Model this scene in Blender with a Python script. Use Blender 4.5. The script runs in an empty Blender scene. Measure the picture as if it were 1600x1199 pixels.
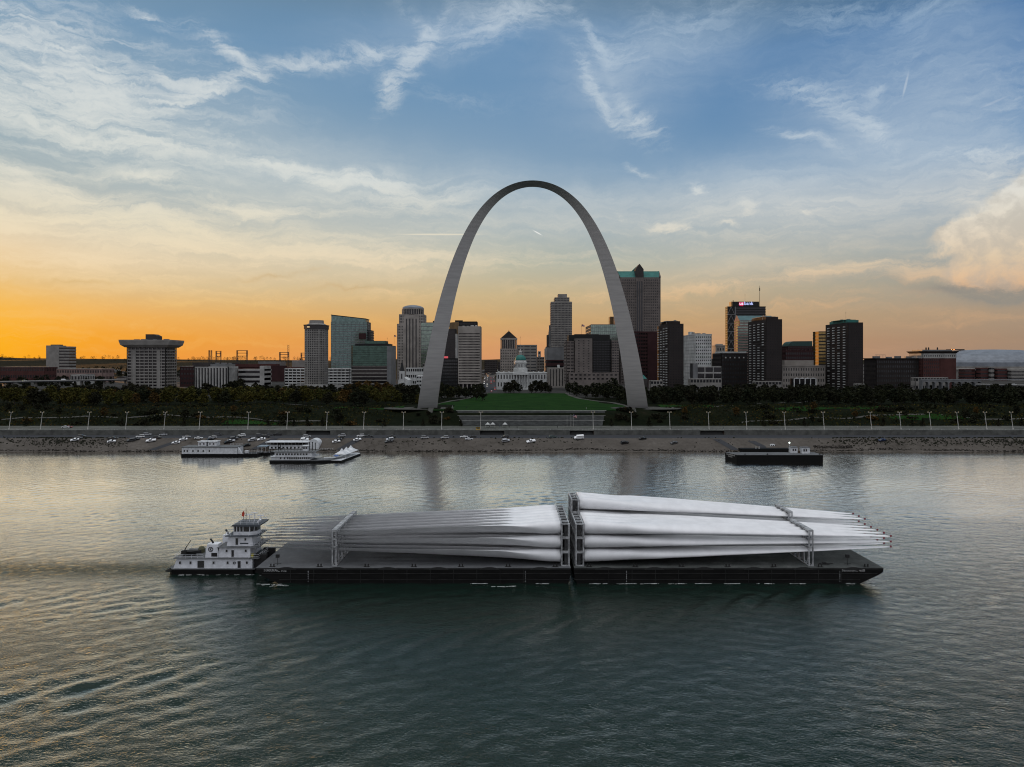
import bpy, bmesh, math, random
import numpy as np
from mathutils import Vector, Matrix
R = math.radians
sc = bpy.context.scene
COL = sc.collection

# ------------------------------------------------------------------ camera
F, HZ, CX, CAMZ = 1109.0, 566.0, 800.0, 58.0      # focal length in photo pixels, horizon row, centre column, height over the river
def X(px, d): return (px - CX) * d / F
def Z(py, d): return CAMZ - (py - HZ) * d / F
def DEP(py, z): return (CAMZ - z) * F / (py - HZ)
cam = bpy.data.cameras.new('camera'); camo = bpy.data.objects.new('camera', cam); COL.objects.link(camo)
camo.location = (0, 0, CAMZ); camo.rotation_euler = (R(90), 0, 0)
cam.sensor_width = 36.0; cam.lens = 36.0 * F / 1600.0
cam.shift_y = -(599.5 - HZ) / 1600.0
cam.clip_start = 0.5; cam.clip_end = 60000
sc.camera = camo
sc.render.engine = 'CYCLES'
sc.cycles.use_denoising = True; sc.cycles.denoiser = 'OPENIMAGEDENOISE'; sc.cycles.denoising_input_passes = 'RGB_ALBEDO_NORMAL'; sc.cycles.denoising_prefilter = 'ACCURATE'; sc.cycles.use_adaptive_sampling = False; sc.cycles.pixel_filter_type = 'BLACKMAN_HARRIS'; sc.cycles.filter_width = 1.1
sc.cycles.max_bounces = 6; sc.cycles.diffuse_bounces = 1; sc.cycles.glossy_bounces = 4
sc.cycles.transparent_max_bounces = 4; sc.cycles.caustics_reflective = False; sc.cycles.caustics_refractive = False
sc.cycles.sample_clamp_indirect = 4.0
sc.view_settings.view_transform = 'Standard'; sc.view_settings.look = 'None'
sc.view_settings.exposure = 0.0; sc.view_settings.gamma = 1.0

# ------------------------------------------------------------------ node helpers
def lin(c):
    return tuple(((v / 255.0) / 12.92 if v / 255.0 <= 0.04045 else ((v / 255.0 + 0.055) / 1.055) ** 2.4) for v in c)
class G:
    """small wrapper: builds math nodes from python expressions"""
    def __init__(s, nt): s.nt = nt
    def node(s, t, **kw):
        n = s.nt.nodes.new(t)
        for k, v in kw.items(): setattr(n, k, v)
        return n
    def put(s, sock, v):
        if isinstance(v, bpy.types.NodeSocket): s.nt.links.new(v, sock)
        else: sock.default_value = v
    def m(s, op, a, b=None, c=None, clamp=False):
        n = s.node('ShaderNodeMath', operation=op, use_clamp=clamp)
        s.put(n.inputs[0], a)
        if b is not None: s.put(n.inputs[1], b)
        if c is not None: s.put(n.inputs[2], c)
        return n.outputs[0]
    def vm(s, op, a, b=None, scale=None, out=0):
        n = s.node('ShaderNodeVectorMath', operation=op)
        s.put(n.inputs[0], a)
        if b is not None: s.put(n.inputs[1], b)
        if scale is not None: s.put(n.inputs['Scale'], scale)
        return n.outputs[out]
    def sm(s, x, lo, hi):
        n = s.node('ShaderNodeMapRange', interpolation_type='SMOOTHSTEP')
        s.put(n.inputs[0], x); n.inputs[1].default_value = lo; n.inputs[2].default_value = hi
        return n.outputs[0]
    def mr(s, x, lo, hi, a=0.0, b=1.0):
        n = s.node('ShaderNodeMapRange'); n.clamp = True
        s.put(n.inputs[0], x)
        for i, v in enumerate((lo, hi, a, b)): n.inputs[i + 1].default_value = v
        return n.outputs[0]
    def mix(s, f, a, b, blend='MIX'):
        n = s.node('ShaderNodeMix', data_type='RGBA', blend_type=blend)
        s.put(n.inputs[0], f); s.put(n.inputs[6], a if not isinstance(a, tuple) else (*a[:3], 1)); s.put(n.inputs[7], b if not isinstance(b, tuple) else (*b[:3], 1))
        return n.outputs[2]
    def mapping(s, v, loc=(0, 0, 0), rot=0.0, scale=(1, 1, 1), kind='POINT'):
        n = s.node('ShaderNodeMapping', vector_type=kind)
        s.put(n.inputs[0], v); n.inputs[1].default_value = loc; n.inputs[2].default_value = (0, 0, rot); n.inputs[3].default_value = scale
        return n.outputs[0]
    def noise(s, v, scale, detail=4.0, rough=0.55, dist=0.0, color=False, dim='3D'):
        n = s.node('ShaderNodeTexNoise', noise_dimensions=dim)
        s.put(n.inputs['Vector'], v); n.inputs['Scale'].default_value = scale; n.inputs['Detail'].default_value = detail
        n.inputs['Roughness'].default_value = rough; n.inputs['Distortion'].default_value = dist
        return n.outputs['Color' if color else 'Fac']
    def ramp(s, f, stops, interp='LINEAR'):
        n = s.node('ShaderNodeValToRGB'); r = n.color_ramp; r.interpolation = interp
        s.put(n.inputs[0], f)
        while len(r.elements) > 1: r.elements.remove(r.elements[-1])
        r.elements[0].position = stops[0][0]; r.elements[0].color = (*stops[0][1], 1)
        for p, c in stops[1:]:
            e = r.elements.new(p); e.color = (*c, 1)
        return n.outputs[0]

# ------------------------------------------------------------------ sky
SUN_AZ, SUN_EL = -38.5, 1.15                      # degrees: left of the picture, just over the horizon
w = bpy.data.worlds.new('World'); sc.world = w; w.use_nodes = True
nt = w.node_tree; nt.nodes.clear(); g = G(nt)
d = g.vm('NORMALIZE', g.node('ShaderNodeTexCoord').outputs['Generated'])
sep = g.node('ShaderNodeSeparateXYZ'); g.put(sep.inputs[0], d)
dx, dy, dz = sep.outputs
az = g.m('MULTIPLY', g.m('ARCTAN2', dx, dy), 180 / math.pi)
el = g.m('MULTIPLY', g.m('ARCSINE', g.m('MINIMUM', g.m('MAXIMUM', dz, -1.0), 1.0)), 180 / math.pi)
def AE(px, py):
    a = math.atan2(px - CX, F); e = math.atan2(HZ - py, F / math.cos(a)); return math.degrees(a), math.degrees(e)
elf = g.m('POWER', g.m('MULTIPLY', g.m('MAXIMUM', el, 0.0), 1 / 90.0, clamp=True), 0.5)
def elramp(stops): return g.ramp(elf, [(math.sqrt(max(e, 0) / 90.0), lin(c)) for e, c in stops])
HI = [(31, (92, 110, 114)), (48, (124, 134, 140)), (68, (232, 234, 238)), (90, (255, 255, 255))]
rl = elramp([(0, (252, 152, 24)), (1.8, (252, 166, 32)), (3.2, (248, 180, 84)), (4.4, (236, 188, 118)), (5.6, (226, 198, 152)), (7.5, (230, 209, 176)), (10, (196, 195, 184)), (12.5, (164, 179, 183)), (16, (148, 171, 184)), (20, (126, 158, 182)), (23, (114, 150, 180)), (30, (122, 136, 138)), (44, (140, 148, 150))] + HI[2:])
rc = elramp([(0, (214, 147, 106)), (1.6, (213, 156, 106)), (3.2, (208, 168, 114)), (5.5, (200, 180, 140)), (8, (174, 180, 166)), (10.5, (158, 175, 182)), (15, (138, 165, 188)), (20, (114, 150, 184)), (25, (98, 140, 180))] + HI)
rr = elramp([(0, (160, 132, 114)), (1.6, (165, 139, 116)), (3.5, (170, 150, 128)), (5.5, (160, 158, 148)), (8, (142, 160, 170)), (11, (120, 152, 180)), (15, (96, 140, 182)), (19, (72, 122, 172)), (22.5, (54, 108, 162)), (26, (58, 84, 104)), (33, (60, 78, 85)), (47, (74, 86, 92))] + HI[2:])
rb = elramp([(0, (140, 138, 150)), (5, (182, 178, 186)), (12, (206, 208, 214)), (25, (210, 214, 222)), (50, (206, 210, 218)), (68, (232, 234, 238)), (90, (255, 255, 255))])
aaz = g.m('ABSOLUTE', az)
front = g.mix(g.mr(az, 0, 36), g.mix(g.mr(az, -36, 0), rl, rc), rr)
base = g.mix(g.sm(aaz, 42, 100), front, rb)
# glow round the sun
vsun = Vector((math.sin(R(SUN_AZ)) * math.cos(R(SUN_EL)), math.cos(R(SUN_AZ)) * math.cos(R(SUN_EL)), math.sin(R(SUN_EL))))
dot = g.vm('DOT_PRODUCT', d, tuple(vsun), out=1)
ang = g.m('MULTIPLY', g.m('ARCCOSINE', g.m('MINIMUM', dot, 1.0)), 180 / math.pi)
glow = g.m('POWER', 2.718, g.m('MULTIPLY', g.m('MULTIPLY', ang, ang), -1 / (2 * 4.2 ** 2)))
base = g.mix(g.m('MULTIPLY', glow, 0.55), base, lin((255, 192, 40)))
# clouds: streaks in direction space, frayed by noise
cmb = g.node('ShaderNodeCombineXYZ'); g.put(cmb.inputs[0], az); g.put(cmb.inputs[1], el); ae = cmb.outputs[0]
wl = g.vm('SCALE', g.vm('SUBTRACT', g.noise(ae, 0.16, 2, 0.5, color=True), (0.5, 0.5, 0.5)), scale=2.6)
wf = g.vm('SCALE', g.vm('SUBTRACT', g.noise(ae, 0.6, 5, 0.62, color=True), (0.5, 0.5, 0.5)), scale=1.3)
aew = g.vm('ADD', ae, g.vm('ADD', wl, wf))
def streaks(lst):
    acc = None
    for px, py, L, W, ang_, amp in lst:
        a, e = AE(px, py); k = 45.0 / F * 1.05                     # px -> degrees
        v = g.mapping(aew, (a, e, 0), R(ang_), (L * k * 1.7, W * k * 1.7, 1000), 'TEXTURE')
        gr = g.node('ShaderNodeTexGradient', gradient_type='QUADRATIC_SPHERE'); g.put(gr.inputs[0], v)
        acc = g.m('MULTIPLY_ADD', gr.outputs['Fac'], amp * 1.6, acc if acc is not None else 0.0)
    return acc
fam_a = streaks([(70, 120, 300, 120, -8, .95), (150, 205, 170, 22, -6, .8), (335, 138, 130, 15, 24, .95), (365, 88, 80, 14, -32, .8), (290, 125, 110, 9, -6, .5), (235, 14, 60, 10, -16, .5),
                 (60, 60, 140, 30, -20, .5)])
fam_b = streaks([(480, 100, 121.0, 14.0, 8, .85), (592, 77, 77.0, 15.4, 9, .95), (790, 34, 126.5, 36.4, 14, 1.0), (655, 80, 99.0, 21.0, 54, 1.15), (612, 135, 33.0, 19.6, -72, .9), (1080, 28, 176.0, 47.6, 10, .42), (640, 20, 66.0, 11.2, -35, .35), (15, 265, 88.0, 11.2, -6, .6),
                 (925, 60, 60.5, 16.8, -48, .8), (965, 82, 77.0, 28.0, -8, .4), (920, 120, 66.0, 14.0, -50, .8), (950, 165, 82.5, 16.8, -42, .8), (995, 175, 66.0, 18.2, -48, .85), (1010, 200, 55.0, 28.0, -30, .3),
                 (1255, 138, 99.0, 16.8, -14, .6), (1320, 178, 88.0, 22.4, -32, .75), (1370, 205, 55.0, 19.6, -60, .45), (1260, 218, 71.5, 11.2, -20, .75), (1300, 28, 77.0, 30.8, -8, .5), (1440, 20, 88.0, 28.0, -8, .4), (1420, 110, 143.0, 84.0, -20, .25), (1370, 145, 22.0, 11.2, 20, .6), (1580, 150, 66.0, 84.0, 0, .25),
                 (1545, 235, 88.0, 12.6, -6, 1.1), (1560, 262, 88.0, 12.6, -4, .7), (1535, 292, 66.0, 12.6, 10, .6), (1530, 312, 55.0, 11.2, 0, .7), (720, 150, 132.0, 14.0, -5, .2)])
fam_c = streaks([(470, 262, 200, 16, -9, .85), (590, 285, 200, 20, -5, .7), (90, 300, 240, 34, -9, .95), (230, 272, 100, 16, -4, .75), (400, 328, 130, 20, -3, .9), (280, 372, 380, 34, -2, .8), (640, 320, 170, 24, 0, .5),
                 (560, 405, 260, 20, -2, .7), (120, 415, 260, 30, -4, .7), (90, 350, 220, 26, -6, .7), (600, 452, 120, 10, -1, .5), (200, 455, 240, 12, 0, .35), (420, 470, 260, 10, 1, .3),
                 (1180, 442, 260, 14, 5, .85), (1310, 424, 130, 8, 3, .6), (980, 466, 150, 12, 3, .5), (1240, 480, 300, 14, 2, .35), (1440, 430, 120, 20, -6, .95), (1250, 330, 260, 40, 0, .2), (870, 400, 180, 14, 2, .25), (1560, 500, 200, 16, 0, .3),
                 (1056, 354, 42, 11, -14, 1.3), (1166, 328, 22, 9, 6, 1.2), (1132, 352, 18, 8, 0, 1.0), (1092, 294, 18, 8, -38, 1.0), (995, 258, 26, 8, -30, .6), (1255, 338, 14, 6, 0, .5), (965, 332, 16, 8, -38, .35)])
fam_d = streaks([(1605, 352, 112, 62, 20, 1.3), (1550, 388, 70, 42, 0, .9), (1500, 358, 60, 16, 8, 1.0), (1620, 300, 70, 50, 40, 1.0), (1585, 420, 80, 30, 0, .9), (1540, 440, 55, 16, -10, .7)])
fam_e = streaks([(1590, 462, 110, 22, -3, 1.0), (1500, 452, 120, 14, -6, .7), (560, 448, 160, 7, 4, .45), (430, 430, 120, 6, 5, .4), (120, 440, 90, 5, 3, .4)])       # grey cloud bellies
na = g.noise(g.mapping(aew, rot=R(14), scale=(0.17, 1.25, 1)), 1.0, 9, 0.66, 0.5)
nb = g.noise(g.mapping(aew, rot=R(-38), scale=(0.5, 2.0, 1)), 1.0, 9, 0.68, 0.6)
nb2 = g.noise(g.mapping(aew, rot=R(28), scale=(0.3, 1.7, 1)), 1.0, 9, 0.68, 0.5)
nc = g.noise(g.mapping(aew, rot=R(5), scale=(0.12, 1.2, 1)), 1.0, 9, 0.66, 0.4)
nd = g.noise(aew, 0.55, 9, 0.62, 0.3)
def dens(mask, n, lo, hi, k=0.16):
    mk = g.m('MINIMUM', mask, 1.15)
    return g.m('MULTIPLY', g.m('POWER', mk, 0.85), g.sm(g.m('MULTIPLY_ADD', mk, k, n), lo, hi))
da = dens(fam_a, na, 0.43, 0.80, 0.12); db = g.m('MULTIPLY', dens(fam_b, g.m('MULTIPLY_ADD', nb, 0.5, g.m('MULTIPLY', nb2, 0.5)), 0.42, 0.76, 0.10), 0.85); dc = dens(fam_c, nc, 0.40, 0.84, 0.14)
dd = g.sm(g.m('MULTIPLY_ADD', g.m('SUBTRACT', nd, 0.5), 1.7, fam_d), 0.26, 0.95)
de = g.m('MULTIPLY', dens(fam_e, nc, 0.35, 0.8), 0.8)
soft = g.m('MULTIPLY', streaks([(1250, 315, 330, 80, 0, .60), (1500, 150, 160, 130, 0, .26), (1350, 200, 170, 80, -20, .28), (520, 290, 420, 85, -5, .36), (120, 110, 330, 120, -5, .12), (200, 370, 520, 90, 0, .30), (1060, 60, 260, 90, 5, .26), (960, 130, 120, 90, 0, .24),
                 (720, 40, 260, 60, 10, .2), (900, 330, 260, 70, 0, .2), (1550, 310, 160, 130, 0, .14), (1440, 60, 200, 70, 0, .2), (620, 410, 300, 50, 0, .3), (1150, 420, 320, 50, 3, .34)]), g.mr(nc, 0.3, 0.7, 0.55, 1.1))
# thin veil of cirrus everywhere low in the west
veil = g.m('MULTIPLY', g.sm(nc, 0.45, 0.8), g.m('MULTIPLY', g.sm(el, 17, 4), g.mr(az, -40, 30, 0.42, 0.16)))
ccol_l = elramp([(0, (255, 178, 60)), (4, (246, 200, 122)), (7, (245, 222, 184)), (10, (240, 228, 200)), (14, (232, 232, 222)), (24, (222, 228, 230)), (90, (200, 205, 215))])
ccol_r = elramp([(0, (214, 158, 120)), (3, (214, 170, 128)), (5, (228, 184, 142)), (7, (228, 204, 172)), (10, (232, 224, 208)), (14, (214, 222, 226)), (24, (168, 192, 214)), (90, (180, 188, 200))])
ccol = g.mix(g.mr(az, -25, 28), ccol_l, ccol_r)
csum = g.m('ADD', g.m('ADD', g.m('ADD', da, db), g.m('ADD', dc, veil)), soft)
cd = g.m('MULTIPLY', g.m('SUBTRACT', 1.0, g.m('POWER', 2.718, g.m('MULTIPLY', csum, -1.35))), 0.95)
sky = g.mix(cd, base, ccol)
bump_l = g.noise(g.vm('ADD', aew, (0.5, -0.9, 0)), 0.55, 5, 0.6)            # puffs: lit upper edges, warm bellies
puff = g.mix(g.sm(bump_l, 0.35, 0.66), ccol, g.mix(0.55, ccol, lin((176, 172, 164))))
sky = g.mix(g.m('MULTIPLY', dd, 0.95), sky, puff)
sky = g.mix(de, sky, g.mix(g.mr(az, -30, 25), lin((206, 168, 104)), lin((146, 142, 134))))
# aircraft trails, high up
def trail(x0, y0, x1, y1, wdt, amp, col):
    global sky
    a0, e0 = AE(x0, y0); a1, e1 = AE(x1, y1); L = math.hypot(a1 - a0, e1 - e0)
    v = g.mapping(ae, ((a0 + a1) / 2, (e0 + e1) / 2, 0), math.atan2(e1 - e0, a1 - a0), (L * 0.55, wdt, 1000), 'TEXTURE')
    gr = g.node('ShaderNodeTexGradient', gradient_type='QUADRATIC_SPHERE'); g.put(gr.inputs[0], v)
    sky = g.mix(g.m('MULTIPLY', g.m('MULTIPLY', gr.outputs['Fac'], 3.0, clamp=True), amp), sky, lin(col))
trail(600, 366, 770, 366, .10, .55, (244, 232, 206)); trail(831, 359, 849, 369, .07, .8, (240, 240, 236)); trail(1421, 108, 1409, 158, .12, .4, (200, 210, 220)); trail(1525, 172, 1580, 148, .12, .3, (190, 200, 214))
# physical sky adds its share of the twilight light
ns = g.node('ShaderNodeTexSky', sky_type='NISHITA'); ns.sun_disc = False; ns.sun_elevation = R(SUN_EL); ns.sun_rotation = R(SUN_AZ); ns.altitude = 150; ns.dust_density = 2.0
nis = g.vm('SCALE', ns.outputs[0], scale=0.0012)
sky = g.vm('ADD', g.vm('SCALE', sky, scale=g.m('MULTIPLY_ADD', g.sm(el, 52, 72), 1.15, 0.97)), nis)      # overhead sky brightened out of view, added to light the upward faces
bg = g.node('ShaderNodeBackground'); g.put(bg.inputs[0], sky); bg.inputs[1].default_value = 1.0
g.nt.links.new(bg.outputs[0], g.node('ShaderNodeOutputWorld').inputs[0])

# ------------------------------------------------------------------ sun
sl = bpy.data.lights.new('sun', 'SUN'); so = bpy.data.objects.new('sun', sl); COL.objects.link(so)
sl.energy = 3.2; sl.angle = R(0.6); sl.color = (1.0, 0.48, 0.16)
so.location = (-300, 300, 200); so.rotation_euler = (-vsun).to_track_quat('-Z', 'Y').to_euler()

# ------------------------------------------------------------------ tags and mesh builder
def tag(o, label=None, cat=None, group=None, kind=None):
    if label: o['label'] = label
    if cat: o['category'] = cat
    if group: o['group'] = group
    if kind: o['kind'] = kind
    return o
def empty(name, loc, label=None, cat=None, group=None, rz=0.0):
    o = bpy.data.objects.new(name, None); COL.objects.link(o); o.location = loc; o.rotation_euler = (0, 0, rz)
    o.empty_display_size = 0.5
    return tag(o, label, cat, group)
def link(name, me, parent=None, loc=(0, 0, 0), rz=0.0):
    o = bpy.data.objects.new(name, me); COL.objects.link(o); o.parent = parent; o.location = loc; o.rotation_euler = (0, 0, rz); return o
def copy_tree(o, parent=None):
    c = o.copy(); COL.objects.link(c); c.parent = parent
    for ch in o.children: copy_tree(ch, c)
    return c
class MB:
    def __init__(s): s.v = []; s.f = []; s.mi = []; s.cur = 0
    def face(s, idx): s.f.append(tuple(idx)); s.mi.append(s.cur)
    def pts(s, ps):
        n = len(s.v); s.v.extend([tuple(p) for p in ps]); return list(range(n, n + len(ps)))
    def quad(s, *ps): s.face(s.pts(ps))
    def box(s, x0, x1, y0, y1, z0, z1, bottom=True):
        i = s.pts([(x0, y0, z0), (x1, y0, z0), (x1, y1, z0), (x0, y1, z0), (x0, y0, z1), (x1, y0, z1), (x1, y1, z1), (x0, y1, z1)])
        for q in ((4, 5, 6, 7), (0, 1, 5, 4), (1, 2, 6, 5), (2, 3, 7, 6), (3, 0, 4, 7)): s.face([i[k] for k in q])
        if bottom: s.face([i[k] for k in (3, 2, 1, 0)])
        return s
    def prism(s, poly, z0, z1):
        """vertical prism over an (x, y) outline, anticlockwise"""
        n = len(poly); a = s.pts([(x, y, z0) for x, y in poly]); b = s.pts([(x, y, z1) for x, y in poly])
        s.face(b); s.face(a[::-1])
        for k in range(n): s.face((a[k], a[(k + 1) % n], b[(k + 1) % n], b[k]))
        return s
    def prism_y(s, poly, y0, y1):
        """outline in (x, z), anticlockwise seen from -y, extruded along y"""
        n = len(poly); a = s.pts([(x, y0, z) for x, z in poly]); b = s.pts([(x, y1, z) for x, z in poly])
        s.face(a); s.face(b[::-1])
        for k in range(n): s.face((a[(k + 1) % n], a[k], b[k], b[(k + 1) % n]))
        return s
    def rings(s, rings, cap=True, closed=True):
        ids = [s.pts(r) for r in rings]; n = len(ids[0])
        for a, b in zip(ids, ids[1:]):
            for k in range(n if closed else n - 1): s.face((a[k], a[(k + 1) % n], b[(k + 1) % n], b[k]))
        if cap: s.face(ids[0][::-1]); s.face(ids[-1])
        return s
    def tube(s, p0, p1, r0, r1=None, n=8):
        r1 = r0 if r1 is None else r1
        p0 = Vector(p0); p1 = Vector(p1); d = (p1 - p0).normalized()
        u = d.orthogonal().normalized(); v = d.cross(u)
        s.rings([[p + r * (math.cos(t) * u + math.sin(t) * v) for t in [2 * math.pi * k / n for k in range(n)]] for p, r in ((p0, r0), (p1, r1))])
        return s
    def lathe(s, c, prof, n=20, a0=0.0, flat=1.0):
        """profile of (radius, z) round a vertical axis at c"""
        s.rings([[(c[0] + r * math.cos(a0 + 2 * math.pi * k / n), c[1] + flat * r * math.sin(a0 + 2 * math.pi * k / n), c[2] + z) for k in range(n)] for r, z in prof])
        return s
    def mesh(s, name, mats, smooth=False):
        me = bpy.data.meshes.new(name); me.from_pydata(s.v, [], s.f)
        if not isinstance(mats, (list, tuple)): mats = [mats]
        for m_ in mats: me.materials.append(m_)
        if len(mats) > 1: me.polygons.foreach_set('material_index', s.mi)
        if smooth: me.polygons.foreach_set('use_smooth', [True] * len(s.f))
        me.update(); return me
    def build(s, name, mats, parent=None, loc=(0, 0, 0), rz=0.0, smooth=False):
        return link(name, s.mesh(name, mats, smooth), parent, loc, rz)

# ------------------------------------------------------------------ materials
_M = {}
def mat(name, col, rough=0.7, metal=0.0, var=0.12, scale=0.4, spec=0.5, emit=None, estr=0.0, col2=None, bump=0.0, stretch=(1, 1, 1), detail=5):
    if name in _M: return _M[name]
    m_ = bpy.data.materials.new(name); m_.use_nodes = True; t = m_.node_tree; gg = G(t)
    b = t.nodes['Principled BSDF']; b.inputs['Roughness'].default_value = rough; b.inputs['Metallic'].default_value = metal
    b.inputs['Specular IOR Level'].default_value = spec
    pos = gg.node('ShaderNodeNewGeometry').outputs['Position']
    if stretch != (1, 1, 1): pos = gg.mapping(pos, scale=stretch)
    n = gg.noise(pos, scale, detail, 0.6)
    c2 = col2 if col2 else tuple(c * (1 - 2.2 * var) for c in col)
    c1 = col if col2 else tuple(min(1, c * (1 + var)) for c in col)
    gg.put(b.inputs['Base Color'], gg.mix(gg.sm(n, 0.32, 0.68), c2, c1))
    if bump:
        bn = gg.node('ShaderNodeBump'); bn.inputs['Distance'].default_value = bump; gg.put(bn.inputs['Height'], n); gg.put(b.inputs['Normal'], bn.outputs[0])
    if emit:
        b.inputs['Emission Color'].default_value = (*emit, 1); b.inputs['Emission Strength'].default_value = estr
    _M[name] = m_; return m_
def glass(name, col, rough=0.12, metal=0.55, var=0.13, scale=0.25):
    """window glass: dark, mirror-like, every sheet a little different"""
    if name in _M: return _M[name]
    m_ = mat(name, col, rough, metal, var, scale, 0.6)
    t = m_.node_tree; gg = G(t); b = t.nodes['Principled BSDF']
    pos = gg.node('ShaderNodeNewGeometry').outputs['Position']
    bn = gg.node('ShaderNodeBump'); bn.inputs['Distance'].default_value = 0.05; bn.inputs['Strength'].default_value = 0.5
    gg.put(bn.inputs['Height'], gg.noise(pos, 0.5, 2)); gg.put(b.inputs['Normal'], bn.outputs[0])
    return m_

# ------------------------------------------------------------------ river
def river():
    def axis(fine0, fine1, step, lo, hi, grow=1.25):
        a = list(np.arange(fine0, fine1 + 1e-6, step)); s_ = step
        while a[-1] < hi: s_ *= grow; a.append(min(hi, a[-1] + s_))
        s_ = step
        while a[0] > lo: s_ *= grow; a.insert(0, max(lo, a[0] - s_))
        return np.array(a)
    xs = axis(-230, 230, 0.75, -4000, 4000); ys = axis(72, 262, 0.62, -1500, 466, 1.018)
    Xg, Yg = np.meshgrid(xs, ys)
    rng = np.random.default_rng(5)
    z = np.zeros_like(Xg)
    near = np.clip(1.4 - np.hypot(np.maximum(0, np.abs(Xg) - 220), np.maximum(0, np.abs(Yg - 167) - 95)) / 60, 0, 1)
    for k in range(46):                                        # wind chop
        lam = 2.6 * (7.5 / 2.6) ** rng.random(); th = rng.normal(math.radians(110), 0.75); kk = 2 * math.pi / lam
        z += 0.0055 * (lam / 4) ** 1.0 * np.sin(kk * (Xg * math.cos(th) + Yg * math.sin(th)) + rng.random() * 6.28)
    patch = np.zeros_like(z)
    for k in range(10):
        lam = 40 + 90 * rng.random(); th = rng.random() * 6.28; kk = 6.28 / lam
        patch += np.sin(kk * (Xg * math.cos(th) + 1.6 * Yg * math.sin(th)) + rng.random() * 6.28) / 10
    z *= (1 + 1.3 * patch)
    # wake of the tow, travelling towards +x: bow at (97, 189), stern of the tug at (-92, 197)
    def kelvin(x0, y0, amp, v2, soft, side):
        k0 = 9.81 / v2; lx = x0 - Xg; ly = Yg - y0
        ok = (lx > 0) & (near > 0)
        e = np.zeros_like(z); lxv = lx[ok]; lyv = ly[ok]; acc = np.zeros_like(lxv)
        for th in np.linspace(-1.12, 1.12, 170):
            a = math.exp(-((abs(th) - 0.66) / 0.22) ** 2) + 0.15 * math.exp(-(th / 0.3) ** 2)
            acc += a * np.cos(k0 / math.cos(th) ** 2 * (lxv * math.cos(th) + lyv * math.sin(th)))
        r = np.hypot(lxv, lyv) + soft
        sd = np.where(lyv < 0, 1.0, side)
        e[ok] = amp * acc / np.sqrt(r) * np.clip(lxv / 30, 0, 1) * sd
        return e
    z += near * ((0.75 + 1.2 * patch) * kelvin(97, 186, 0.085, 15.0, 25, 0.6) + kelvin(-70, 190, 0.020, 13.0, 20, 0.8))
    env = near * np.clip((30 - Xg) / 90, 0, 1) * np.clip((184 - Yg) / 12, 0, 1) * np.clip((Yg - 84) / 40, 0.25, 1)
    for k in range(16):                                        # older wash running obliquely towards the camera side
        lam = 3.6 + 4.5 * rng.random(); th = rng.normal(math.radians(118), 0.16); kk = 2 * math.pi / lam
        z += env * (1 + 1.5 * patch) * 0.0115 * lam / 5 * np.sin(kk * (Xg * math.cos(th) + Yg * math.sin(th)) + 1.5 * np.sin(Xg * 0.05 + k) + rng.random() * 6.28)
    # churned water behind the tug
    wash = np.exp(-((Yg - (199 + 0.02 * (Xg + 90))) / (6 + 0.03 * np.maximum(0, -90 - Xg))) ** 2) * np.clip((-86 - Xg) / 8, 0, 1) * np.exp(np.minimum(0, Xg + 90) / 260)
    for k in range(14):
        lam = 1.8 + 2.5 * rng.random(); th = rng.random() * 6.28; kk = 6.28 / lam
        z += wash * 0.02 * np.sin(kk * (Xg * math.cos(th) + Yg * math.sin(th)) + rng.random() * 6.28)
    # lee of the hull: smoother water on the camera side
    ny, nx = Xg.shape
    me = bpy.data.meshes.new('river'); me.vertices.add(nx * ny)
    me.vertices.foreach_set('co', np.stack([Xg, Yg, z], -1).astype(np.float32).ravel())
    idx = (np.arange(ny - 1)[:, None] * nx + np.arange(nx - 1)[None]).ravel()
    q = np.stack([idx, idx + 1, idx + nx + 1, idx + nx], -1).astype(np.int32)
    me.loops.add(q.size); me.loops.foreach_set('vertex_index', q.ravel())
    me.polygons.add(len(q)); me.polygons.foreach_set('loop_start', np.arange(0, q.size, 4, dtype=np.int32))
    me.polygons.foreach_set('use_smooth', np.ones(len(q), bool))
    me.update()
    at = me.attributes.new('wash', 'FLOAT', 'POINT'); at.data.foreach_set('value', wash.astype(np.float32).ravel())
    m_ = bpy.data.materials.new('river_water'); m_.use_nodes = True; t = m_.node_tree; gg = G(t); b = t.nodes['Principled BSDF']
    pos = gg.node('ShaderNodeNewGeometry').outputs['Position']
    silt = gg.noise(gg.mapping(pos, scale=(0.4, 1, 1)), 0.03, 4)
    body = gg.mix(silt, (0.0055, 0.0165, 0.012), (0.0075, 0.021, 0.0155))
    wa = gg.node('ShaderNodeAttribute', attribute_name='wash').outputs['Fac']
    n1 = gg.noise(gg.mapping(pos, rot=0.35, scale=(0.6, 1, 1)), 0.5, 3, 0.55); n2 = gg.noise(gg.mapping(pos, rot=-0.2, scale=(0.7, 1, 1)), 1.15, 4, 0.58); n2 = gg.m('SUBTRACT', 1.0, gg.m('ABSOLUTE', gg.m('MULTIPLY_ADD', n2, 2.0, -1.0)))
    gust = gg.mr(gg.noise(gg.mapping(pos, scale=(0.5, 1, 1)), 0.018, 3), 0.35, 0.65, 0.7, 1.25)
    spx = gg.node('ShaderNodeSeparateXYZ'); gg.put(spx.inputs[0], pos); calm = gg.mr(spx.outputs[1], 105, 300, 1.55, 0.42)     # sheltered towards the far bank
    h = gg.m('MULTIPLY', gg.m('ADD', gg.m('MULTIPLY', n1, 0.20), gg.m('MULTIPLY', n2, 0.105)), gg.m('MULTIPLY', gg.m('ADD', gust, gg.m('MULTIPLY', wa, 1.6)), calm))
    bn = gg.node('ShaderNodeBump'); bn.inputs['Distance'].default_value = 1.0; bn.inputs['Strength'].default_value = 1.0
    gg.put(bn.inputs['Height'], h)
    t.nodes.remove(b)
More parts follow.
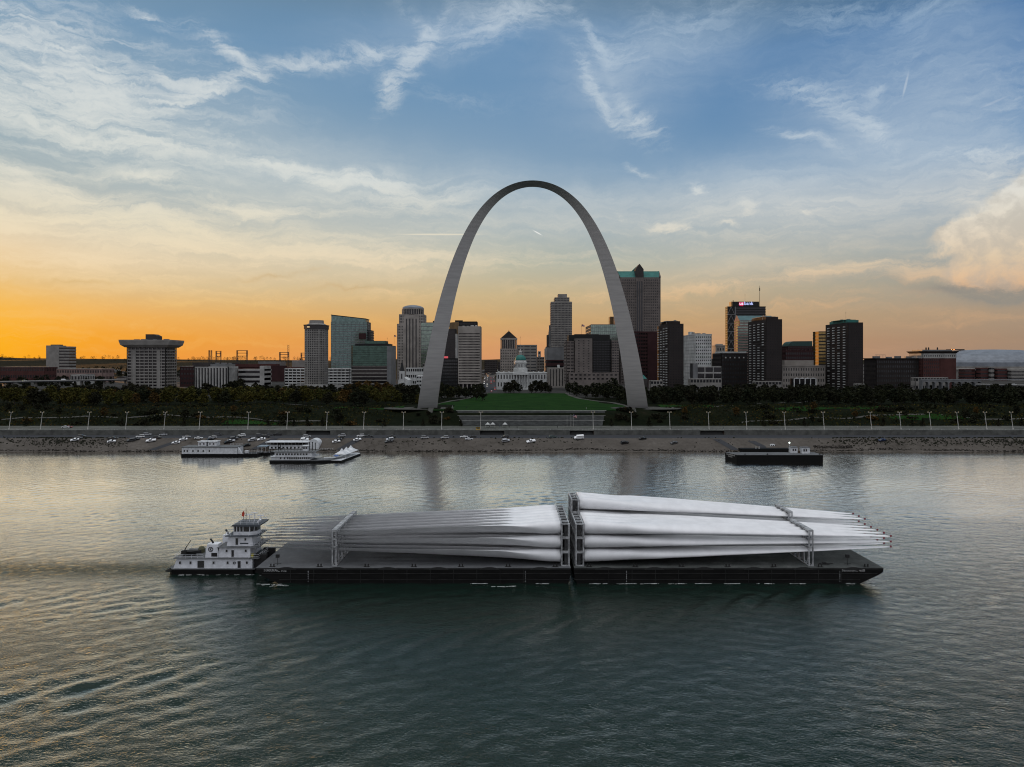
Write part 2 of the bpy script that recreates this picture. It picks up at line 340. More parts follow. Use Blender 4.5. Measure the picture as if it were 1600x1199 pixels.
    fr = gg.node('ShaderNodeFresnel'); fr.inputs['IOR'].default_value = 1.333; gg.put(fr.inputs['Normal'], bn.outputs[0])
    fac = gg.m('MULTIPLY', fr.outputs[0], gg.m('MULTIPLY_ADD', fr.outputs[0], 8.8, 0.38), clamp=True)
    fac = gg.m('MULTIPLY', fac, gg.m('MULTIPLY_ADD', wa, -0.5, 1.0))                 # churned water mirrors less
    df = gg.node('ShaderNodeBsdfDiffuse'); gg.put(df.inputs[0], body)
    gl = gg.node('ShaderNodeBsdfGlossy'); gl.inputs['Roughness'].default_value = 0.06; gl.inputs[0].default_value = (1.0, 0.985, 0.94, 1); gg.put(gl.inputs['Normal'], bn.outputs[0])
    ms = gg.node('ShaderNodeMixShader'); gg.put(ms.inputs[0], fac); gg.put(ms.inputs[1], df.outputs[0]); gg.put(ms.inputs[2], gl.outputs[0])
    gg.put(t.nodes['Material Output'].inputs[0], ms.outputs[0])
    me.materials.append(m_)
    tag(link('river', me), kind='structure')
river()

# ------------------------------------------------------------------ bank, park and far ground
rnd = random.Random(11)
AX = X(832, 601)                                    # axis of the arch
def smooth(t): t = max(0.0, min(1.0, t)); return t * t * (3 - 2 * t)
def gz(x, y):
    """height of the ground"""
    if y < 534: return 10.0
    L = 35 + 40 * smooth((abs(x - AX) - 60) / 50)
    z = 10 + 9 * smooth((y - 534) / L)
    f = smooth((abs(x - AX) - 62) / 40) * smooth((y - 536) / 15) * smooth((760 - y) / 100)
    z += f * (1.1 * math.sin(x * 0.041 + 1.3) * math.sin(y * 0.06 + x * 0.013) + 0.7 * math.sin(x * 0.11 + y * 0.09))
    if y > 2600:
        z += (62 + 10 * math.sin(x * 0.0011 + 1) + 7 * math.sin(x * 0.0047)) * smooth((y - 2600) / 4200)
        z += 55 * smooth((-x / y - 0.772) / 0.05) * smooth((y - 3400) / 1500)  # rise added left of the view to keep the low sun off the water
    return z
def sheet(name, xs, ys, zf, m_, kind='structure', smooth_=True):
    v = [(x, y, zf(x, y)) for y in ys for x in xs]; n = len(xs)
    f = [(j * n + i, j * n + i + 1, (j + 1) * n + i + 1, (j + 1) * n + i) for j in range(len(ys) - 1) for i in range(n - 1)]
    me = bpy.data.meshes.new(name); me.from_pydata(v, [], f); me.materials.append(m_)
    if smooth_: me.polygons.foreach_set('use_smooth', [True] * len(f))
    me.update(); return tag(link(name, me), kind=kind)
def spread(lo, hi, n): return [lo + (hi - lo) * i / (n - 1) for i in range(n)]
def ground_mat(name, cols, scale, rough=0.95, bump=0.15):
    m_ = bpy.data.materials.new(name); m_.use_nodes = True; t = m_.node_tree; gg = G(t); b = t.nodes['Principled BSDF']
    b.inputs['Roughness'].default_value = rough; b.inputs['Specular IOR Level'].default_value = 0.03
    pos = gg.node('ShaderNodeNewGeometry').outputs['Position']
    a = gg.noise(pos, scale, 7, 0.62); c = gg.noise(pos, scale * 9, 5, 0.6)
    col = gg.ramp(gg.m('ADD', gg.m('MULTIPLY', a, 0.62), gg.m('MULTIPLY', c, 0.38)), [(0.30 + 0.4 * i / (len(cols) - 1), q) for i, q in enumerate(cols)])
    gg.put(b.inputs['Base Color'], col)
    bn = gg.node('ShaderNodeBump'); bn.inputs['Distance'].default_value = bump; gg.put(bn.inputs['Height'], c); gg.put(b.inputs['Normal'], bn.outputs[0])
    return m_
m_levee = ground_mat('levee_cobbles', [(0.034, 0.030, 0.024), (0.082, 0.073, 0.064), (0.104, 0.093, 0.082), (0.148, 0.134, 0.120)], 0.05, 0.9, 0.1)
m_asphalt = ground_mat('asphalt', [(0.040, 0.042, 0.047), (0.062, 0.064, 0.069)], 0.08, 0.85, 0.02)
m_prom = ground_mat('promenade_concrete', [(0.050, 0.052, 0.044), (0.095, 0.097, 0.087), (0.150, 0.151, 0.138)], 0.07, 0.9, 0.02)
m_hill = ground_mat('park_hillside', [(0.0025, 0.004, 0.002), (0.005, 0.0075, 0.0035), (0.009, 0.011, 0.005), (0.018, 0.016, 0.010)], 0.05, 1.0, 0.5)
m_city = ground_mat('city_ground', [(0.020, 0.021, 0.019), (0.045, 0.044, 0.042), (0.070, 0.068, 0.066)], 0.012, 0.95, 0.02)
m_path = ground_mat('path_concrete', [(0.060, 0.060, 0.054), (0.100, 0.098, 0.090)], 0.2, 0.9, 0.01)
WX = 1500
xs = spread(-WX, WX, 160)
sheet('levee', xs, spread(448, 475, 10), lambda x, y: (y - 459.5 + 0.9 * math.sin(x * 0.031) + 0.5 * math.sin(x * 0.13 + 2)) * (0.4516 if y > 470 else 0.45) if y < 474.9 else 7.0, m_levee)
sheet('road', [-WX, WX], [475, 496.8], lambda x, y: 7.004, m_asphalt)
sheet('promenade', [-WX, WX], [497.4, 534.2], lambda x, y: 10.0, m_prom)
xs2 = spread(-WX, -260, 60)[:-1] + spread(-260, 300, 113)[:-1] + spread(300, WX, 60)
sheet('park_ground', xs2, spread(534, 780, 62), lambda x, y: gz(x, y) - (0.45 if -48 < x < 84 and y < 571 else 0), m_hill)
sheet('city_ground', spread(-4000, 4000, 20), [780, 1000, 1400, 1600], gz, m_city)
m_far = ground_mat('wooded_hills', [(0.006, 0.007, 0.004), (0.016, 0.014, 0.008), (0.030, 0.024, 0.014)], 0.004, 1.0, 0.3)
sheet('hills', spread(-16000, -6000, 18)[:-1] + spread(-6000, 2000, 70)[:-1] + spread(2000, 16000, 30), [1600, 2000, 2600] + spread(3000, 7000, 14) + [9000, 14000, 24000], gz, m_far)
# flood wall under the promenade with its dark stair recesses
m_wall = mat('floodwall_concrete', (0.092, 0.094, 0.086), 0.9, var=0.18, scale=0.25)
fw = empty('flood_wall', (0, 497, 7), 'long low grey green concrete retaining wall between the river road and the promenade', 'wall')
mb = MB(); openings = [X(497, 497), X(769, 497), X(909, 497), X(1113, 497)]; edges = [-WX]
for o_ in openings: edges += [o_ - 8.5, o_ + 8.5]
edges.append(WX)
for a, b in zip(edges[::2], edges[1::2]): mb.box(a, b, -0.2, 0.5, 0, 3.0); mb.box(a, b, -0.28, 0.56, 3.0, 3.35)
mb.build('wall', m_wall, fw)
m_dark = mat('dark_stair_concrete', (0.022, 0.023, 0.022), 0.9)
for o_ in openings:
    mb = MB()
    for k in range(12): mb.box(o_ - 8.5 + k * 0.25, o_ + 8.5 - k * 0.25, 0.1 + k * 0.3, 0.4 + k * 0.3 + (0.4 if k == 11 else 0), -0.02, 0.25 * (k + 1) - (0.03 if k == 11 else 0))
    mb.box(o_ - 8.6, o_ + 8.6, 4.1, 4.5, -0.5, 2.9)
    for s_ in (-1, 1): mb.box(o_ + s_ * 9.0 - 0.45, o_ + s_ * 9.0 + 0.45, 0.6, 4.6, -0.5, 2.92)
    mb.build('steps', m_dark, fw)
# lawn, paths, stairs
m_lawn = ground_mat('lawn_grass', [(0.005, 0.018, 0.004), (0.011, 0.035, 0.007), (0.020, 0.052, 0.011)], 0.06, 1.0, 0.1)
lawn = [(572, -64, 96), (600, -66, 99), (640, -70, 100), (680, -66, 92), (720, -56, 80), (760, -46, 70), (820, -38, 66), (885, -30, 66)]
mb = MB()
for (y0, a0, b0), (y1, a1, b1) in zip(lawn, lawn[1:]): mb.quad((a0, y0, 19.06), (b0, y0, 19.06), (b1, y1, 19.06), (a1, y1, 19.06))
tag(mb.build('lawn', m_lawn), kind='structure')
def path(name, pts, w, dz=0.05, m_=m_path):
    mb = MB(); L = []
    for i, (x, y) in enumerate(pts):
        a = Vector(pts[max(0, i - 1)]); b = Vector(pts[min(len(pts) - 1, i + 1)]); t = (b - a).normalized(); n = Vector((-t.y, t.x))
        L.append([(x + n.x * w / 2 * s_, y + n.y * w / 2 * s_) for s_ in (1, -1)])
    for (a, b), (c, e) in zip(L, L[1:]): mb.quad(*[(p[0], p[1], gz(*p) + dz) for p in (b, e, c, a)])
    return tag(mb.build(name, m_), kind='structure')
def dense(pts, n=8):
    out = []
    for a, b in zip(pts, pts[1:]): out += [(a[0] + (b[0] - a[0]) * k / n, a[1] + (b[1] - a[1]) * k / n) for k in range(n)]
    return out + [pts[-1]]
for x0, x1, y0, y1 in ((-222, -172, 541, 553), (-150, -92, 596, 612), (128, 175, 606, 628), (215, 330, 596, 618), (300, 372, 560, 574)):      # grass glades on the slope
    sheet('lawn', spread(x0, x1, 14), spread(y0, y1, 6), lambda x, y: gz(x, y) + 0.22, m_lawn)
for sgn in (-1, 1):
    path('path', dense([(AX + sgn * 540, 786), (AX + sgn * 340, 733), (AX + sgn * 262, 690), (AX + sgn * 176, 620), (AX + sgn * 100, 600)]), 4.0)
    path('path', dense([(a if sgn < 0 else b, y) for y, a, b in [(y, a - 2, b + 2) for y, a, b in lawn]], 4), 4.5, 0.12)
    path('path', dense([(AX + sgn * 420, 560), (AX + sgn * 300, 575), (AX + sgn * 230, 562), (AX + sgn * 160, 552)]), 3.0, 0.25)
    mb = MB(); cxp = AX + sgn * 96
    mb.prism([(cxp + 30 * math.cos(t), 601 + 17 * math.sin(t)) for t in [2 * math.pi * k / 28 for k in range(28)]], 18.6, 19.16 + 0.01 * sgn)
    tag(mb.build('plaza', m_path), kind='structure')
# the grand staircase: three flights with pale landings
gs = empty('grand_staircase', (AX - 2, 536, 10), 'wide dark concrete staircase with pale landings climbing to the lawn under the arch', 'staircase')
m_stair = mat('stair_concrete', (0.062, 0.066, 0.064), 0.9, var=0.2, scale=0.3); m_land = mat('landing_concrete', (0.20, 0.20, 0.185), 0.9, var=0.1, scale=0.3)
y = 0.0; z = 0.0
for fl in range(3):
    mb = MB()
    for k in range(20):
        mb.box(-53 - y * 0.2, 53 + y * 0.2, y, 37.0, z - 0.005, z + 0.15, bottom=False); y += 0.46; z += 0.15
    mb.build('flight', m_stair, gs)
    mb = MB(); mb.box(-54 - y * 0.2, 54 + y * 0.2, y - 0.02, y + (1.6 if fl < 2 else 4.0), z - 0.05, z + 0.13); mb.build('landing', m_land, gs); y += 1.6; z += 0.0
# ramps down the levee
for (xa, ya), (xb, yb) in [((X(236, 461), 461.5), (X(285, 475), 474)), ((X(396, 461), 461.5), (X(430, 475), 474)), ((X(531, 461), 461.5), (X(562, 475), 474)), ((X(1170, 474), 474), (X(1205, 461), 461.5)), ((X(1120, 474), 474), (X(1150, 461), 461.5))]:
    mb = MB(); n = 6
    for k in range(n):
        t0, t1 = k / n, (k + 1) / n; pp = []
        for t, o_ in ((t0, -2.6), (t0, 2.6), (t1, 2.6), (t1, -2.6)):
            x = xa + (xb - xa) * t + o_; yy = ya + (yb - ya) * t
            pp.append((x, yy, (yy - 459.5 + 0.9 * math.sin(x * 0.031) + 0.5 * math.sin(x * 0.13 + 2)) * 0.452 + 0.12))
        if pp[0][1] > pp[2][1]: pp = pp[::-1]
        mb.quad(*pp)
    tag(mb.build('path', m_asphalt), kind='structure')
# wrack and brush along the waterline
m_wrack = mat('wrack_line', (0.020, 0.016, 0.011), 0.95, var=0.35, scale=0.8)
mb = MB(); r_ = random.Random(31)
for k in range(5200):
    x = r_.uniform(-380, 420); y = 459.7 + abs(r_.gauss(0, 1.0)) + 1.6 * max(0, math.sin(x * 0.045) * math.sin(x * 0.013 + 1)) * r_.random()
    if k > 4700: x = X(r_.uniform(1270, 1330), 466); y = 463 + 3.2 * r_.random()
    z = (y - 459.5 + 0.9 * math.sin(x * 0.031) + 0.5 * math.sin(x * 0.13 + 2)) * 0.45; a = r_.uniform(0, 3.14); s_ = r_.uniform(0.2, 0.75); u, v = math.cos(a) * s_, math.sin(a) * s_ * .5
    mb.quad((x - u, y - v, z - .05), (x + u, y + v, z + .02), (x + u * .7, y + v * .8, z + s_ * .6), (x - u * .8, y - v * .6, z + s_ * .4))
tag(mb.build('wrack_line', m_wrack), kind='stuff')
m_weed = mat('verge_weeds', (0.022, 0.024, 0.010), 0.95, var=0.4, scale=0.5, col2=(0.008, 0.009, 0.005))
mb = MB()
for k in range(4200):
    px_ = r_.choice([r_.uniform(-5, 200), r_.uniform(1440, 1600), r_.uniform(0, 1600), r_.uniform(1300, 1600)]); y = 475.2 + abs(r_.gauss(0, 0.9)) if r_.random() < .3 else 470.5 + r_.gauss(0, 2.6); x = X(px_, y)
    if math.sin(x * 0.06) + math.sin(x * 0.023 + 2) < r_.uniform(-0.8, 1.2): continue
    z = 7.0 if y >= 474.9 else (y - 459.5 + 0.9 * math.sin(x * 0.031) + 0.5 * math.sin(x * 0.13 + 2)) * 0.4516; a = r_.uniform(0, 3.14); s_ = r_.uniform(0.25, 0.8); u, v = math.cos(a) * s_, math.sin(a) * s_ * .5
    mb.quad((x - u, y - v, z - .1), (x + u, y + v, z - .1), (x + u * .7, y + v * .7, z + s_ * 1.1), (x - u * .8, y - v * .7, z + s_ * .9))
tag(mb.build('verge_weeds', m_weed), kind='stuff')
def lz(x, y):
    """height on the levee, road or promenade"""
    if y < 474.9: return (y - 459.5 + 0.9 * math.sin(x * 0.031) + 0.5 * math.sin(x * 0.13 + 2)) * 0.4516
    return 7.004 if y < 496.8 else 10.0

# ------------------------------------------------------------------ the arch
def arch():
    C, k, A0 = 68.7672, 0.0100333, 125.1406
    P = []; N = 120
    for i in range(N + 1):
        u = -299.2239 + 598.4478 * i / N
        P.append((u, 693.8597 - C * math.cosh(k * u), A0 * math.cosh(k * u), -C * k * math.sinh(k * u)))
    mb = MB(); rg = []; ft = 0.3048
    for u, h, A, sl_ in P:
        side = math.sqrt(4 / math.sqrt(3) * A) * ft * 1.09
        t = Vector((1, 0, sl_)).normalized(); nrm = Vector((-t.z, 0, t.x))        # outwards (up at the crown)
        c = Vector((u * ft, 0, (h - (4 if abs(u) > 299 else 0)) * ft))
        o_ = nrm * (side / (2 * math.sqrt(3))); inn = -nrm * (side / math.sqrt(3)); Y = Vector((0, side / 2, 0))
        rg.append([c + o_ - Y, c + inn, c + o_ + Y])
    mb.rings(rg)
    m_ = bpy.data.materials.new('stainless_steel'); m_.use_nodes = True; t = m_.node_tree; gg = G(t); b = t.nodes['Principled BSDF']
    b.inputs['Metallic'].default_value = 1.0; b.inputs['Roughness'].default_value = 0.36
    pos = gg.node('ShaderNodeNewGeometry').outputs['Position']; sp = gg.node('ShaderNodeSeparateXYZ'); gg.put(sp.inputs[0], pos)
    seam = gg.m('FRACT', gg.m('MULTIPLY', sp.outputs[2], 1 / 3.6)); seam = gg.sm(gg.m('ABSOLUTE', gg.m('SUBTRACT', seam, 0.5)), 0.42, 0.5)
    pan = gg.noise(gg.mapping(pos, scale=(0.05, 0.05, 0.6)), 1.0, 4)
    col = gg.mix(gg.sm(pan, 0.3, 0.7), (0.295, 0.30, 0.30), (0.35, 0.356, 0.356))
    gg.put(b.inputs['Base Color'], gg.mix(gg.m('MULTIPLY', seam, 0.22), col, (0.30, 0.30, 0.30)))
    o = mb.build('monument_arch', m_, loc=(AX, 601, 19.0))
    tag(o, 'giant stainless steel catenary arch standing over the green lawn by the river', 'monument')
arch()

# ------------------------------------------------------------------ barges and their cargo
ORD = ['first', 'second', 'third', 'fourth', 'fifth', 'sixth', 'seventh', 'eighth', 'ninth', 'tenth', 'eleventh', 'twelfth', 'thirteenth', 'fourteenth', 'fifteenth', 'sixteenth', 'seventeenth', 'eighteenth', 'nineteenth', 'twentieth']
_TXT = {}
def text_mesh(body, size, ext, m_, bold=0.0):
    cu = bpy.data.curves.new('txt', 'FONT'); cu.body = body; cu.size = size; cu.extrude = ext; cu.offset = bold; cu.resolution_u = 3
    o = bpy.data.objects.new('txt', cu); COL.objects.link(o); bpy.context.view_layer.update()
    dg = bpy.context.evaluated_depsgraph_get(); me = bpy.data.meshes.new_from_object(o.evaluated_get(dg))
    bpy.data.objects.remove(o); bpy.data.curves.remove(cu); me.materials.clear(); me.materials.append(m_); me.name = 'lettering'
    return me
def lettering(body, size, m_, parent, loc, name='lettering', ext=0.02, bold=0.0):
    o = link(name, text_mesh(body, size, ext, m_, bold), parent, loc); o.rotation_euler = (R(90), 0, 0); return o
m_hull = mat('barge_black_hull', (0.0065, 0.0063, 0.006), 0.65, scale=0.7, spec=0.15, col2=(0.0015, 0.0015, 0.0015), stretch=(0.25, 1, 1.3), detail=7)
m_rail = mat('barge_rub_rail', (0.015, 0.015, 0.015), 0.6, var=0.3, scale=0.6, spec=0.3)
m_deck = ground_mat('barge_deck_plate', [(0.07, 0.068, 0.067), (0.118, 0.122, 0.128), (0.142, 0.148, 0.155), (0.175, 0.181, 0.188)], 0.16, 0.75, 0.01)
m_deckg = ground_mat('barge_deck_worn', [(0.032, 0.034, 0.032), (0.065, 0.069, 0.067), (0.085, 0.091, 0.088), (0.135, 0.137, 0.133)], 0.2, 0.75, 0.01)
m_white = mat('white_paint', (0.74, 0.75, 0.77), 0.5, var=0.06, scale=0.8)
m_steelg = mat('frame_grey_steel', (0.40, 0.41, 0.42), 0.55, metal=0.2, var=0.25, scale=0.7)
m_steeld = mat('frame_dark_steel', (0.035, 0.036, 0.038), 0.6, metal=0.2, var=0.3, scale=0.8)
m_black = mat('black_rubber', (0.010, 0.010, 0.010), 0.8, var=0.2)
m_letter = mat('worn_white_lettering', (0.34, 0.34, 0.34), 0.7, var=0.25, scale=2.0)
YN, YF, ZD = 186.0, 212.4, 4.1
def barge(name, label, x0, x1, name_txt, tx, deckm, rk0, rk1, light_x):
    e = empty(name, ((x0 + x1) / 2, (YN + YF) / 2, 0), label, 'barge'); cx, cy = (x0 + x1) / 2, (YN + YF) / 2
    a, b = x0 - cx, x1 - cx; hy = (YF - YN) / 2
    mb = MB(); mb.prism_y([(a + rk0, -2.5), (b - rk1, -2.5), (b - 1.2 * (rk1 > 5), 2.2), (b, 3.0), (b, ZD - 0.1), (a, ZD - 0.1), (a, 3.0), (a + 1.2 * (rk0 > 5), 2.2)], -hy, hy)
    mb.build('hull', m_hull, e)
    mb = MB(); mb.box(a - 0.02, b + 0.02, -hy - 0.02, hy + 0.02, ZD - 0.1, ZD); mb.build('deck', deckm, e)
    mb = MB()
    for zz, hh in ((ZD - 0.42, 0.26), (ZD - 1.6, 0.18), (0.9, 0.16)):
        ins = (rk0 > 5) * (1.6 if zz < 2.8 else 0) + (rk0 > 5) * (4.5 if zz < 1.6 else 0); ins2 = (rk1 > 5) * (1.6 if zz < 2.8 else 0) + (rk1 > 5) * (4.5 if zz < 1.6 else 0)
        mb.box(a + ins, b - ins2, -hy - 0.16, -hy - 0.01, zz, zz + hh)
    x = a + 9.0
    while x < b - 8: mb.box(x, x + 0.14, -hy - 0.10, -hy - 0.01, 0.2, ZD - 0.55); x += 6.1
    mb.build('rub_rail', m_rail, e)
    n = int((b - a - 14) / 13.3)
    for k in range(n + 1):                                   # bent fender plates along the deck edge
        x = a + 8 + k * (b - a - 16) / n
        mb = MB(); mb.prism_y([(x - 2.6, ZD - 0.5), (x + 2.6, ZD - 0.5), (x + 1.7, ZD + 0.05), (x + 0.6, ZD + 0.22), (x - 0.6, ZD + 0.22), (x - 1.7, ZD + 0.05)], -hy - 0.28, -hy - 0.17)
        mb.build('fender', m_black, e)
    for k in range(7):                                       # mooring bitts
        x = a + 4 + k * (b - a - 8) / 6
        mb = MB(); 
        for q in (-0.4, 0.4): mb.tube((x + q, -hy + 0.9, ZD), (x + q, -hy + 0.9, ZD + 0.65), 0.17, 0.17); mb.tube((x + q, -hy + 0.9, ZD + 0.65), (x + q, -hy + 0.9, ZD + 0.75), 0.22, 0.22)
        mb.box(x - 0.8, x + 0.8, -hy + 0.6, -hy + 1.2, ZD + 0.002, ZD + 0.06)
        mb.build('mooring_bitt', m_black, e)
    lettering(name_txt, 1.0, m_letter, e, (tx - cx, -hy - 0.18, ZD - 0.98), bold=0.02)
    for xx in (a + 13.6, b - 11.5 if rk1 > 5 else b - 12):      # draught marks
        mb = MB()
        for k in range(7): mb.box(xx, xx + 0.2, -hy - 0.06, -hy - 0.03, 0.4 + k * 0.45, 0.56 + k * 0.45)
        mb.box(xx + 0.08, xx + 0.12, -hy - 0.055, -hy - 0.031, 0.4, 3.2)
        mb.build('draught_marking', m_steelg, e)
    mb = MB(); mb.tube((light_x - cx, -hy + 2.4, ZD), (light_x - cx, -hy + 2.4, ZD + 2.1), 0.07); mb.box(light_x - cx - 0.45, light_x - cx + 0.45, -hy + 2.1, -hy + 2.7, ZD + 2.0, ZD + 2.8)
    mb.tube((light_x - cx - 0.8, -hy + 2.4, ZD + 0.5), (light_x - cx + 1.0, -hy + 2.4, ZD + 0.45), 0.06); mb.build('light_post', m_black, e)
    return e
barge('cargo_barge', 'black cargo barge with grey deck pushed by the white towboat, left half of the tow', -67.1, 15.4, 'MARMAC 302', -65.0, m_deck, 11, 1.5, -62.2)
barge('cargo_barge', 'black cargo barge with worn deck and raked bow, leading half of the tow', 16.3, 97.3, 'MARMAC 400', 86.4, m_deckg, 1.5, 11.5, 89.0)
# a deckhand's gear near the bow
mb = MB(); mb.box(-1.4, 1.2, -0.35, 0.35, 0, 0.28); mb.box(-0.6, 0.4, -0.3, 0.3, 0.28, 0.55); mb.tube((1.2, 0, 0.12), (2.4, 0.5, 0.12), 0.1)
tag(mb.build('hatch_gear', m_black, loc=(83.3, 189.2, ZD + 0.005)), 'low black pile of rigging gear on the bow deck of the leading barge', 'rigging')

SPAN = 81.7
ROW = [189.0 + 3.48 * i for i in range(7)]
def interp(t, tab):
    for (a, va), (b, vb) in zip(tab, tab[1:]):
        if t <= b: u = (t - a) / (b - a); u = u * u * (3 - 2 * u) * 0.5 + u * 0.5; return va + (vb - va) * u
    return tab[-1][1]
CH = [(0, 3.36), (0.04, 3.36), (0.12, 3.85), (0.21, 4.25), (0.32, 3.85), (0.5, 3.0), (0.73, 2.05), (0.9, 1.15), (0.975, 0.65), (1, 0.2)]
TH = [(0, 1.0), (0.04, 1.0), (0.12, 0.76), (0.21, 0.50), (0.32, 0.36), (0.5, 0.27), (0.73, 0.22), (1, 0.16)]
PH = [(0, 15), (0.1, 22), (0.2, 31), (0.38, 34), (0.73, 31), (1, 27)]
ZR = [1.85 + ZD + 3.75 * k + 0.65 for k in range(4)]; ZT = [8.2, 10.3, 12.4, 14.4]; ZE = [8.8, 10.15, 11.6, 13.1]
def zc(k, s):
    z0, z1, z2 = ZR[k], ZT[k], ZE[k]
    return z0 * (s - 0.73) * (s - 1) / 0.73 + z1 * s * (s - 1) / (0.73 * (0.73 - 1)) + z2 * s * (s - 0.73) / 0.27
m_blade = mat('blade_gelcoat', (0.80, 0.805, 0.82), 0.42, var=0.035, scale=0.25, spec=0.4)
m_red = mat('red_marker', (0.22, 0.03, 0.045), 0.6)
def blade_mesh(k):
    mb = MB(); rg = []; N = 28
    for i in range(61):
        s = (i / 60.0) ** 0.92; c = interp(s, CH); th = interp(s, TH); ph = R(interp(s, PH)); wv = smooth((s - 0.03) / 0.16)
        ring = []
        for q in range(N):
            t = 2 * math.pi * q / N
            cu, cv = math.cos(t) * c / 2, math.sin(t) * c / 2 * th                     # ellipse
            xc = (1 + math.cos(t)) / 2                                                 # 1 at the trailing edge
            yt = 2.6 * th * (0.2969 * math.sqrt(1 - xc if xc < 1 else 0) * 0 + 0.2969 * math.sqrt(max(0.0, xc)) - 0.126 * xc - 0.3516 * xc ** 2 + 0.2843 * xc ** 3 - 0.1036 * xc ** 4) * c * 1.9
            au, av = (xc - 0.42) * c, (1 if math.sin(t) >= 0 else -1) * yt * (1.0 if math.sin(t) >= 0 else 0.75)
            u, v = cu * (1 - wv) + au * wv, cv * (1 - wv) + av * wv
            ring.append((s * SPAN, u * math.cos(ph) - v * math.sin(ph), u * math.sin(ph) + v * math.cos(ph) + zc(k, s) - ZR[k]))
        rg.append(ring)
    mb.rings(rg)
    me = mb.mesh('turbine_blade', m_blade, True)
    for p in list(me.polygons)[-2:]: p.use_smooth = False
    return me
BL = [blade_mesh(k) for k in range(4)]
# steel frames: the big root frame, and the small tip frame
mb = MB(); FW = 3.38; FH = 3.73
for px_ in (-0.95, 0.95):
    for py_ in (-FW / 2 + 0.17, FW / 2 - 0.17): mb.box(px_ - 0.17, px_ + 0.17, py_ - 0.17, py_ + 0.17, 0.3, FH - 0.3)
for zz in (0.0, FH - 0.3): mb.box(-1.16, 1.16, -FW / 2, -FW / 2 + 0.36, zz, zz + 0.3); mb.box(-1.16, 1.16, FW / 2 - 0.36, FW / 2, zz, zz + 0.3); 
for px_ in (-0.95, 0.95): mb.box(px_ - 0.2, px_ + 0.2, -FW / 2 + 0.37, FW / 2 - 0.37, 0.02, 0.28); mb.box(px_ - 0.15, px_ + 0.15, -FW / 2 + 0.37, FW / 2 - 0.37, FH - 0.28, FH - 0.02)
ROOTF = mb.mesh('root_frame', m_steelg)
mb = MB(); mb.box(-0.62, 0.2, -FW / 2 + 0.38, FW / 2 - 0.38, 0.36, FH - 0.36); ROOTP = mb.mesh('flange_plate', m_steeld)
def tip_frame(h, extra):
    mb = MB()
    for px_ in (-0.5, 0.5):
        for py_ in (-FW / 2 + 0.14, FW / 2 - 0.14): mb.box(px_ - 0.14, px_ + 0.14, py_ - 0.14, py_ + 0.14, 0.2, h - 0.2)
    for zz in (0.0, h - 0.2): mb.box(-0.66, 0.66, -FW / 2, -FW / 2 + 0.3, zz, zz + 0.2); mb.box(-0.66, 0.66, FW / 2 - 0.3, FW / 2, zz, zz + 0.2)
    for px_ in (-0.5, 0.5): mb.box(px_ - 0.16, px_ + 0.16, -FW / 2 + 0.31, FW / 2 - 0.31, 0.02, 0.18); mb.box(px_ - 0.12, px_ + 0.12, -FW / 2 + 0.31, FW / 2 - 0.31, h - 0.19, h - 0.02)
    return mb.mesh('tip_frame', m_steelg)
TIPB = [ZD + 0.004, ZT[1] - 1.03, ZT[2] - 1.03, ZT[3] - 1.03]; TIPH = [ZT[1] - 1.035 - ZD, 2.03, 2.03, 2.0]
TIPF = [tip_frame(h, 0) for h in TIPH]
mb = MB(); mb.box(-0.35, 0.35, -0.7, 0.7, -0.25, 0.0); SADDLE = mb.mesh('saddle', m_black)
mb = MB(); mb.box(-0.3, 0.12, -0.1, 0.1, -0.24, 0.24); TIPC = mb.mesh('tip_cap', m_red)
mb = MB(); mb.box(-0.62, 0.62, -FW / 2 + 0.01, FW / 2 - 0.01, 0, 0.3); TBEAM = mb.mesh('top_beam', m_steelg)
LAY = ['bottom', 'second', 'third', 'fourth']
def cargo(side, xr, rowmax, where):
    sg = 1 if side == 'right' else -1; rz = 0 if sg > 0 else math.pi
    xt = xr + sg * SPAN * 0.735
    for i, y in enumerate(ROW):
        for k in range(rowmax[i]):
            rowt = 'row nearest the camera' if i == 0 else ('row farthest from the camera' if i == 6 else ORD[i] + ' row from the camera')
            lay = ('top' if k == rowmax[i] - 1 else LAY[k]) + ' layer'
            b = link('turbine_blade', BL[k], None, (xr + sg * 0.25, y, ZR[k]), rz)
            tag(b, 'white turbine blade, %s, %s, %s barge' % (lay, rowt, where), 'turbine blade', 'wind turbine blades on the %s barge' % where)
            if sg > 0: link('tip_cap', TIPC, b, (SPAN + 0.1, 0.0, ZE[k] - ZR[k] + 0.1))
            f = link('root_frame', ROOTF, None, (xr - sg * 1.0, y, ZD + 3.75 * k + 0.004), rz)
            tag(f, 'grey steel root frame, %s, %s, %s barge' % (lay, rowt, where), 'steel frame', 'blade root frames on the %s barge' % where)
            link('flange_plate', ROOTP, f)
            f = link('tip_frame', TIPF[k], None, (xt, y, TIPB[k]), rz)
            tag(f, 'small steel tip frame, %s, %s, %s barge' % (lay, rowt, where), 'steel frame', 'blade tip frames on the %s barge' % where)
            if k == rowmax[i] - 1: link('top_beam', TBEAM, f, (0, 0, TIPH[k] + 0.003))
            link('saddle', SADDLE, f, (0, 0, TIPH[k] - 0.2))
cargo('left', 13.1, [3] * 7, 'left')
cargo('right', 18.9, [3, 3, 3, 3, 4, 4, 4], 'right')

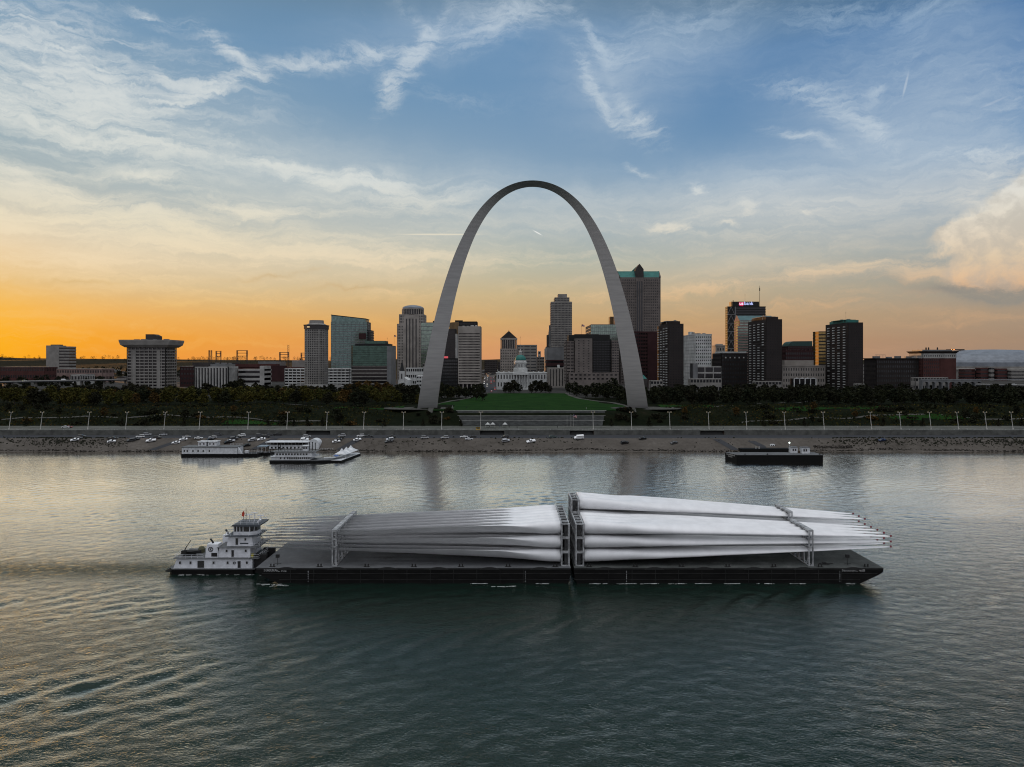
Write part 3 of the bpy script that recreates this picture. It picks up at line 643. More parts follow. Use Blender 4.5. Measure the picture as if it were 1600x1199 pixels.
# ------------------------------------------------------------------ towboat
m_tw = mat('towboat_white', (0.76, 0.78, 0.82), 0.5, var=0.08, scale=0.6)
m_twg = mat('towboat_grey_deck', (0.10, 0.105, 0.11), 0.7)
m_roof = mat('towboat_dark_roof', (0.05, 0.06, 0.075), 0.6)
m_win = glass('dark_cabin_glass', (0.012, 0.014, 0.016), 0.1, 0.1)
m_yel = mat('yellow_paint', (0.45, 0.40, 0.05), 0.6)
def towboat():
    k = 192 / F; yn, yf, yc = 191.5, 202.5, 197.0; ox, oy = -80.0, yc
    e = empty('towboat', (ox, oy, 0), 'white river towboat with stepped decks and pilothouse pushing the barges from behind', 'towboat')
    def px(p): return X(p, 192) - ox
    hw = 5.5
    mb = MB(); st = px(262); bw = px(396)
    mb.prism([(st, -3.6), (st + 1.4, -hw), (bw, -hw), (bw, hw), (st + 1.4, hw), (st, 3.6)], -1.5, 2.0); mb.box(st - 0.3, bw, -hw - 0.14, hw + 0.14, 1.45, 1.75)
    mb.build('hull', m_hull, e)
    mb = MB(); mb.prism([(st, -3.6), (st + 1.4, -hw), (bw + 0.5, -hw), (bw + 0.5, hw), (st + 1.4, hw), (st, 3.6)], 2.0, 2.12); mb.build('deck', m_twg, e)
    for yy in (-3.4, 3.4):
        mb = MB(); mb.box(bw, -66.9 - ox, yy - 0.7, yy + 0.7, -0.5, 5.6); mb.build('push_knee', m_black, e)
    L1, L2, L3, LP = 4.9, 7.7, 10.55, 13.1; yh = hw - 0.7
    mb = MB(); mb.prism_y([(px(270.5), 2.12), (px(394), 2.12), (px(394), L1 - 0.12), (px(276), L1 - 0.12)], -yh, yh); mb.build('main_cabin', m_tw, e)
    mb = MB(); mb.box(px(271), px(405), -yh - 0.5, yh + 0.5, L1 - 0.12, L1); mb.build('upper_deck', m_twg, e)
    mb = MB(); mb.prism_y([(px(337.5), L1), (px(389.5), L1), (px(389.5), L2 - 0.12), (px(341), L2 - 0.12)], -yh + 0.6, yh - 0.6); mb.build('upper_cabin', m_tw, e)
    mb = MB(); mb.box(px(338), px(403), -yh + 0.1, yh - 0.1, L2 - 0.12, L2); mb.build('texas_deck', m_twg, e)
    mb = MB(); mb.prism_y([(px(350), L2), (px(391), L2), (px(390), L3 - 0.12), (px(353), L3 - 0.12)], -3.1, 3.1); mb.build('officer_cabin', m_tw, e)
    mb = MB(); mb.box(px(349), px(401), -3.9, 3.9, L3 - 0.12, L3); mb.build('bridge_deck', m_roof, e)
    # pilothouse
    mb = MB(); mb.prism([(px(359.5), -2.6), (px(386), -2.6), (px(395), -1.3), (px(395), 1.3), (px(386), 2.6), (px(359.5), 2.6)], L3, L3 + 0.95); mb.build('pilothouse', m_tw, e)
    mb = MB(); mb.prism([(px(360), -2.52), (px(385.8), -2.52), (px(394.5), -1.25), (px(394.5), 1.25), (px(385.8), 2.52), (px(360), 2.52)], L3 + 0.95, LP); pg = mb.build('pilothouse_glazing', m_win, e)
    mb = MB()
    for q in (359.5, 364, 369, 374, 384.5): mb.box(px(q), px(q) + 0.22, -2.62, -2.5, L3 + 0.9, LP)
    mb.tube((px(390.5), -1.95, L3 + 0.9), (px(391.5), -1.95, LP), 0.1)
    mb.box(px(359.5), px(385.6), -2.6, -2.49, LP - 0.16, LP - 0.02); mb.tube((px(385.4), -2.5, LP - 0.1), (px(391.6), -1.9, LP - 0.1), 0.08, n=4)
    mb.build('window_frame', m_tw, pg)
    mb = MB(); mb.prism_y([(px(357), LP), (px(402), LP), (px(404), LP + 0.55), (px(360), LP + 0.45)], -3.5, 3.5); rf = mb.build('roof', m_roof, e)
    mb = MB()
    for q in (362, 372, 382, 392, 400): mb.tube((px(q), -3.2, LP + 0.5), (px(q), -3.2, LP + 1.5), 0.045, n=5); mb.tube((px(q), 3.2, LP + 0.5), (px(q), 3.2, LP + 1.5), 0.045, n=5)
    for yy in (-3.2, 3.2): mb.tube((px(362), yy, LP + 1.5), (px(400), yy, LP + 1.5), 0.04, n=5); mb.tube((px(362), yy, LP + 1.0), (px(400), yy, LP + 1.0), 0.03, n=5)
    mb.build('roof_railing', m_tw, rf)
    for q, h in ((378, 2.4), (386, 2.9), (396, 2.2)):
        mb = MB(); mb.tube((px(q), 0.5, LP + 0.5), (px(q), 0.5, LP + h), 0.09); mb.box(px(q) - 0.9, px(q) + 0.9, 0.35, 0.65, LP + h - 0.1, LP + h + 0.12); mb.build('radar', m_tw, rf)
    mb = MB(); mb.tube((px(395), -1.5, LP + 0.5), (px(395) + 0.9, -1.7, LP + 1.6), 0.25, 0.34); mb.build('searchlight', m_tw, rf)
    mb = MB(); mb.tube((px(376), -1.0, LP + 0.4), (px(376), -1.0, 17.6), 0.08); mb.tube((px(374), -1.0, 15.6), (px(378), -1.0, 15.6), 0.05); mb.tube((px(372), -1.0, LP + 0.4), (px(372), -1.0, 16.9), 0.06); ms = mb.build('mast', m_roof, rf)
    m_or = mat('red_flag_cloth', (0.55, 0.06, 0.03), 0.8)
    mb = MB(); mb.prism_y([(px(372) - 0.5, 15.5), (px(372) + 0.15, 15.3), (px(372) + 0.35, 16.2), (px(372) + 0.05, 16.9), (px(372) - 0.35, 16.4)], -1.12, -1.07); mb.build('flag', m_or, ms)
    # stacks
    mb = MB(); mb.prism_y([(px(319), L1), (px(339), L1), (px(339), 8.5), (px(322), 8.5)], -4.4, -1.6); s1 = mb.build('funnel', m_tw, e)
    mb = MB(); mb.prism_y([(px(331), L1), (px(346), L1), (px(346), 9.6), (px(333), 9.6)], 1.6, 4.4); s2 = mb.build('funnel', m_tw, e)
    for s_, q, z, yy in ((s1, 328, 8.5, -3.0), (s2, 338, 9.6, 3.0)):
        mb = MB(); mb.tube((px(q), yy, z - 0.1), (px(q), yy, z + 0.4), 0.3); mb.tube((px(q), yy, z + 0.3), (px(q) - 0.7, yy, z + 1.2), 0.24); mb.build('exhaust_pipe', m_black, s_)
    mb = MB(); c = Vector((px(328), -4.44, 7.15)); n = 20
    mb.rings([[(c.x + r * math.cos(2 * math.pi * q / n), c.y - dy_, c.z + r * math.sin(2 * math.pi * q / n)) for q in range(n)] for r, dy_ in ((0.68, 0.0), (0.68, 0.05), (0.5, 0.05), (0.5, 0.0))], cap=False)
    mb.tube((c.x - 0.16, c.y, c.z - 0.35), (c.x - 0.16, c.y, c.z + 0.35), 0.09, n=4); mb.tube((c.x + 0.24, c.y, c.z + 0.32), (c.x - 0.16, c.y, c.z - 0.02), 0.08, n=4); mb.tube((c.x - 0.08, c.y, c.z + 0.05), (c.x + 0.26, c.y, c.z - 0.35), 0.08, n=4)
    mb.build('emblem', m_black, s1)
    mb = MB(); mb.box(px(329), px(338), -4.46, -4.38, 5.2, 6.2); lv = mb.build('louvre', m_black, s1)
    # windows, doors (on the camera side)
    def hole(name, p, z, w_, h, y, m_=m_win, par=e, rim=True):
        mb = MB(); mb.box(px(p) - w_ / 2, px(p) + w_ / 2, y - 0.05, y + 0.03, z - h / 2, z + h / 2); o = mb.build(name, m_, par)
        if rim:
            mb = MB(); a, b, c_, d_ = px(p) - w_ / 2, px(p) + w_ / 2, z - h / 2, z + h / 2
            mb.box(a - 0.09, a - 0.005, y - 0.08, y, c_ - 0.09, d_ + 0.09); mb.box(b + 0.005, b + 0.09, y - 0.08, y, c_ - 0.09, d_ + 0.09); mb.box(a, b, y - 0.08, y, d_ + 0.005, d_ + 0.09); mb.box(a, b, y - 0.08, y, c_ - 0.09, c_ - 0.005)
            mb.build('frame', m_tw, o)
    for p in (281, 297.5, 333.5, 355.5, 385.5): hole('window', p, 3.65, 0.55, 0.7, -yh)
    hole('door', 313.5, 3.2, 1.8, 1.9, -yh); hole('door', 373.5, 3.15, 0.85, 1.85, -yh)
    for p in (352.5, 382.5): hole('window', p, 6.7, 0.55, 0.7, -yh + 0.6)
    hole('door', 362, 6.0, 0.7, 1.85, -yh + 0.6)
    hole('door', 366, 8.95, 0.7, 1.8, -3.1); hole('window', 379.5, 9.55, 0.5, 0.65, -3.1)
    mb = MB(); mb.box(px(371), px(384), -3.15, -3.08, 8.25, 8.6); mb.build('name_board', m_roof, e)
    for p, z, y in ((366, 3.6, -yh), (369.5, 10.9, -2.6)):
        mb = MB(); c = Vector((px(p), y - 0.06, z)); n = 14
        mb.rings([[(c.x + r * math.cos(2 * math.pi * q / n), c.y - dy_, c.z + r * math.sin(2 * math.pi * q / n)) for q in range(n)] for r, dy_ in ((0.36, 0.0), (0.36, 0.08), (0.2, 0.08), (0.2, 0.0))], cap=False)
        mb.build('life_ring', m_black if z < 5 else m_tw, e)
    # railings
    def rail(pts, z, h=1.0):
        mb = MB()
        for (a, ya), (b, yb) in zip(pts, pts[1:]):
            n = max(1, int(math.hypot(px(b) - px(a), yb - ya) / 1.5))
            for q in range(n + 1):
                x, y = px(a) + (px(b) - px(a)) * q / n, ya + (yb - ya) * q / n; mb.tube((x, y, z), (x, y, z + h), 0.035, n=4)
            for hh in (h, h * 0.55): mb.tube((px(a), ya, z + hh), (px(b), yb, z + hh), 0.03, n=4)
        mb.build('railing', m_tw, e)
    rail([(318, -yh - 0.4), (273, -yh - 0.4), (273, yh + 0.4)], L1); rail([(389, -yh - 0.4), (404, -yh - 0.4), (404, yh + 0.4)], L1)
    rail([(390, -yh + 0.2), (402, -yh + 0.2), (402, yh - 0.2)], L2); rail([(358, -3.8), (350, -3.8), (350, 3.8)], L3); rail([(386, -3.8), (400, -3.8), (400, 3.8)], L3)
    # aft deck: skiff, davit crane, locker
    mb = MB(); hx = px(291); rg = []
    for q, (dx_, w_, zt) in enumerate([(-2.4, 0.7, 0.0), (-1.5, 0.95, 0.0), (0.5, 1.0, 0.02), (1.8, 0.7, 0.1), (2.8, 0.08, 0.25)]):
        rg.append([(hx + dx_, -2.0 - w_, 6.15 + zt), (hx + dx_, -2.0 - w_ * 0.6, 5.5), (hx + dx_, -2.0 + w_ * 0.6, 5.5), (hx + dx_, -2.0 + w_, 6.15 + zt)])
    mb.rings(rg); mb.box(hx - 1.5, hx + 1.2, -2.5, -1.5, L1, 5.5); mb.build('skiff', m_black, e)
    mb = MB(); mb.tube((px(283), -3.2, L1), (px(283), -3.2, 6.4), 0.28); mb.tube((px(283), -3.2, 6.3), (px(287), -3.0, 7.7), 0.14); mb.tube((px(287), -3.0, 7.7), (px(293), -2.8, 9.3), 0.09); mb.box(px(281) - 0.3, px(285) + 0.2, -3.6, -2.8, 5.6, 6.5); mb.build('deck_crane', m_black, e)
    mb = MB(); mb.lathe((px(300), 1.0, L1), [(0.9, 0), (0.95, 1.0), (0.6, 1.6), (0.2, 1.8)], 12); mb.build('winch', mat('olive_canvas', (0.09, 0.09, 0.05), 0.8), e)
    mb = MB(); mb.box(px(391) - 0.1, px(394), -4.1, -3.4, L1, L1 + 0.9); mb.build('locker', m_yel, e)
    e.location = (ox * 1.0115, oy + 2.2, -0.62); e.scale = (1.0115, 1.0115, 1.0115)
    # gear on the head deck, stairs
    mb = MB()
    for q in range(8): mb.box(px(391) + q * 0.22, px(391) + q * 0.22 + 0.3, 0.6, 1.6, L2 + 2.5 - q * 0.33 - 0.06, L2 + 2.5 - q * 0.33)
    mb.build('stairs', m_twg, e)
    for q, yy in ((398, -2.4), (401, 0.5), (399, 3.2)):
        mb = MB(); mb.tube((px(q) - 0.5, yy, 2.7), (px(q) + 0.5, yy, 2.7), 0.5, n=10); mb.box(px(q) - 0.7, px(q) + 0.7, yy - 0.4, yy + 0.4, 2.12, 2.4); mb.build('deck_winch', m_black, e)
towboat()
# foam along the waterline and at the bow
m_foam = mat('foam', (0.55, 0.57, 0.57), 0.9)
mb = MB(); rf_ = random.Random(3)
def foam_run(x0, x1, y0, n, lw, amp):
    for q in range(n):
        x = x0 + (x1 - x0) * rf_.random(); y = y0 - abs(rf_.gauss(0, amp)); L = lw * (0.4 + rf_.random())
        a = rf_.uniform(-0.1, 0.5); w_ = rf_.uniform(0.05, 0.13)
        for s_ in range(4):
            xx = x + L * s_ / 4 * math.cos(a) + rf_.gauss(0, 0.05); yy = y + L * s_ / 4 * math.sin(a) * 0.35
            mb.quad((xx, yy - w_, 0.09), (xx + L / 4, yy - w_ * 0.8, 0.09), (xx + L / 4.3, yy + w_, 0.1), (xx, yy + w_ * 0.7, 0.1))
for xc_ in (-12, 5, 20, 27, 33, 40, 47, 55, 63, 72): foam_run(xc_, xc_ + 4.5, 185.7, 7, 1.6, 0.25)
foam_run(-67, -59, 185.2, 22, 1.2, 0.9); foam_run(86, 94, 187.5, 26, 1.0, 1.2); foam_run(-6, 4, 183.5, 8, 1.5, 0.4); foam_run(-93, -67, 193.3, 20, 1.2, 0.3)
tag(mb.build('water_foam', m_foam), kind='stuff')

# ------------------------------------------------------------------ city
W_ = lambda n, c, **k: mat('facade_' + n, c, k.pop('rough', 0.85), var=k.pop('var', 0.10), scale=k.pop('scale', 0.08), spec=0.2, **k)
m_lime = W_('limestone', (0.31, 0.285, 0.26)); m_conc = W_('concrete', (0.24, 0.23, 0.215)); m_pale = W_('pale_concrete', (0.36, 0.355, 0.34))
m_wht = W_('white_stone', (0.52, 0.53, 0.52)); m_brown = W_('brown_granite', (0.155, 0.135, 0.125)); m_dbrn = W_('dark_brown', (0.050, 0.045, 0.044))
m_blk = W_('black_panel', (0.014, 0.0145, 0.015), rough=0.5); m_dbrick = W_('dark_brick', (0.028, 0.023, 0.022)); m_red = W_('red_brick', (0.075, 0.030, 0.027))
m_dred = W_('dark_red_granite', (0.040, 0.017, 0.018)); m_pink = W_('pink_granite', (0.22, 0.155, 0.14)); m_cop = W_('copper_roof', (0.035, 0.16, 0.14), rough=0.6)
m_bronze = W_('bronze_panel', (0.17, 0.115, 0.06), rough=0.4); m_grey = W_('grey_metal', (0.16, 0.165, 0.17), rough=0.5); m_roofd = W_('roof_felt', (0.075, 0.075, 0.075))
m_met = W_('silver_roof_metal', (0.20, 0.22, 0.25), rough=0.5)
g_dk = glass('glass_dark', (0.022, 0.024, 0.027), 0.12, 0.15); g_blk = glass('glass_black', (0.012, 0.012, 0.013), 0.1, 0.1); g_teal = glass('glass_teal', (0.16, 0.25, 0.24), 0.14, 0.75)
g_grn = glass('glass_green', (0.075, 0.140, 0.118), 0.12, 0.7); g_gold = glass('glass_gold', (0.34, 0.24, 0.09), 0.15, 0.8); g_sky = glass('glass_sky', (0.28, 0.37, 0.32), 0.12, 0.8); g_mid = glass('glass_grey', (0.06, 0.066, 0.07), 0.15, 0.3)
m_lit = mat('lit_window', (0.5, 0.4, 0.25), 0.5, emit=(1.0, 0.72, 0.38), estr=0.9); m_lamp = mat('lamp_glow', (0.8, 0.7, 0.5), 0.5, emit=(1.0, 0.78, 0.5), estr=0.7)
BASE = 18.6
def bld(name, label, x0, x1, d, xs=None, D=30.0, cat='building'):
    """an Empty on the ground for a building whose front spans photo columns x0..x1 at distance d; xs parts a visible left side from the front"""
    if xs is not None: D = d * ((xs - CX) / (x0 - CX) - 1); x0 = xs
    a, b = X(x0, d), X(x1, d)
    e = empty(name, ((a + b) / 2, d + D / 2, BASE), label, cat)
    e_ = dict(e=e, w=b - a, D=D, d=d, cx=(a + b) / 2)
    return e_
def zz(B, py): return Z(py, B['d']) - BASE
def lx(B, px): return X(px, B['d']) - B['cx']
def outline(x0, x1, y0, y1, ch=0.0):
    if not ch: return [(x0, y0), (x1, y0), (x1, y1), (x0, y1)]
    return [(x0 + ch, y0), (x1 - ch, y0), (x1, y0 + ch), (x1, y1 - ch), (x1 - ch, y1), (x0 + ch, y1), (x0, y1 - ch), (x0, y0 + ch)]
def inset(poly, t):
    n = len(poly); out = []
    for k in range(n):
        p0, p1, p2 = Vector(poly[k - 1]), Vector(poly[k]), Vector(poly[(k + 1) % n])
        e1, e2 = (p1 - p0).normalized(), (p2 - p1).normalized(); n1, n2 = Vector((-e1.y, e1.x)), Vector((-e2.y, e2.x))
        bis = (n1 + n2); out.append(tuple(p1 + bis * (t / max(0.3, 0.5 * bis.length_squared))))
    return out
def tower(B, poly, z0, z1, nf, wm, gm, frac=0.5, pier=3.2, pw=0.7, top=2.5, base=0.0, proud=0.45, par=None, pproud=0.05, band='window_band'):
    """storeys: a wall of spandrels and piers, and one recessed strip of window glass per storey"""
    e = par or B['e']; mb = MB(); fh = (z1 - top - z0 - base) / nf; inn = inset(poly, proud)
    if base > 0: mb.prism(poly, z0, z0 + base)
    for i in range(nf):
        a = z0 + base + i * fh; mb.prism(poly, a + (0.001 if i or base else 0), a + fh * (1 - frac))
    mb.prism(poly, z1 - top, z1)
    if pier:
        n = len(poly); out = inset(poly, -pproud)
        for k in range(n):
            p, q = Vector(out[k]), Vector(out[(k + 1) % n]); L = (q - p).length; t = (q - p) / L; nrm = Vector((-t.y, t.x)); m_ = max(1, round(L / pier))
            if p.y > 0.2 and q.y > 0.2 and abs(p.y - q.y) < 1: continue
            for j in range(m_ + 1):
                c = p + t * (pw / 2 + (L - pw) * j / m_); a1 = c - t * pw / 2; b1 = c + t * pw / 2; dd_ = proud + pproud - 0.02
                mb.prism([tuple(a1), tuple(b1), tuple(b1 + nrm * dd_), tuple(a1 + nrm * dd_)], z0 + 0.01, z1 - 0.01)
    mb.build('wall', wm, e)
    bm_ = MB(); bm_.prism(inn, 0, fh * frac + 0.02); me = bm_.mesh(band, gm)
    for i in range(nf): link(band, me, e, (0, 0, z0 + base + i * fh + fh * (1 - frac) - 0.01))
def block(B, x0, x1, y0, y1, z0, z1, m_, name='wall', ch=0.0, par=None):
    mb = MB(); mb.prism(outline(x0, x1, y0, y1, ch), z0, z1); return mb.build(name, m_, par or B['e'])
def units(B, x0, x1, z, n, seed=1, h=(1.5, 3.5), m_=None, depth=0.5):
    r_ = random.Random(seed)
    for k in range(n):
        w_ = (x1 - x0) / n * r_.uniform(0.35, 0.8); c = x0 + (x1 - x0) * (k + 0.5) / n; hh = r_.uniform(*h); yy = r_.uniform(-0.25, 0.25) * B['D']
        mb = MB(); mb.box(c - w_ / 2, c + w_ / 2, yy - 2, yy + 3, z - 0.02, z + hh); mb.build('roof_unit', m_ or m_grey, B['e'])
def antenna(B, x, z, h, r=0.12, y=0.0):
    mb = MB(); mb.tube((x, y, z), (x, y, z + h), r, r * 0.6, 5); mb.tube((x, y, z + h * 0.75), (x, y, z + h * 0.9), r * 1.9, r * 1.9, 5); return mb.build('antenna', m_blk, B['e'])
m_fr, m_fw, m_fb = mat('flag_red', (0.35, 0.03, 0.04), 0.8), mat('flag_white', (0.55, 0.55, 0.55), 0.8), mat('flag_blue', (0.02, 0.03, 0.12), 0.8)
def us_flag(par, x, y, z, L):
    """striped flag with a blue canton hanging from (x, y, z)"""
    mb = MB(); h = L * 0.6; n = 8
    for st in range(7):
        mb.cur = st % 2
        for k in range(n):
            def P(u, v): return (x + u * L * 0.85, y - 0.15 * math.sin(u * 7) * L * 0.3, z - v * h - u * u * L * 0.25)
            u0, u1 = k / n, (k + 1) / n; mb.cur = 2 if (st < 4 and k < 3) else st % 2
            a, b = st / 7, (st + 1) / 7
            mb.quad(P(u0, b), P(u1, b), P(u1, a), P(u0, a))
    return mb.build('flag', [m_fr, m_fw, m_fb], par)
def R4(B): return outline(-B['w'] / 2, B['w'] / 2, -B['D'] / 2, B['D'] / 2)

# --- far left
B = bld('office_slab', 'plain grey office slab standing alone at far left against the orange sky', 72, 108, 1500, D=25)
block(B, -B['w'] / 2, lx(B, 92), -12.5, 12.5, 0, zz(B, 540), m_conc)
tower(B, outline(lx(B, 92) + 0.02, B['w'] / 2, -12, 12), 0, zz(B, 541.5), 11, m_conc, g_dk, 0.5, 0)
block(B, lx(B, 76), lx(B, 90), -6, 6, zz(B, 540) - 0.02, zz(B, 538.5), m_roofd, 'roof_unit')
for lab, x0, x1, yt, d, wm, nf in [('low red brown warehouse with pale roof edge at the far left below the hills', 0, 70, 574, 1420, m_red, 2), ('long pale roofed depot with brick wall right of the red brown warehouse', 88, 160, 577, 1350, m_pink, 2),
                                ('small white hipped building beside the left highway', 110, 126, 586, 1200, m_pale, 1), ('dark brick block between the gantry roofed tower and the column fronted building', 281, 305, 573, 1120, m_dred, 4)]:
    B = bld('warehouse', lab, x0, x1, d, D=40); tower(B, R4(B), 0, zz(B, yt), nf, wm, g_dk, 0.4, 5, 1.6, top=2.2); block(B, -B['w'] / 2 - 0.4, B['w'] / 2 + 0.4, -20.4, 20.4, zz(B, yt), zz(B, yt) + 0.7, m_conc, 'roof_edge')
B = bld('apartment_block', 'wide concrete apartment block with an overhanging flat crown and balcony grid', 198, 259, 980, D=32); z1 = zz(B, 543)
tower(B, outline(-B['w'] / 2, B['w'] / 2, -16, 16), 0, z1, 14, m_conc, g_blk, 0.62, 6.0, 0.9, top=0.5, proud=1.2)
for q in (0.18, 0.82): block(B, -B['w'] / 2 + B['w'] * q - 2, -B['w'] / 2 + B['w'] * q + 2, -16.25, -15.0, 0, z1 - 3, m_conc, 'bay')
mb = MB(); hw = B['w'] / 2; mb.rings([[(-a, -b, z), (a, -b, z), (a, b, z), (-a, b, z)] for a, b, z in ((hw + 2, 17.5, z1), (hw + 6.5, 21, z1 + 3.4), (hw + 8, 22, z1 + 8.6), (hw + 8, 22, z1 + 10.4))]); mb.build('crown', m_conc, B['e'])
mb = MB(); mb.prism_y([(lx(B, 221), z1 + 10.3), (lx(B, 240), z1 + 10.3), (lx(B, 240), zz(B, 525)), (lx(B, 234), zz(B, 522)), (lx(B, 221), zz(B, 522))], -5, 8); mb.build('penthouse', m_dbrn, B['e'])
units(B, -hw, hw, z1 + 10.3, 4, 3, (0.8, 1.6))
# --- ballpark behind
B = bld('ballpark', 'dark red brick ballpark with steel light towers behind the low white buildings', 288, 475, 1420, D=120)
block(B, -B['w'] / 2, B['w'] / 2, -60, 60, 0, zz(B, 574), m_red); block(B, lx(B, 290), lx(B, 342), -30, 55, zz(B, 574) - 0.01, zz(B, 567), m_dbrn, 'stand'); block(B, lx(B, 345), lx(B, 432), -62, -40, zz(B, 574) - 0.02, zz(B, 569), m_red, 'stand')
block(B, lx(B, 424), lx(B, 445), -64, -45, 0, zz(B, 571.5), m_dred, 'stand'); block(B, lx(B, 449), lx(B, 474), -30, 10, zz(B, 574) - 0.02, zz(B, 563), m_conc, 'press_box'); block(B, lx(B, 395), lx(B, 424), -30, 30, zz(B, 574) - 0.02, zz(B, 565), m_grey, 'stand')
for xa, xb, yt in ((307, 310.5, 547), (318.5, 325.5, 548), (352.5, 368.5, 547), (422, 436, 550), (457, 470, 551)):
    mb = MB(); a, b = lx(B, xa), lx(B, xb); zt, zb = zz(B, yt), zz(B, 574) - 1; zl = zt - 0.42 * (zt - zz(B, 570))
    for q in (a, b):
        for w_ in (-0.5, 0.5): mb.box(q + w_ * 2.0 - 0.45, q + w_ * 2.0 + 0.45, -0.45, 0.45, zb, zt)
        for k in range(6): mb.box(q - 1.5, q + 1.5, -0.4, 0.4, zl + (zt - zl) * k / 5.5, zl + (zt - zl) * k / 5.5 + 1.3)
    for z in ((zt - 1, zl, (zt + zl) / 2) if b - a > 8 else (zl,)): mb.box(a, b, -0.35, 0.35, z, z + 1.1)
    mb.build('light_tower', m_dbrn, B['e'])
# lattice mast
e = empty('lattice_mast', (X(450.5, 1500), 1500, BASE), 'thin lattice radio mast standing against the orange sky by the ballpark', 'mast')
mb = MB(); zt = Z(539, 1500) - BASE
for k in range(20):
    z0, z1 = zt * k / 20, zt * (k + 1) / 20; s0, s1 = 2.2 - 0.6 * k / 20, 2.2 - 0.6 * (k + 1) / 20
    for sx in (-1, 1): mb.tube((sx * s0, 0, z0), (sx * s1, 0, z1), 0.28, n=4); mb.tube((sx * s0, 0, z0), (-sx * s1, 0, z1), 0.2, n=4)
mb.build('lattice', mat('mast_steel', (0.16, 0.09, 0.06), 0.7), e)
# --- low row in front of it
B = bld('column_building', 'low white building fronted by close vertical fins under a dark cornice', 303, 357, 960, D=34)
tower(B, R4(B), 0, zz(B, 573), 1, m_pale, g_dk, 0.985, 4.1, 2.0, top=2.0, base=0, proud=1.3); block(B, -B['w'] / 2 - 0.3, lx(B, 326), -17.4, 17, zz(B, 573), zz(B, 567), m_dbrn, 'penthouse'); block(B, lx(B, 326.5), B['w'] / 2 - 4, -14, 17, zz(B, 573), zz(B, 569), m_grey, 'penthouse')
units(B, -5, 20, zz(B, 569), 3, 5, (1, 2))
B = bld('banded_office', 'low beige office with four dark ribbon windows right of the column fronted building', 372, 413, 990, D=30)
tower(B, R4(B), zz(B, 602), zz(B, 577), 3, m_pale, g_blk, 0.5, 0, top=2.4); block(B, -B['w'] / 2 + 3, B['w'] / 2 - 12, -14, 14, 0, zz(B, 602), m_wht); block(B, lx(B, 406), B['w'] / 2, -15.3, 12, zz(B, 602) + 0.1, zz(B, 572), m_pale, 'stair_tower')
tower(B, outline(lx(B, 377), lx(B, 403), -15.6, -14.05), 0, zz(B, 602), 1, m_wht, g_dk, 0.95, 3.2, 1.2, top=1.2, proud=0.8)
B = bld('parking_garage', 'white open deck parking garage behind the slim hotel tower', 444, 546, 1150, D=40)
tower(B, R4(B), 0, zz(B, 576), 6, m_wht, g_blk, 0.55, 6.5, 0.8, top=1.4, proud=1.0, band='deck_opening')
B = bld('hotel_tower', 'slim rounded hotel tower with close vertical ribs and a dark crown', 474, 505, 1020, D=34); hw = B['w'] / 2; z1 = zz(B, 514)
tower(B, outline(-hw, hw, -17, 17, 6), 0, z1, 26, m_conc, g_dk, 0.6, 2.7, 1.0, top=1.2, proud=0.8)
mb = MB(); mb.prism(inset(outline(-hw, hw, -17, 17, 6), -0.9), z1, z1 + 4.8); mb.build('crown_glazing', g_blk, B['e']); mb = MB(); mb.prism(inset(outline(-hw, hw, -17, 17, 6), -1.5), z1 + 4.8, z1 + 6.2); mb.build('crown_roof', m_dbrn, B['e'])
mb = MB(); mb.lathe((0, 0, 0), [(hw + 1, z1 + 6.2), (hw - 3.5, z1 + 8.5), (hw - 4, z1 + 13.0)], 16); mb.build('penthouse', m_conc, B['e'])
block(B, lx(B, 480), lx(B, 484), -17.95, -17.91, z1 + 2.0, z1 + 3.2, m_lit, 'lit_window')
block(B, -hw - 20, hw + 26, -19, -17.2, 0, zz(B, 601), m_pale, 'podium')
B = bld('glass_tower', 'pale teal glass apartment tower with a slanting roof edge and balcony lines', 517, 574, 1200, D=30); hw = B['w'] / 2
tower(B, outline(-hw, hw, -15, 15), 0, zz(B, 503), 26, m_grey, g_teal, 0.72, 7.2, 0.4, top=0.6, proud=0.4)
mb = MB(); mb.prism_y([(-hw + 0.5, zz(B, 503)), (hw - 3, zz(B, 503)), (hw - 3, zz(B, 499)), (-hw + 0.5, zz(B, 493))], -14.3, 14); mb.build('roof_screen', g_teal, B['e'])
mb = MB(); mb.prism_y([(-hw, zz(B, 493)), (hw - 2.4, zz(B, 499)), (hw - 2.4, zz(B, 499) + 1.2), (-hw, zz(B, 493) + 1.4)], -15.2, 14.5); mb.build('roof_edge', m_blk, B['e'])
tower(B, outline(hw + 0.02, lx(B, 579), -10, 15), 0, zz(B, 516), 22, m_dbrn, g_mid, 0.5, 0, top=1); block(B, lx(B, 561), lx(B, 572), -15.9, -15.05, zz(B, 530), zz(B, 521), m_dred, 'louvre')
B = bld('glass_box', 'dark green mirror glass office box with gold lit left corner', 547, 611, 950, D=40); hw = B['w'] / 2
P_ = [(-hw, -14), (-hw + 3.5, -20), (hw, -20), (hw, 20), (-hw, 20)]
tower(B, P_, zz(B, 572), zz(B, 540), 9, m_blk, g_grn, 0.88, 0, top=0.5, proud=0.12); tower(B, P_, 0, zz(B, 572) - 0.02, 7, m_conc, g_blk, 0.74, 0, top=0.6, proud=0.3)
block(B, lx(B, 568), lx(B, 600), -10, 12, zz(B, 540), zz(B, 532.5), g_grn, 'penthouse'); block(B, lx(B, 554), lx(B, 606), -16, 17, zz(B, 540) - 0.02, zz(B, 537), m_blk, 'parapet'); block(B, hw - 5.5, hw + 0.08, -20.1, 20.06, 0.1, zz(B, 541), m_grey, 'pier')
antenna(B, lx(B, 601), zz(B, 537), 9); o = antenna(B, lx(B, 612), zz(B, 537), 12); us_flag(o, lx(B, 612), 0, zz(B, 537) + 12, 3.4)
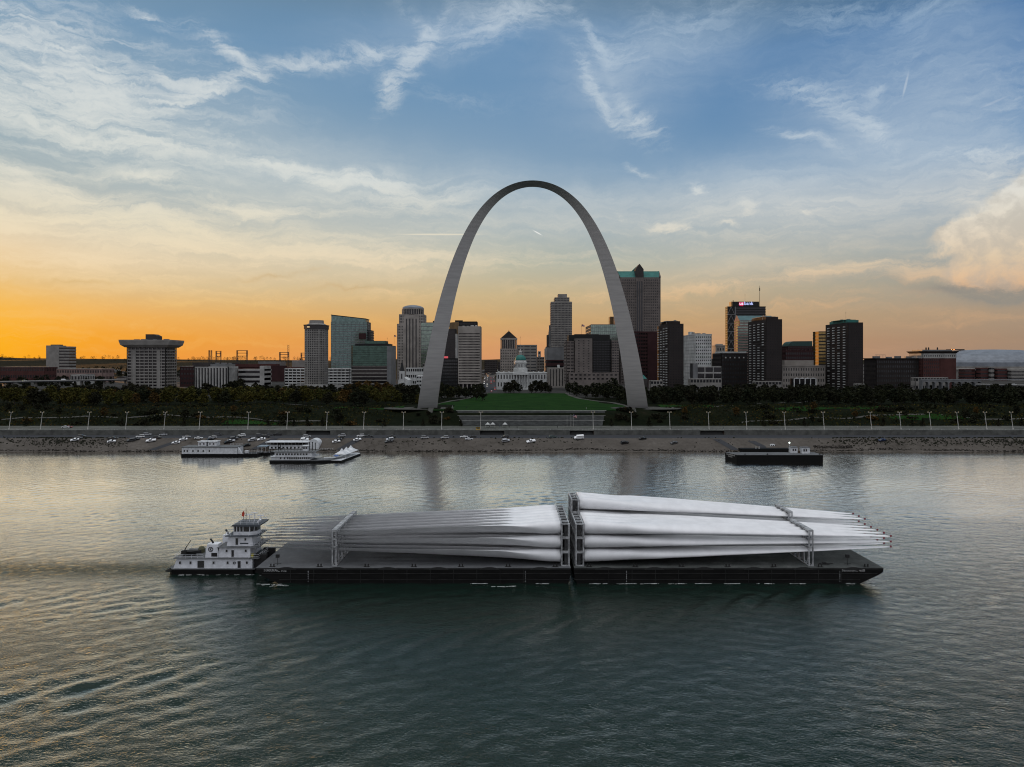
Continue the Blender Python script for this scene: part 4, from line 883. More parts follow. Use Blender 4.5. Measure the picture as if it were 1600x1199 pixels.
B = bld('domed_tower', 'tall grey limestone courthouse tower with stepped shoulders and a low round dome', 620, 664, 1350, D=46); hw = B['w'] / 2
tower(B, outline(-hw, hw, -20, 23), 0, zz(B, 506), 20, m_lime, g_dk, 0.55, 2.9, 1.5, top=4, proud=0.5)
block(B, lx(B, 630), lx(B, 655), -20.7, -20.07, 0, zz(B, 492), m_lime, 'bay'); 
for q in (634, 639, 644, 649): block(B, lx(B, q), lx(B, q + 1.8), -20.95, -20.75, 4, zz(B, 498), g_dk, 'window_strip')
tower(B, outline(lx(B, 623), lx(B, 662), -19, 21), zz(B, 506), zz(B, 491), 3, m_lime, g_dk, 0.6, 3.0, 1.4, top=2.5, proud=0.5)
rd = (lx(B, 662.5) - lx(B, 627.5)) / 2; cxd = lx(B, 642.6); zd = zz(B, 491)
mb = MB(); mb.lathe((cxd, 0, 0), [(rd - 1.2, zd), (rd - 1.2, zz(B, 483))], 28); 
mb.build('drum_glazing', g_dk, B['e'])
mb = MB()
for k in range(28):
    t = 2 * math.pi * k / 28; mb.tube((cxd + (rd - 0.7) * math.cos(t), (rd - 0.7) * math.sin(t), zd), (cxd + (rd - 0.7) * math.cos(t), (rd - 0.7) * math.sin(t), zz(B, 483)), 0.75, n=6)
mb.lathe((cxd, 0, 0), [(rd, zz(B, 483)), (rd, zz(B, 481.5))], 28); mb.build('drum', m_lime, B['e'])
mb = MB(); h = zz(B, 475.6) - zz(B, 481.5); mb.lathe((cxd, 0, zz(B, 481.5)), [(rd * math.cos(t), h * math.sin(t)) for t in [i * math.pi / 2 / 8 for i in range(8)]] + [(0.3, h)], 28); mb.build('dome', m_met, B['e'], smooth=True)
B = bld('glass_office', 'pale green glass office block partly behind the left leg of the arch', 658, 692, 1250, D=30)
tower(B, R4(B), 0, zz(B, 504), 16, m_grey, g_sky, 0.85, 3.4, 0.25, top=0.8, proud=0.15); units(B, 0, 14, zz(B, 504), 2, 2, (1.5, 3), m_blk)
B = bld('bronze_tower', 'dark tower with bronze left face behind the banded concrete office', 700, 745, 1300, D=34); hw = B['w'] / 2
mb = MB(); mb.prism([(-hw, 10), (lx(B, 717), -17), (hw, -17), (hw, 17), (-hw, 17)], 0, zz(B, 503)); mb.build('wall', m_bronze, B['e'])
tower(B, outline(lx(B, 717) + 0.3, hw + 0.25, -17.6, 17.2), 0, zz(B, 502.5), 22, m_blk, g_dk, 0.5, 3, 1, top=3); units(B, -8, 10, zz(B, 503), 3, 8, (1, 2.6), m_blk); block(B, lx(B, 710), lx(B, 722), -3, 3, zz(B, 503), zz(B, 500), m_blk, 'roof_unit')
B = bld('dark_office', 'dark grey office with a pale corner right beside the left arch leg', 692, 711.5, 1200, D=30)
tower(B, R4(B), 0, zz(B, 514), 18, m_dbrn, g_blk, 0.6, 2.2, 0.5, top=3.5); block(B, B['w'] / 2 + 0.02, B['w'] / 2 + 2.5, -15, 10, 0, zz(B, 522), m_pale, 'pier')
B = bld('banded_tower', 'concrete office tower with alternating pale and dark horizontal bands', 715.5, 751, 980, D=32); hw = B['w'] / 2
tower(B, R4(B), zz(B, 600), zz(B, 510), 19, m_lime, g_blk, 0.46, 1.7, 0.22, top=9.5, proud=1.0); tower(B, inset(R4(B), 0.8), 0, zz(B, 600), 1, m_lime, g_blk, 0.9, 5.5, 1.4, top=0.4, proud=1.2)
units(B, -12, 12, zz(B, 510), 4, 4, (1, 2.6), m_wht)
B = bld('grid_office', 'low black grid fronted office left of the banded concrete tower', 688, 715.3, 1040, D=30)
tower(B, R4(B), 0, zz(B, 560), 9, m_blk, g_mid, 0.62, 3.2, 0.5, top=2.0)
o = lettering('HYATT', 2.4, mat('sign_red', (0.3, 0.02, 0.03), 0.5, emit=(1.0, 0.15, 0.18), estr=0.9), B['e'], (lx(B, 692), -15.2, zz(B, 560)), bold=0.05) if False else None
block(B, lx(B, 691), lx(B, 700), -15.0, -14.0, zz(B, 560), zz(B, 557), mat('sign_red', (0.25, 0.03, 0.04), 0.5, emit=(1.0, 0.15, 0.18), estr=0.5), 'roof_sign')
# church and its neighbours
B = bld('church', 'small white stone church with a dark pointed steeple left of the arch', 620, 640, 900, D=30)
mb = MB(); a, b = lx(B, 622), lx(B, 638); mb.prism_y([(a, 0), (b, 0), (b, zz(B, 594)), ((a + b) / 2, zz(B, 589.5)), (a, zz(B, 594))], -15, 15); mb.build('nave', m_wht, B['e'])
a, b = lx(B, 624.5), lx(B, 632); block(B, a, b, -18, -12, 0, zz(B, 580), m_wht, 'tower'); c = (a + b) / 2
mb = MB(); mb.lathe((c, -15, 0), [(3.4, zz(B, 580)), (2.2, zz(B, 575)), (0.06, zz(B, 562))], 8, math.pi / 8); mb.build('steeple', m_blk, B['e'])
block(B, c - 0.8, c + 0.8, -18.1, -17.9, zz(B, 592), zz(B, 584), g_dk, 'window')
for k, (lab, x0, x1, yt, d) in enumerate([('low white flat roofed building right of the church steeple', 634, 662, 575, 1120), ('low white terrace block with dark windows at the foot of the left arch leg', 650, 676, 587, 930), ('small pale office right of the black grid fronted office', 660, 690, 568, 1180)]):
    B = bld('low_building', lab, x0, x1, d, D=22); tower(B, R4(B), 0, zz(B, yt), 3 + k, m_wht if k < 2 else m_conc, g_dk, 0.45, 3.4, 1.0, top=1.5)
# --- court tower and the domed courthouse
B = bld('court_tower', 'grey stone court tower with a colonnade and a stepped pyramid roof', 781.5, 808.5, 1550, D=38); hw = B['w'] / 2
tower(B, R4(B), 0, zz(B, 545), 11, m_lime, g_dk, 0.45, 4.2, 2.2, top=3); block(B, -hw + 3.5, hw - 3.5, -15, 15, zz(B, 545), zz(B, 531), g_dk, 'cella')
mb = MB(); a = hw - 1.6
for sx in range(8):
    q = -a + 2 * a * sx / 7
    for yy in (-a, a): mb.tube((q, yy, zz(B, 545)), (q, yy, zz(B, 531)), 0.95, n=8)
    for xx in (-a, a):
        if 0 < sx < 7: mb.tube((xx, q, zz(B, 545)), (xx, q, zz(B, 531)), 0.95, n=8)
mb.box(-hw + 0.3, hw - 0.3, -hw + 0.3, hw - 0.3, zz(B, 531), zz(B, 528.5)); mb.build('colonnade', m_lime, B['e'])
mb = MB(); n = 12; z0, zt = zz(B, 528.5), zz(B, 517.5)
for k in range(n): q = (hw - 2.5) * (1 - k / n) + 0.6; mb.box(-q, q, -q, q, z0 + (zt - z0) * k / n - 0.01, z0 + (zt - z0) * (k + 1) / n)
mb.tube((0, 0, zt), (0, 0, zz(B, 515)), 0.6, 0.3); mb.build('pyramid_roof', m_dbrn, B['e'])
B = bld('banded_slab', 'grey slab office with paired dark stripes behind the green domed courthouse', 808, 839, 1400, D=24)
tower(B, R4(B), 0, zz(B, 539), 12, m_conc, g_mid, 0.4, 12.6, 1.8, top=2.0); antenna(B, lx(B, 813), zz(B, 539), 18, 0.14)
B = bld('courthouse', 'white classical courthouse with columned portico and a green copper dome', 775, 855, 1000, D=40); hw = B['w'] / 2
tower(B, outline(-hw, hw, -14, 20), 0, zz(B, 583.5), 2, m_wht, g_dk, 0.55, 4.2, 2.4, top=2.2)
block(B, -hw - 0.5, hw + 0.5, -14.5, 20.5, zz(B, 583.5), zz(B, 582.3), m_wht, 'cornice'); cxd = lx(B, 813.5)
pa, pb = lx(B, 801.5), lx(B, 825.5); block(B, pa, pb, -19, -14.6, 0, 2.5, m_wht, 'podium'); mb = MB()
for k in range(6): q = pa + 1.0 + (pb - pa - 2) * k / 5; mb.tube((q, -18, 2.5), (q, -18, zz(B, 586)), 0.75, 0.6, 8); 
mb.build('colonnade', m_wht, B['e']); mb = MB(); mb.prism_y([(pa - 0.4, zz(B, 586)), (pb + 0.4, zz(B, 586)), (pb + 0.4, zz(B, 583.5)), (cxd, zz(B, 580.5)), (pa - 0.4, zz(B, 583.5))], -19.2, -14.62); mb.build('pediment', m_wht, B['e'])
for q in (778, 786, 794, 833, 841, 849): block(B, lx(B, q), lx(B, q + 2.2), -8, -5, zz(B, 582.3), zz(B, 580.6), m_wht, 'chimney')
def rr_(px): return px * 1000 / F
mb = MB(); mb.lathe((cxd, 2, 0), [(rr_(11.2), zz(B, 583)), (rr_(11.2), zz(B, 576)), (rr_(9.6), zz(B, 575.6)), (rr_(9.6), zz(B, 568)), (rr_(10.4), zz(B, 567.6)), (rr_(10.4), zz(B, 565.5)), (rr_(9.2), zz(B, 565.2)), (rr_(9.2), zz(B, 563.2))], 26); mb.build('drum', m_wht, B['e'])
mb = MB(); 
for k in range(24):
    t = 2 * math.pi * (k + 0.5) / 24; x, y = cxd + (rr_(9.6) + 0.03) * math.cos(t), 2 + (rr_(9.6) + 0.03) * math.sin(t)
    if k < 24: mb.tube((x, y, zz(B, 574)), (x, y, zz(B, 569.5)), 0.42, n=4)
mb.build('drum_glazing', g_dk, B['e'])
mb = MB(); h = zz(B, 554.3) - zz(B, 563.3); mb.lathe((cxd, 2, zz(B, 563.3)), [(rr_(9.0) * math.cos(t) ** 0.9, h * math.sin(t)) for t in [i * 1.35 / 7 for i in range(8)]], 26); mb.build('dome', m_cop, B['e'], smooth=True)
mb = MB(); mb.lathe((cxd, 2, 0), [(2.3, zz(B, 555)), (2.3, zz(B, 550.5)), (2.7, zz(B, 550.3)), (1.2, zz(B, 548)), (0.15, zz(B, 545))], 12); mb.tube((cxd, 2, zz(B, 546)), (cxd, 2, zz(B, 537)), 0.1, n=5); mb.build('lantern', m_pale, B['e'])
# --- centre right
B = bld('setback_tower', 'tall grey granite office tower with setbacks at the top, right of the dome', 861, 894, 1450, D=44); hw = B['w'] / 2
tower(B, outline(-hw, hw, -22, 22, 4), 0, zz(B, 471.5), 34, m_conc, g_dk, 0.52, 3.0, 0.7, top=3, proud=0.4)
tower(B, outline(lx(B, 867), lx(B, 890), -17, 17), zz(B, 471.5), zz(B, 464.5), 2, m_conc, g_dk, 0.5, 3.0, 0.7, top=2); block(B, lx(B, 872.5), lx(B, 886.5), -12, 12, zz(B, 464.5), zz(B, 459), m_conc, 'penthouse')
block(B, lx(B, 858), -hw - 0.02, -10, 20, 0, zz(B, 508), m_grey, 'wing'); block(B, lx(B, 855.5), lx(B, 858) - 0.02, -6, 20, 0, zz(B, 523), m_dbrn, 'wing')
B = bld('annexe', 'grey louvred annexe at the foot of the setback granite tower', 852, 881, 1300, D=30); block(B, -B['w'] / 2, B['w'] / 2, -15, 15, 0, zz(B, 543), m_grey)
block(B, lx(B, 851), lx(B, 855), -15.5, 8, 0, zz(B, 545), m_conc, 'wing'); units(B, -B['w'] / 2, B['w'] / 2, zz(B, 543), 3, 6, (0.8, 1.8), m_blk)
B = bld('red_banded_building', 'dark red low building wedged beside the brown hotel complex', 853, 881, 1220, D=30); tower(B, R4(B), 0, zz(B, 562.5), 5, m_dred, g_blk, 0.4, 0, top=2)
B = bld('fluted_building', 'low pale stone building with tall pilasters catching the sunset, left of the brown hotel', 856, 883, 1080, D=34); tower(B, R4(B), 0, zz(B, 575), 1, m_lime, g_dk, 0.9, 5.2, 3.4, top=2); units(B, 0, 8, zz(B, 575), 1, 3, (4, 5), m_wht)
for k, (lab, x0, x1, yt, d, nf, wm) in enumerate([('small pale tower block right of the courthouse dome', 839, 851, 558, 1500, 8, m_conc), ('tiny grey block on the horizon under the arch', 778, 787, 566, 1900, 5, m_dbrn), ('distant hazy office block at the end of the avenue', 757, 777, 563, 2100, 7, m_dbrn), ('thin pale smokestack building right of the court tower', 841, 845, 549, 1700, 6, m_pale)]):
    B = bld('distant_block', lab, x0, x1, d, D=30); tower(B, R4(B), 0, zz(B, yt), nf, wm, g_dk, 0.4, 5, 1.2, top=2)
B = bld('brown_hotel', 'big brown stepped hotel complex with dark glass wing beside the right arch leg', 882, 968, 960, D=46); hw = B['w'] / 2
tower(B, outline(lx(B, 885), lx(B, 898), -20, 23), zz(B, 600), zz(B, 533), 13, m_brown, g_blk, 0.42, 7, 1.2, top=1.5)
tower(B, outline(lx(B, 898) + 0.02, lx(B, 926), -23, 10), zz(B, 588), zz(B, 529), 14, m_brown, g_blk, 0.36, 8.2, 4.6, top=2.5)
tower(B, outline(lx(B, 926) + 0.02, lx(B, 956), -15, 23), zz(B, 588), zz(B, 530), 14, m_blk, g_dk, 0.5, 2.2, 0.4, top=2.5)
tower(B, outline(lx(B, 956) + 0.02, hw, -21, 23), zz(B, 588), zz(B, 532), 13, m_brown, g_blk, 0.45, 3.5, 0.8, top=2)
block(B, lx(B, 890), lx(B, 955), -10, 20, zz(B, 533), zz(B, 523), m_blk, 'penthouse'); block(B, lx(B, 900), lx(B, 938), -5, 15, zz(B, 523), zz(B, 521.5), m_dbrn, 'roof_edge')
tower(B, outline(lx(B, 888), hw - 1, -26, 22), zz(B, 597), zz(B, 582.5), 2, m_brown, g_blk, 0.4, 6.5, 2.8, top=2); block(B, lx(B, 888) - 0.1, hw - 0.9, -26.2, 22, 0, zz(B, 597), m_brown)
o = antenna(B, lx(B, 911.5), zz(B, 523), 15, 0.15); us_flag(o, lx(B, 911.5), 0, zz(B, 523) + 15, 4.6)
B = bld('sunlit_glass_box', 'pale mirror glass block with gold lit side rising behind the brown hotel', 915, 966, 1200, xs=923); hw = B['w'] / 2
tower(B, R4(B), 0, zz(B, 507), 18, m_grey, g_sky, 0.84, 3.4, 0.25, top=0.8, proud=0.15)
B = bld('gold_block', 'small gold lit block just left of the right arch leg', 953, 963, 1320, D=16); block(B, -B['w'] / 2, B['w'] / 2, -8, 8, 0, zz(B, 495), m_bronze)
B = bld('gabled_skyscraper', 'tallest grey skyscraper with teal copper roof and pointed gables behind the arch leg', 966, 1033, 1250, D=62); hw = B['w'] / 2; z1 = zz(B, 433.5)
cb = outline(-hw, hw, -31, 31, 4.5); tower(B, cb, 0, z1, 38, m_brown, g_blk, 0.48, 3.3, 1.5, top=4, proud=0.5)
block(B, lx(B, 993), lx(B, 1005.5), -32.3, -31.07, 0, zz(B, 434), m_brown, 'bay')
for q in (994.5, 998, 1001.5): block(B, lx(B, q), lx(B, q + 2.2), -32.5, -32.35, 6, zz(B, 440), g_dk, 'window_strip')
mb = MB(); mb.rings([[(-a, -b, z), (a, -b, z), (a, b, z), (-a, b, z)] for a, b, z in ((hw - 4, 30.6, z1), (hw - 0.5, 17, zz(B, 422.5)))]); mb.build('roof', m_cop, B['e'])
for sx in (-1, 1):
    mb = MB(); q = sx * (hw - 1.2); mb.rings([[(q - 1.2, -31, z1), (q + 1.2, -31, z1), (q + 1.2, 31, z1), (q - 1.2, 31, z1)], [(q - 1.2, -15, zz(B, 422)), (q + 1.2, -15, zz(B, 422)), (q + 1.2, 15, zz(B, 422)), (q - 1.2, 15, zz(B, 422))]]); mb.build('gable_wall', m_brown, B['e'])
g0, g1 = lx(B, 993), lx(B, 1005.5); gm = (g0 + g1) / 2
mb = MB(); mb.prism_y([(g0, zz(B, 434)), (g1, zz(B, 434)), (g1, zz(B, 421)), (gm, zz(B, 412.5)), (g0, zz(B, 421))], -32.2, -12); mb.build('gable', m_dbrn, B['e'])
mb = MB(); mb.prism_y([(g0 - 4, zz(B, 422.5)), (g1 + 1, zz(B, 422.5)), (gm, zz(B, 413))], -11.9, 12); mb.build('gable_roof', m_cop, B['e'])
for q in range(9): mb = MB(); mb.tube((-hw + 3 + q * (2 * hw - 6) / 8, 0, zz(B, 422.7)), (-hw + 3 + q * (2 * hw - 6) / 8, 0, zz(B, 421.3)), 0.35, 0.1, 5); mb.build('finial', m_cop, B['e'])
B = bld('maroon_office', 'dark maroon brick office between the arch leg and the first dark apartment slab', 986, 1027, 1050, D=40)
tower(B, R4(B), 0, zz(B, 518), 16, m_dred, g_blk, 0.5, 3.6, 0.8, top=2.4); block(B, lx(B, 1012), lx(B, 1028), -20.8, -20.1, 0, zz(B, 521), m_dred, 'bay')
B = bld('teal_pavilion', 'small teal roofed pavilion at the foot of the maroon office', 1001, 1012, 900, D=12); block(B, -B['w'] / 2, B['w'] / 2, -6, 6, 0, zz(B, 592), m_dbrn); mb = MB(); mb.lathe((0, 0, 0), [(B['w'] * .62, zz(B, 592)), (0.1, zz(B, 586))], 4, math.pi / 4); mb.build('roof', m_cop, B['e'])
# dark apartment slabs, end on to the river
def slab(label, x0, xs, x1, yt, d, nf, seed, teal=False):
    B = bld('apartment_slab', label, x0, x1, d, xs=xs); hw, hd = B['w'] / 2, B['D'] / 2; z1 = zz(B, yt)
    tower(B, R4(B), 0, z1, nf, m_dbrick, g_dk, 0.42, 3.6, 1.9, top=4.2, proud=0.25)
    r_ = random.Random(seed); fh = (z1 - 4.2) / nf; mb = MB(); mb.box(-1.5, 0, -2.2, 2.2, 0, 1.05); mb.box(-1.35, 0.0, -2.0, 2.0, 1.05, 1.15); bal = mb.mesh('balcony', m_wht)
    n = 0
    for col in range(4):
        for fl in range(nf):
            if n < 96 and r_.random() < 0.94: link('balcony', bal, B['e'], (-hw - 0.06, -hd + hd * 2 * (0.14 + 0.235 * col), 0.42 * fh + fl * fh)); n += 1
    mb = MB(); mb.box(0, 1.3, -1.6, 1.6, 0, 0.8); balr = mb.mesh('balcony', m_dbrick)
    for fl in range(nf):
        if n < 100: link('balcony', balr, B['e'], (hw + 0.06, -hd + 4, 0.4 * fh + fl * fh)); n += 1
    ph = z1 + 5.5
    mb = MB(); mb.box(-hw + 2, hw - 3, -hd + 6, hd - 8, z1 - 0.02, z1 + 3.6); mb.build('penthouse', m_dbrick if not teal else m_cop, B['e'])
    mb = MB(); mb.box(-hw - 1.4, hw - 5, -hd + 10, hd - 20, z1 + 3.6, z1 + 4.3); 
    for q in range(5): mb.box(-hw - 1.2 + q * 4, -hw - 0.8 + q * 4, -hd + 10.2, -hd + 10.6, z1, z1 + 3.62)
    mb.build('roof_canopy', m_conc if not teal else m_cop, B['e'])
    units(B, -hw + 3, hw - 4, z1 + 3.6, 3, seed, (1.2, 2.6), m_conc)
    return B
slab('first dark brick apartment slab right of the arch with pale balconies', 1027, 1045, 1068, 506, 930, 25, 1)
B = slab('second dark brick apartment slab, sunlit orange at its top left, before the pink tower', 1169, 1197, 1222, 499, 950, 26, 2)
B = slab('third dark brick apartment slab with teal roof boxes, rightmost high rise', 1290, 1325, 1348.5, 504, 950, 25, 3, True); antenna(B, 3, zz(B, 500), 14, 0.1)
B = bld('white_office', 'white glazed brick office block with small square windows and rooftop tanks', 1068, 1112, 1150, xs=1086); hw = B['w'] / 2
tower(B, R4(B), 0, zz(B, 523), 15, m_wht, g_dk, 0.42, 3.2, 1.6, top=3); block(B, -hw - 0.5, hw + 0.5, -B['D'] / 2 - 0.5, B['D'] / 2, zz(B, 523), zz(B, 522), m_wht, 'cornice')
units(B, -hw, hw, zz(B, 522), 4, 9, (2.5, 5.5), m_conc); block(B, -hw + 1, -hw + 7, 0, 10, zz(B, 522), zz(B, 517), m_wht, 'penthouse')
B = bld('orange_block', 'small sunset lit stone building top left of the bank tower', 1118, 1133, 1500, D=24); block(B, -B['w'] / 2, B['w'] / 2, -12, 12, 0, zz(B, 541), m_lime); block(B, -B['w'] / 2 - 1.2, B['w'] / 2 + 1, -13, 13, zz(B, 541), zz(B, 539.5), m_lime, 'cornice'); block(B, -B['w'] / 2 + 3, B['w'] / 2 - 3, -6, 6, zz(B, 539.5), zz(B, 537.5), m_lime, 'penthouse')
for q in (1121, 1125, 1129): block(B, lx(B, q), lx(B, q + 1.8), -12.08, -12.02, zz(B, 548), zz(B, 544), g_dk, 'window')
B = bld('bank_tower', 'black glass bank tower with white cross bracing and a lit rooftop sign', 1133, 1196.5, 1350, xs=1136.5); hw = B['w'] / 2; hd = B['D'] / 2
tower(B, R4(B), 0, zz(B, 479), 30, m_blk, g_dk, 0.55, 0, top=2.0, proud=0.3)
xb = lx(B, 1148); seg = (zz(B, 479) - 0) / 9.0; m_br = W_('brace_metal', (0.30, 0.30, 0.30))
block(B, -hw - 0.02, xb, -hd - 0.4, -hd - 0.06, 0, zz(B, 479.3), m_blk, 'bay')
mb = MB(); yb = -hd - 0.55
for k in range(9):
    z0, z1_ = k * seg, (k + 1) * seg; mid = (-hw + xb) / 2
    mb.tube((-hw, yb, z0), (mid, yb, z1_ - 0.8), 0.32, n=4); mb.tube((xb, yb, z0), (mid, yb, z1_ - 0.8), 0.32, n=4); mb.box(-hw, xb, yb - 0.1, yb + 0.1, z0, z0 + 0.7)
mb.build('bracing', m_br, B['e']); block(B, xb + 0.05, xb + 2.2, -hd - 0.5, -hd - 0.06, 0, zz(B, 479.5), m_grey, 'pier')
sb = block(B, lx(B, 1146), lx(B, 1187), -hd + 3, 10, zz(B, 479), zz(B, 471.3), m_blk, 'sign_box'); block(B, lx(B, 1143.5), lx(B, 1146) - 0.02, -hd + 3.2, 9.8, zz(B, 479), zz(B, 471.3), m_bronze, 'penthouse')
m_sb = mat('sign_blue_white', (0.4, 0.45, 0.7), 0.5, emit=(0.50, 0.58, 1.0), estr=0.95); m_sw = mat('sign_white', (0.7, 0.7, 0.8), 0.5, emit=(0.95, 0.85, 1.0), estr=1.0); m_sr = mat('sign_crimson', (0.4, 0.01, 0.06), 0.5, emit=(0.55, 0.01, 0.09), estr=0.8)
mb = MB(); a, b = lx(B, 1155.4), lx(B, 1163); mb.prism_y([(a + 0.8, zz(B, 478)), (b - 1.5, zz(B, 478.3)), (b, zz(B, 475)), (b, zz(B, 472.1)), (a, zz(B, 472.1)), (a, zz(B, 476.5))], -hd + 2.75, -hd + 2.97); sh = mb.build('sign_shield', m_sr, sb)
k_ = 1350 / F
lettering('us', 7.4 * k_ , m_sw, sb, (lx(B, 1155.9), -hd + 2.7, zz(B, 476.5)), bold=0.10); lettering('bank', 7.4 * k_, m_sb, sb, (lx(B, 1163.4), -hd + 2.7, zz(B, 476.5)), bold=0.10)
antenna(B, lx(B, 1189), zz(B, 479), (479 - 446) * k_, 0.45); antenna(B, lx(B, 1166), zz(B, 471.3), (471 - 458) * k_, 0.12); mb = MB(); mb.tube((lx(B, 1146), -5, zz(B, 471.3)), (lx(B, 1146), -5, zz(B, 469.2)), 0.7, n=6); mb.build('beacon', m_blk, B['e'])
B = bld('gabled_pink_tower', 'pink granite tower with a green gabled roof in front of the bank tower', 1147, 1210, 1200, xs=1155.5); hw, hd = B['w'] / 2, B['D'] / 2
tower(B, R4(B), 0, zz(B, 501), 24, m_pink, g_sky, 0.5, 7.0, 1.0, top=1.0, proud=0.3)
mb = MB(); mb.prism([(-hw, -hd), (hw, -hd), (hw, hd), (-hw, hd)], zz(B, 501), zz(B, 500.9)); mb.rings([[(-hw + .1, -hd + .1, zz(B, 500.9)), (hw - .1, -hd + .1, zz(B, 500.9)), (hw - .1, hd - .1, zz(B, 500.9)), (-hw + .1, hd - .1, zz(B, 500.9))], [(-hw + .2, -1, zz(B, 492.8)), (hw - .2, -1, zz(B, 492.8)), (hw - .2, 1, zz(B, 492.8)), (-hw + .2, 1, zz(B, 492.8))]]); mb.build('roof', W_('blue_green_roof', (0.07, 0.14, 0.15), rough=0.5), B['e'])
mb = MB(); mb.rings([[(-hw - 0.3, -hd - .2, zz(B, 502)), (-hw + 0.3, -hd - .2, zz(B, 502)), (-hw + 0.3, hd, zz(B, 502)), (-hw - 0.3, hd, zz(B, 502))], [(-hw - 0.3, -.5, zz(B, 492)), (-hw + 0.3, -.5, zz(B, 492)), (-hw + 0.3, .5, zz(B, 492)), (-hw - 0.3, .5, zz(B, 492))]]); mb.build('gable', m_pink, B['e'])
tower(B, outline(lx(B, 1150), lx(B, 1170), -hd - 8, -hd - 0.1), 0, zz(B, 510), 22, m_pink, g_sky, 0.5, 0, top=1.0)
c = lx(B, 1184); mb = MB(); mb.prism_y([(c - 9, zz(B, 505)), (c + 9, zz(B, 505))] + [(c + 9 * math.cos(t), zz(B, 505) + 8 * math.sin(t)) for t in [math.pi * k / 10 for k in range(1, 10)]], -hd - 3, -hd + 4); mb.build('arched_dormer', m_pale, B['e'])
mb = MB(); mb.prism_y([(c - 5.5, zz(B, 505)), (c + 5.5, zz(B, 505))] + [(c + 5.5 * math.cos(t), zz(B, 505) + 4.8 * math.sin(t)) for t in [math.pi * k / 10 for k in range(1, 10)]], -hd - 3.12, -hd - 3.02); mb.build('window', g_dk, B['e'])
B = bld('dark_warehouse', 'dark brick loft block in front of the bank tower with small lit panes', 1113, 1168, 1050, xs=1127); hw, hd = B['w'] / 2, B['D'] / 2
tower(B, R4(B), 0, zz(B, 552), 8, m_dbrick, g_mid, 0.5, 4, 1.5, top=2.4); block(B, -hw + 3, hw - 1, -hd + 2, hd - 3, zz(B, 552), zz(B, 549.5), m_wht, 'roof_unit')
for k in range(5): block(B, lx(B, 1133 + k * 7), lx(B, 1135 + k * 7), -hd - 0.09, -hd - 0.06, zz(B, 560), zz(B, 558), m_sky if False else m_wht, 'blind')
B = bld('open_garage', 'white framed open parking deck at the foot of the white office', 1088, 1128, 930, D=20); tower(B, R4(B), 0, zz(B, 573), 4, m_pale, g_blk, 0.78, 10, 0.9, top=1.0, proud=1.0, band='deck_opening'); block(B, lx(B, 1083), lx(B, 1090), -10.5, 6, 0, zz(B, 568), m_cop if False else m_grey, 'stair_tower')
B = bld('arched_roof_office', 'dark red office with a rounded teal roof left of the gold glass block', 1227, 1272, 1150, D=36); hw = B['w'] / 2
tower(B, R4(B), 0, zz(B, 549), 8, m_dred, g_blk, 0.5, 3.6, 0.8, top=2); tower(B, outline(lx(B, 1232), hw, -14, 18), zz(B, 549), zz(B, 541), 2, m_dred, g_blk, 0.4, 3, 1.2, top=1.5)
mb = MB(); a, b = lx(B, 1236), hw; mb.prism_y([(a - 2, zz(B, 541)), (b, zz(B, 541)), (b, zz(B, 533)), (a + 6, zz(B, 533.3)), (a + 2.5, zz(B, 534.8)), (a, zz(B, 537.5))], -11, 17); mb.build('roof', W_('teal_dark_roof', (0.03, 0.065, 0.06), rough=0.5), B['e'])
for k in range(7): mb = MB(); q = lx(B, 1230 + k * 6); mb.prism_y([(q - 1.6, zz(B, 549)), (q + 1.6, zz(B, 549)), (q, zz(B, 546))], -17.9, -15); mb.build('dormer', m_dred, B['e'])
B = bld('gold_glass_block', 'gold mirror glass office lit by the sunset behind the third apartment slab', 1270, 1298, 1200, xs=1279); tower(B, R4(B), 0, zz(B, 518), 16, m_blk, g_gold, 0.62, 0, top=1.2, proud=0.2)
B = bld('beige_hall', 'low beige stone hall with penthouse between the dark apartment slabs', 1222, 1290, 1000, D=40); hw = B['w'] / 2
tower(B, R4(B), 0, zz(B, 572.5), 4, m_lime, g_dk, 0.5, 3.6, 2.0, top=2.4); block(B, lx(B, 1230), lx(B, 1276), -10, 14, zz(B, 572.5), zz(B, 563), m_lime, 'penthouse'); block(B, -hw - 0.6, hw + 0.6, -20.6, 20, zz(B, 572.5), zz(B, 571.3), m_lime, 'cornice')
B = bld('white_arcade', 'white frame arcade with pointed crown and four dark bays', 1241, 1275, 900, D=14); hw = B['w'] / 2
block(B, -hw + 0.4, hw - 0.4, -6, 7, 0, zz(B, 592), g_blk, 'glazing'); mb = MB()
for k in range(5): q = -hw + 2 * hw * k / 4; mb.box(q - 0.45, q + 0.45, -7.4, -6.2, 0, zz(B, 592))
for k in range(4): q0, q1 = -hw + 2 * hw * k / 4, -hw + 2 * hw * (k + 1) / 4; mb.prism_y([(q0, zz(B, 592)), (q1, zz(B, 592)), ((q0 + q1) / 2, zz(B, 592) + 1.4)], -7.3, -6.3)
mb.box(-hw, hw, -7.3, -6.25, zz(B, 604), zz(B, 602.5)); mb.build('frame', m_wht, B['e'])
B = bld('low_stone_block', 'small grey stone block right of the third apartment slab', 1348, 1365, 1200, D=24); tower(B, R4(B), 0, zz(B, 570), 5, m_conc, g_dk, 0.4, 3, 1.2, top=2)
B = bld('brick_warehouse', 'long dark brick warehouse with rows of small windows at right', 1369, 1443, 1050, D=36); hw = B['w'] / 2
tower(B, R4(B), 0, zz(B, 561), 6, m_dbrick, g_mid, 0.5, 3.3, 1.6, top=2.6); block(B, -hw - 2, hw, -19.5, 18, zz(B, 561), zz(B, 559.8), m_blk, 'cornice'); units(B, -hw + 3, hw - 2, zz(B, 559.8), 4, 12, (2, 3.5), m_grey)
mb = MB()
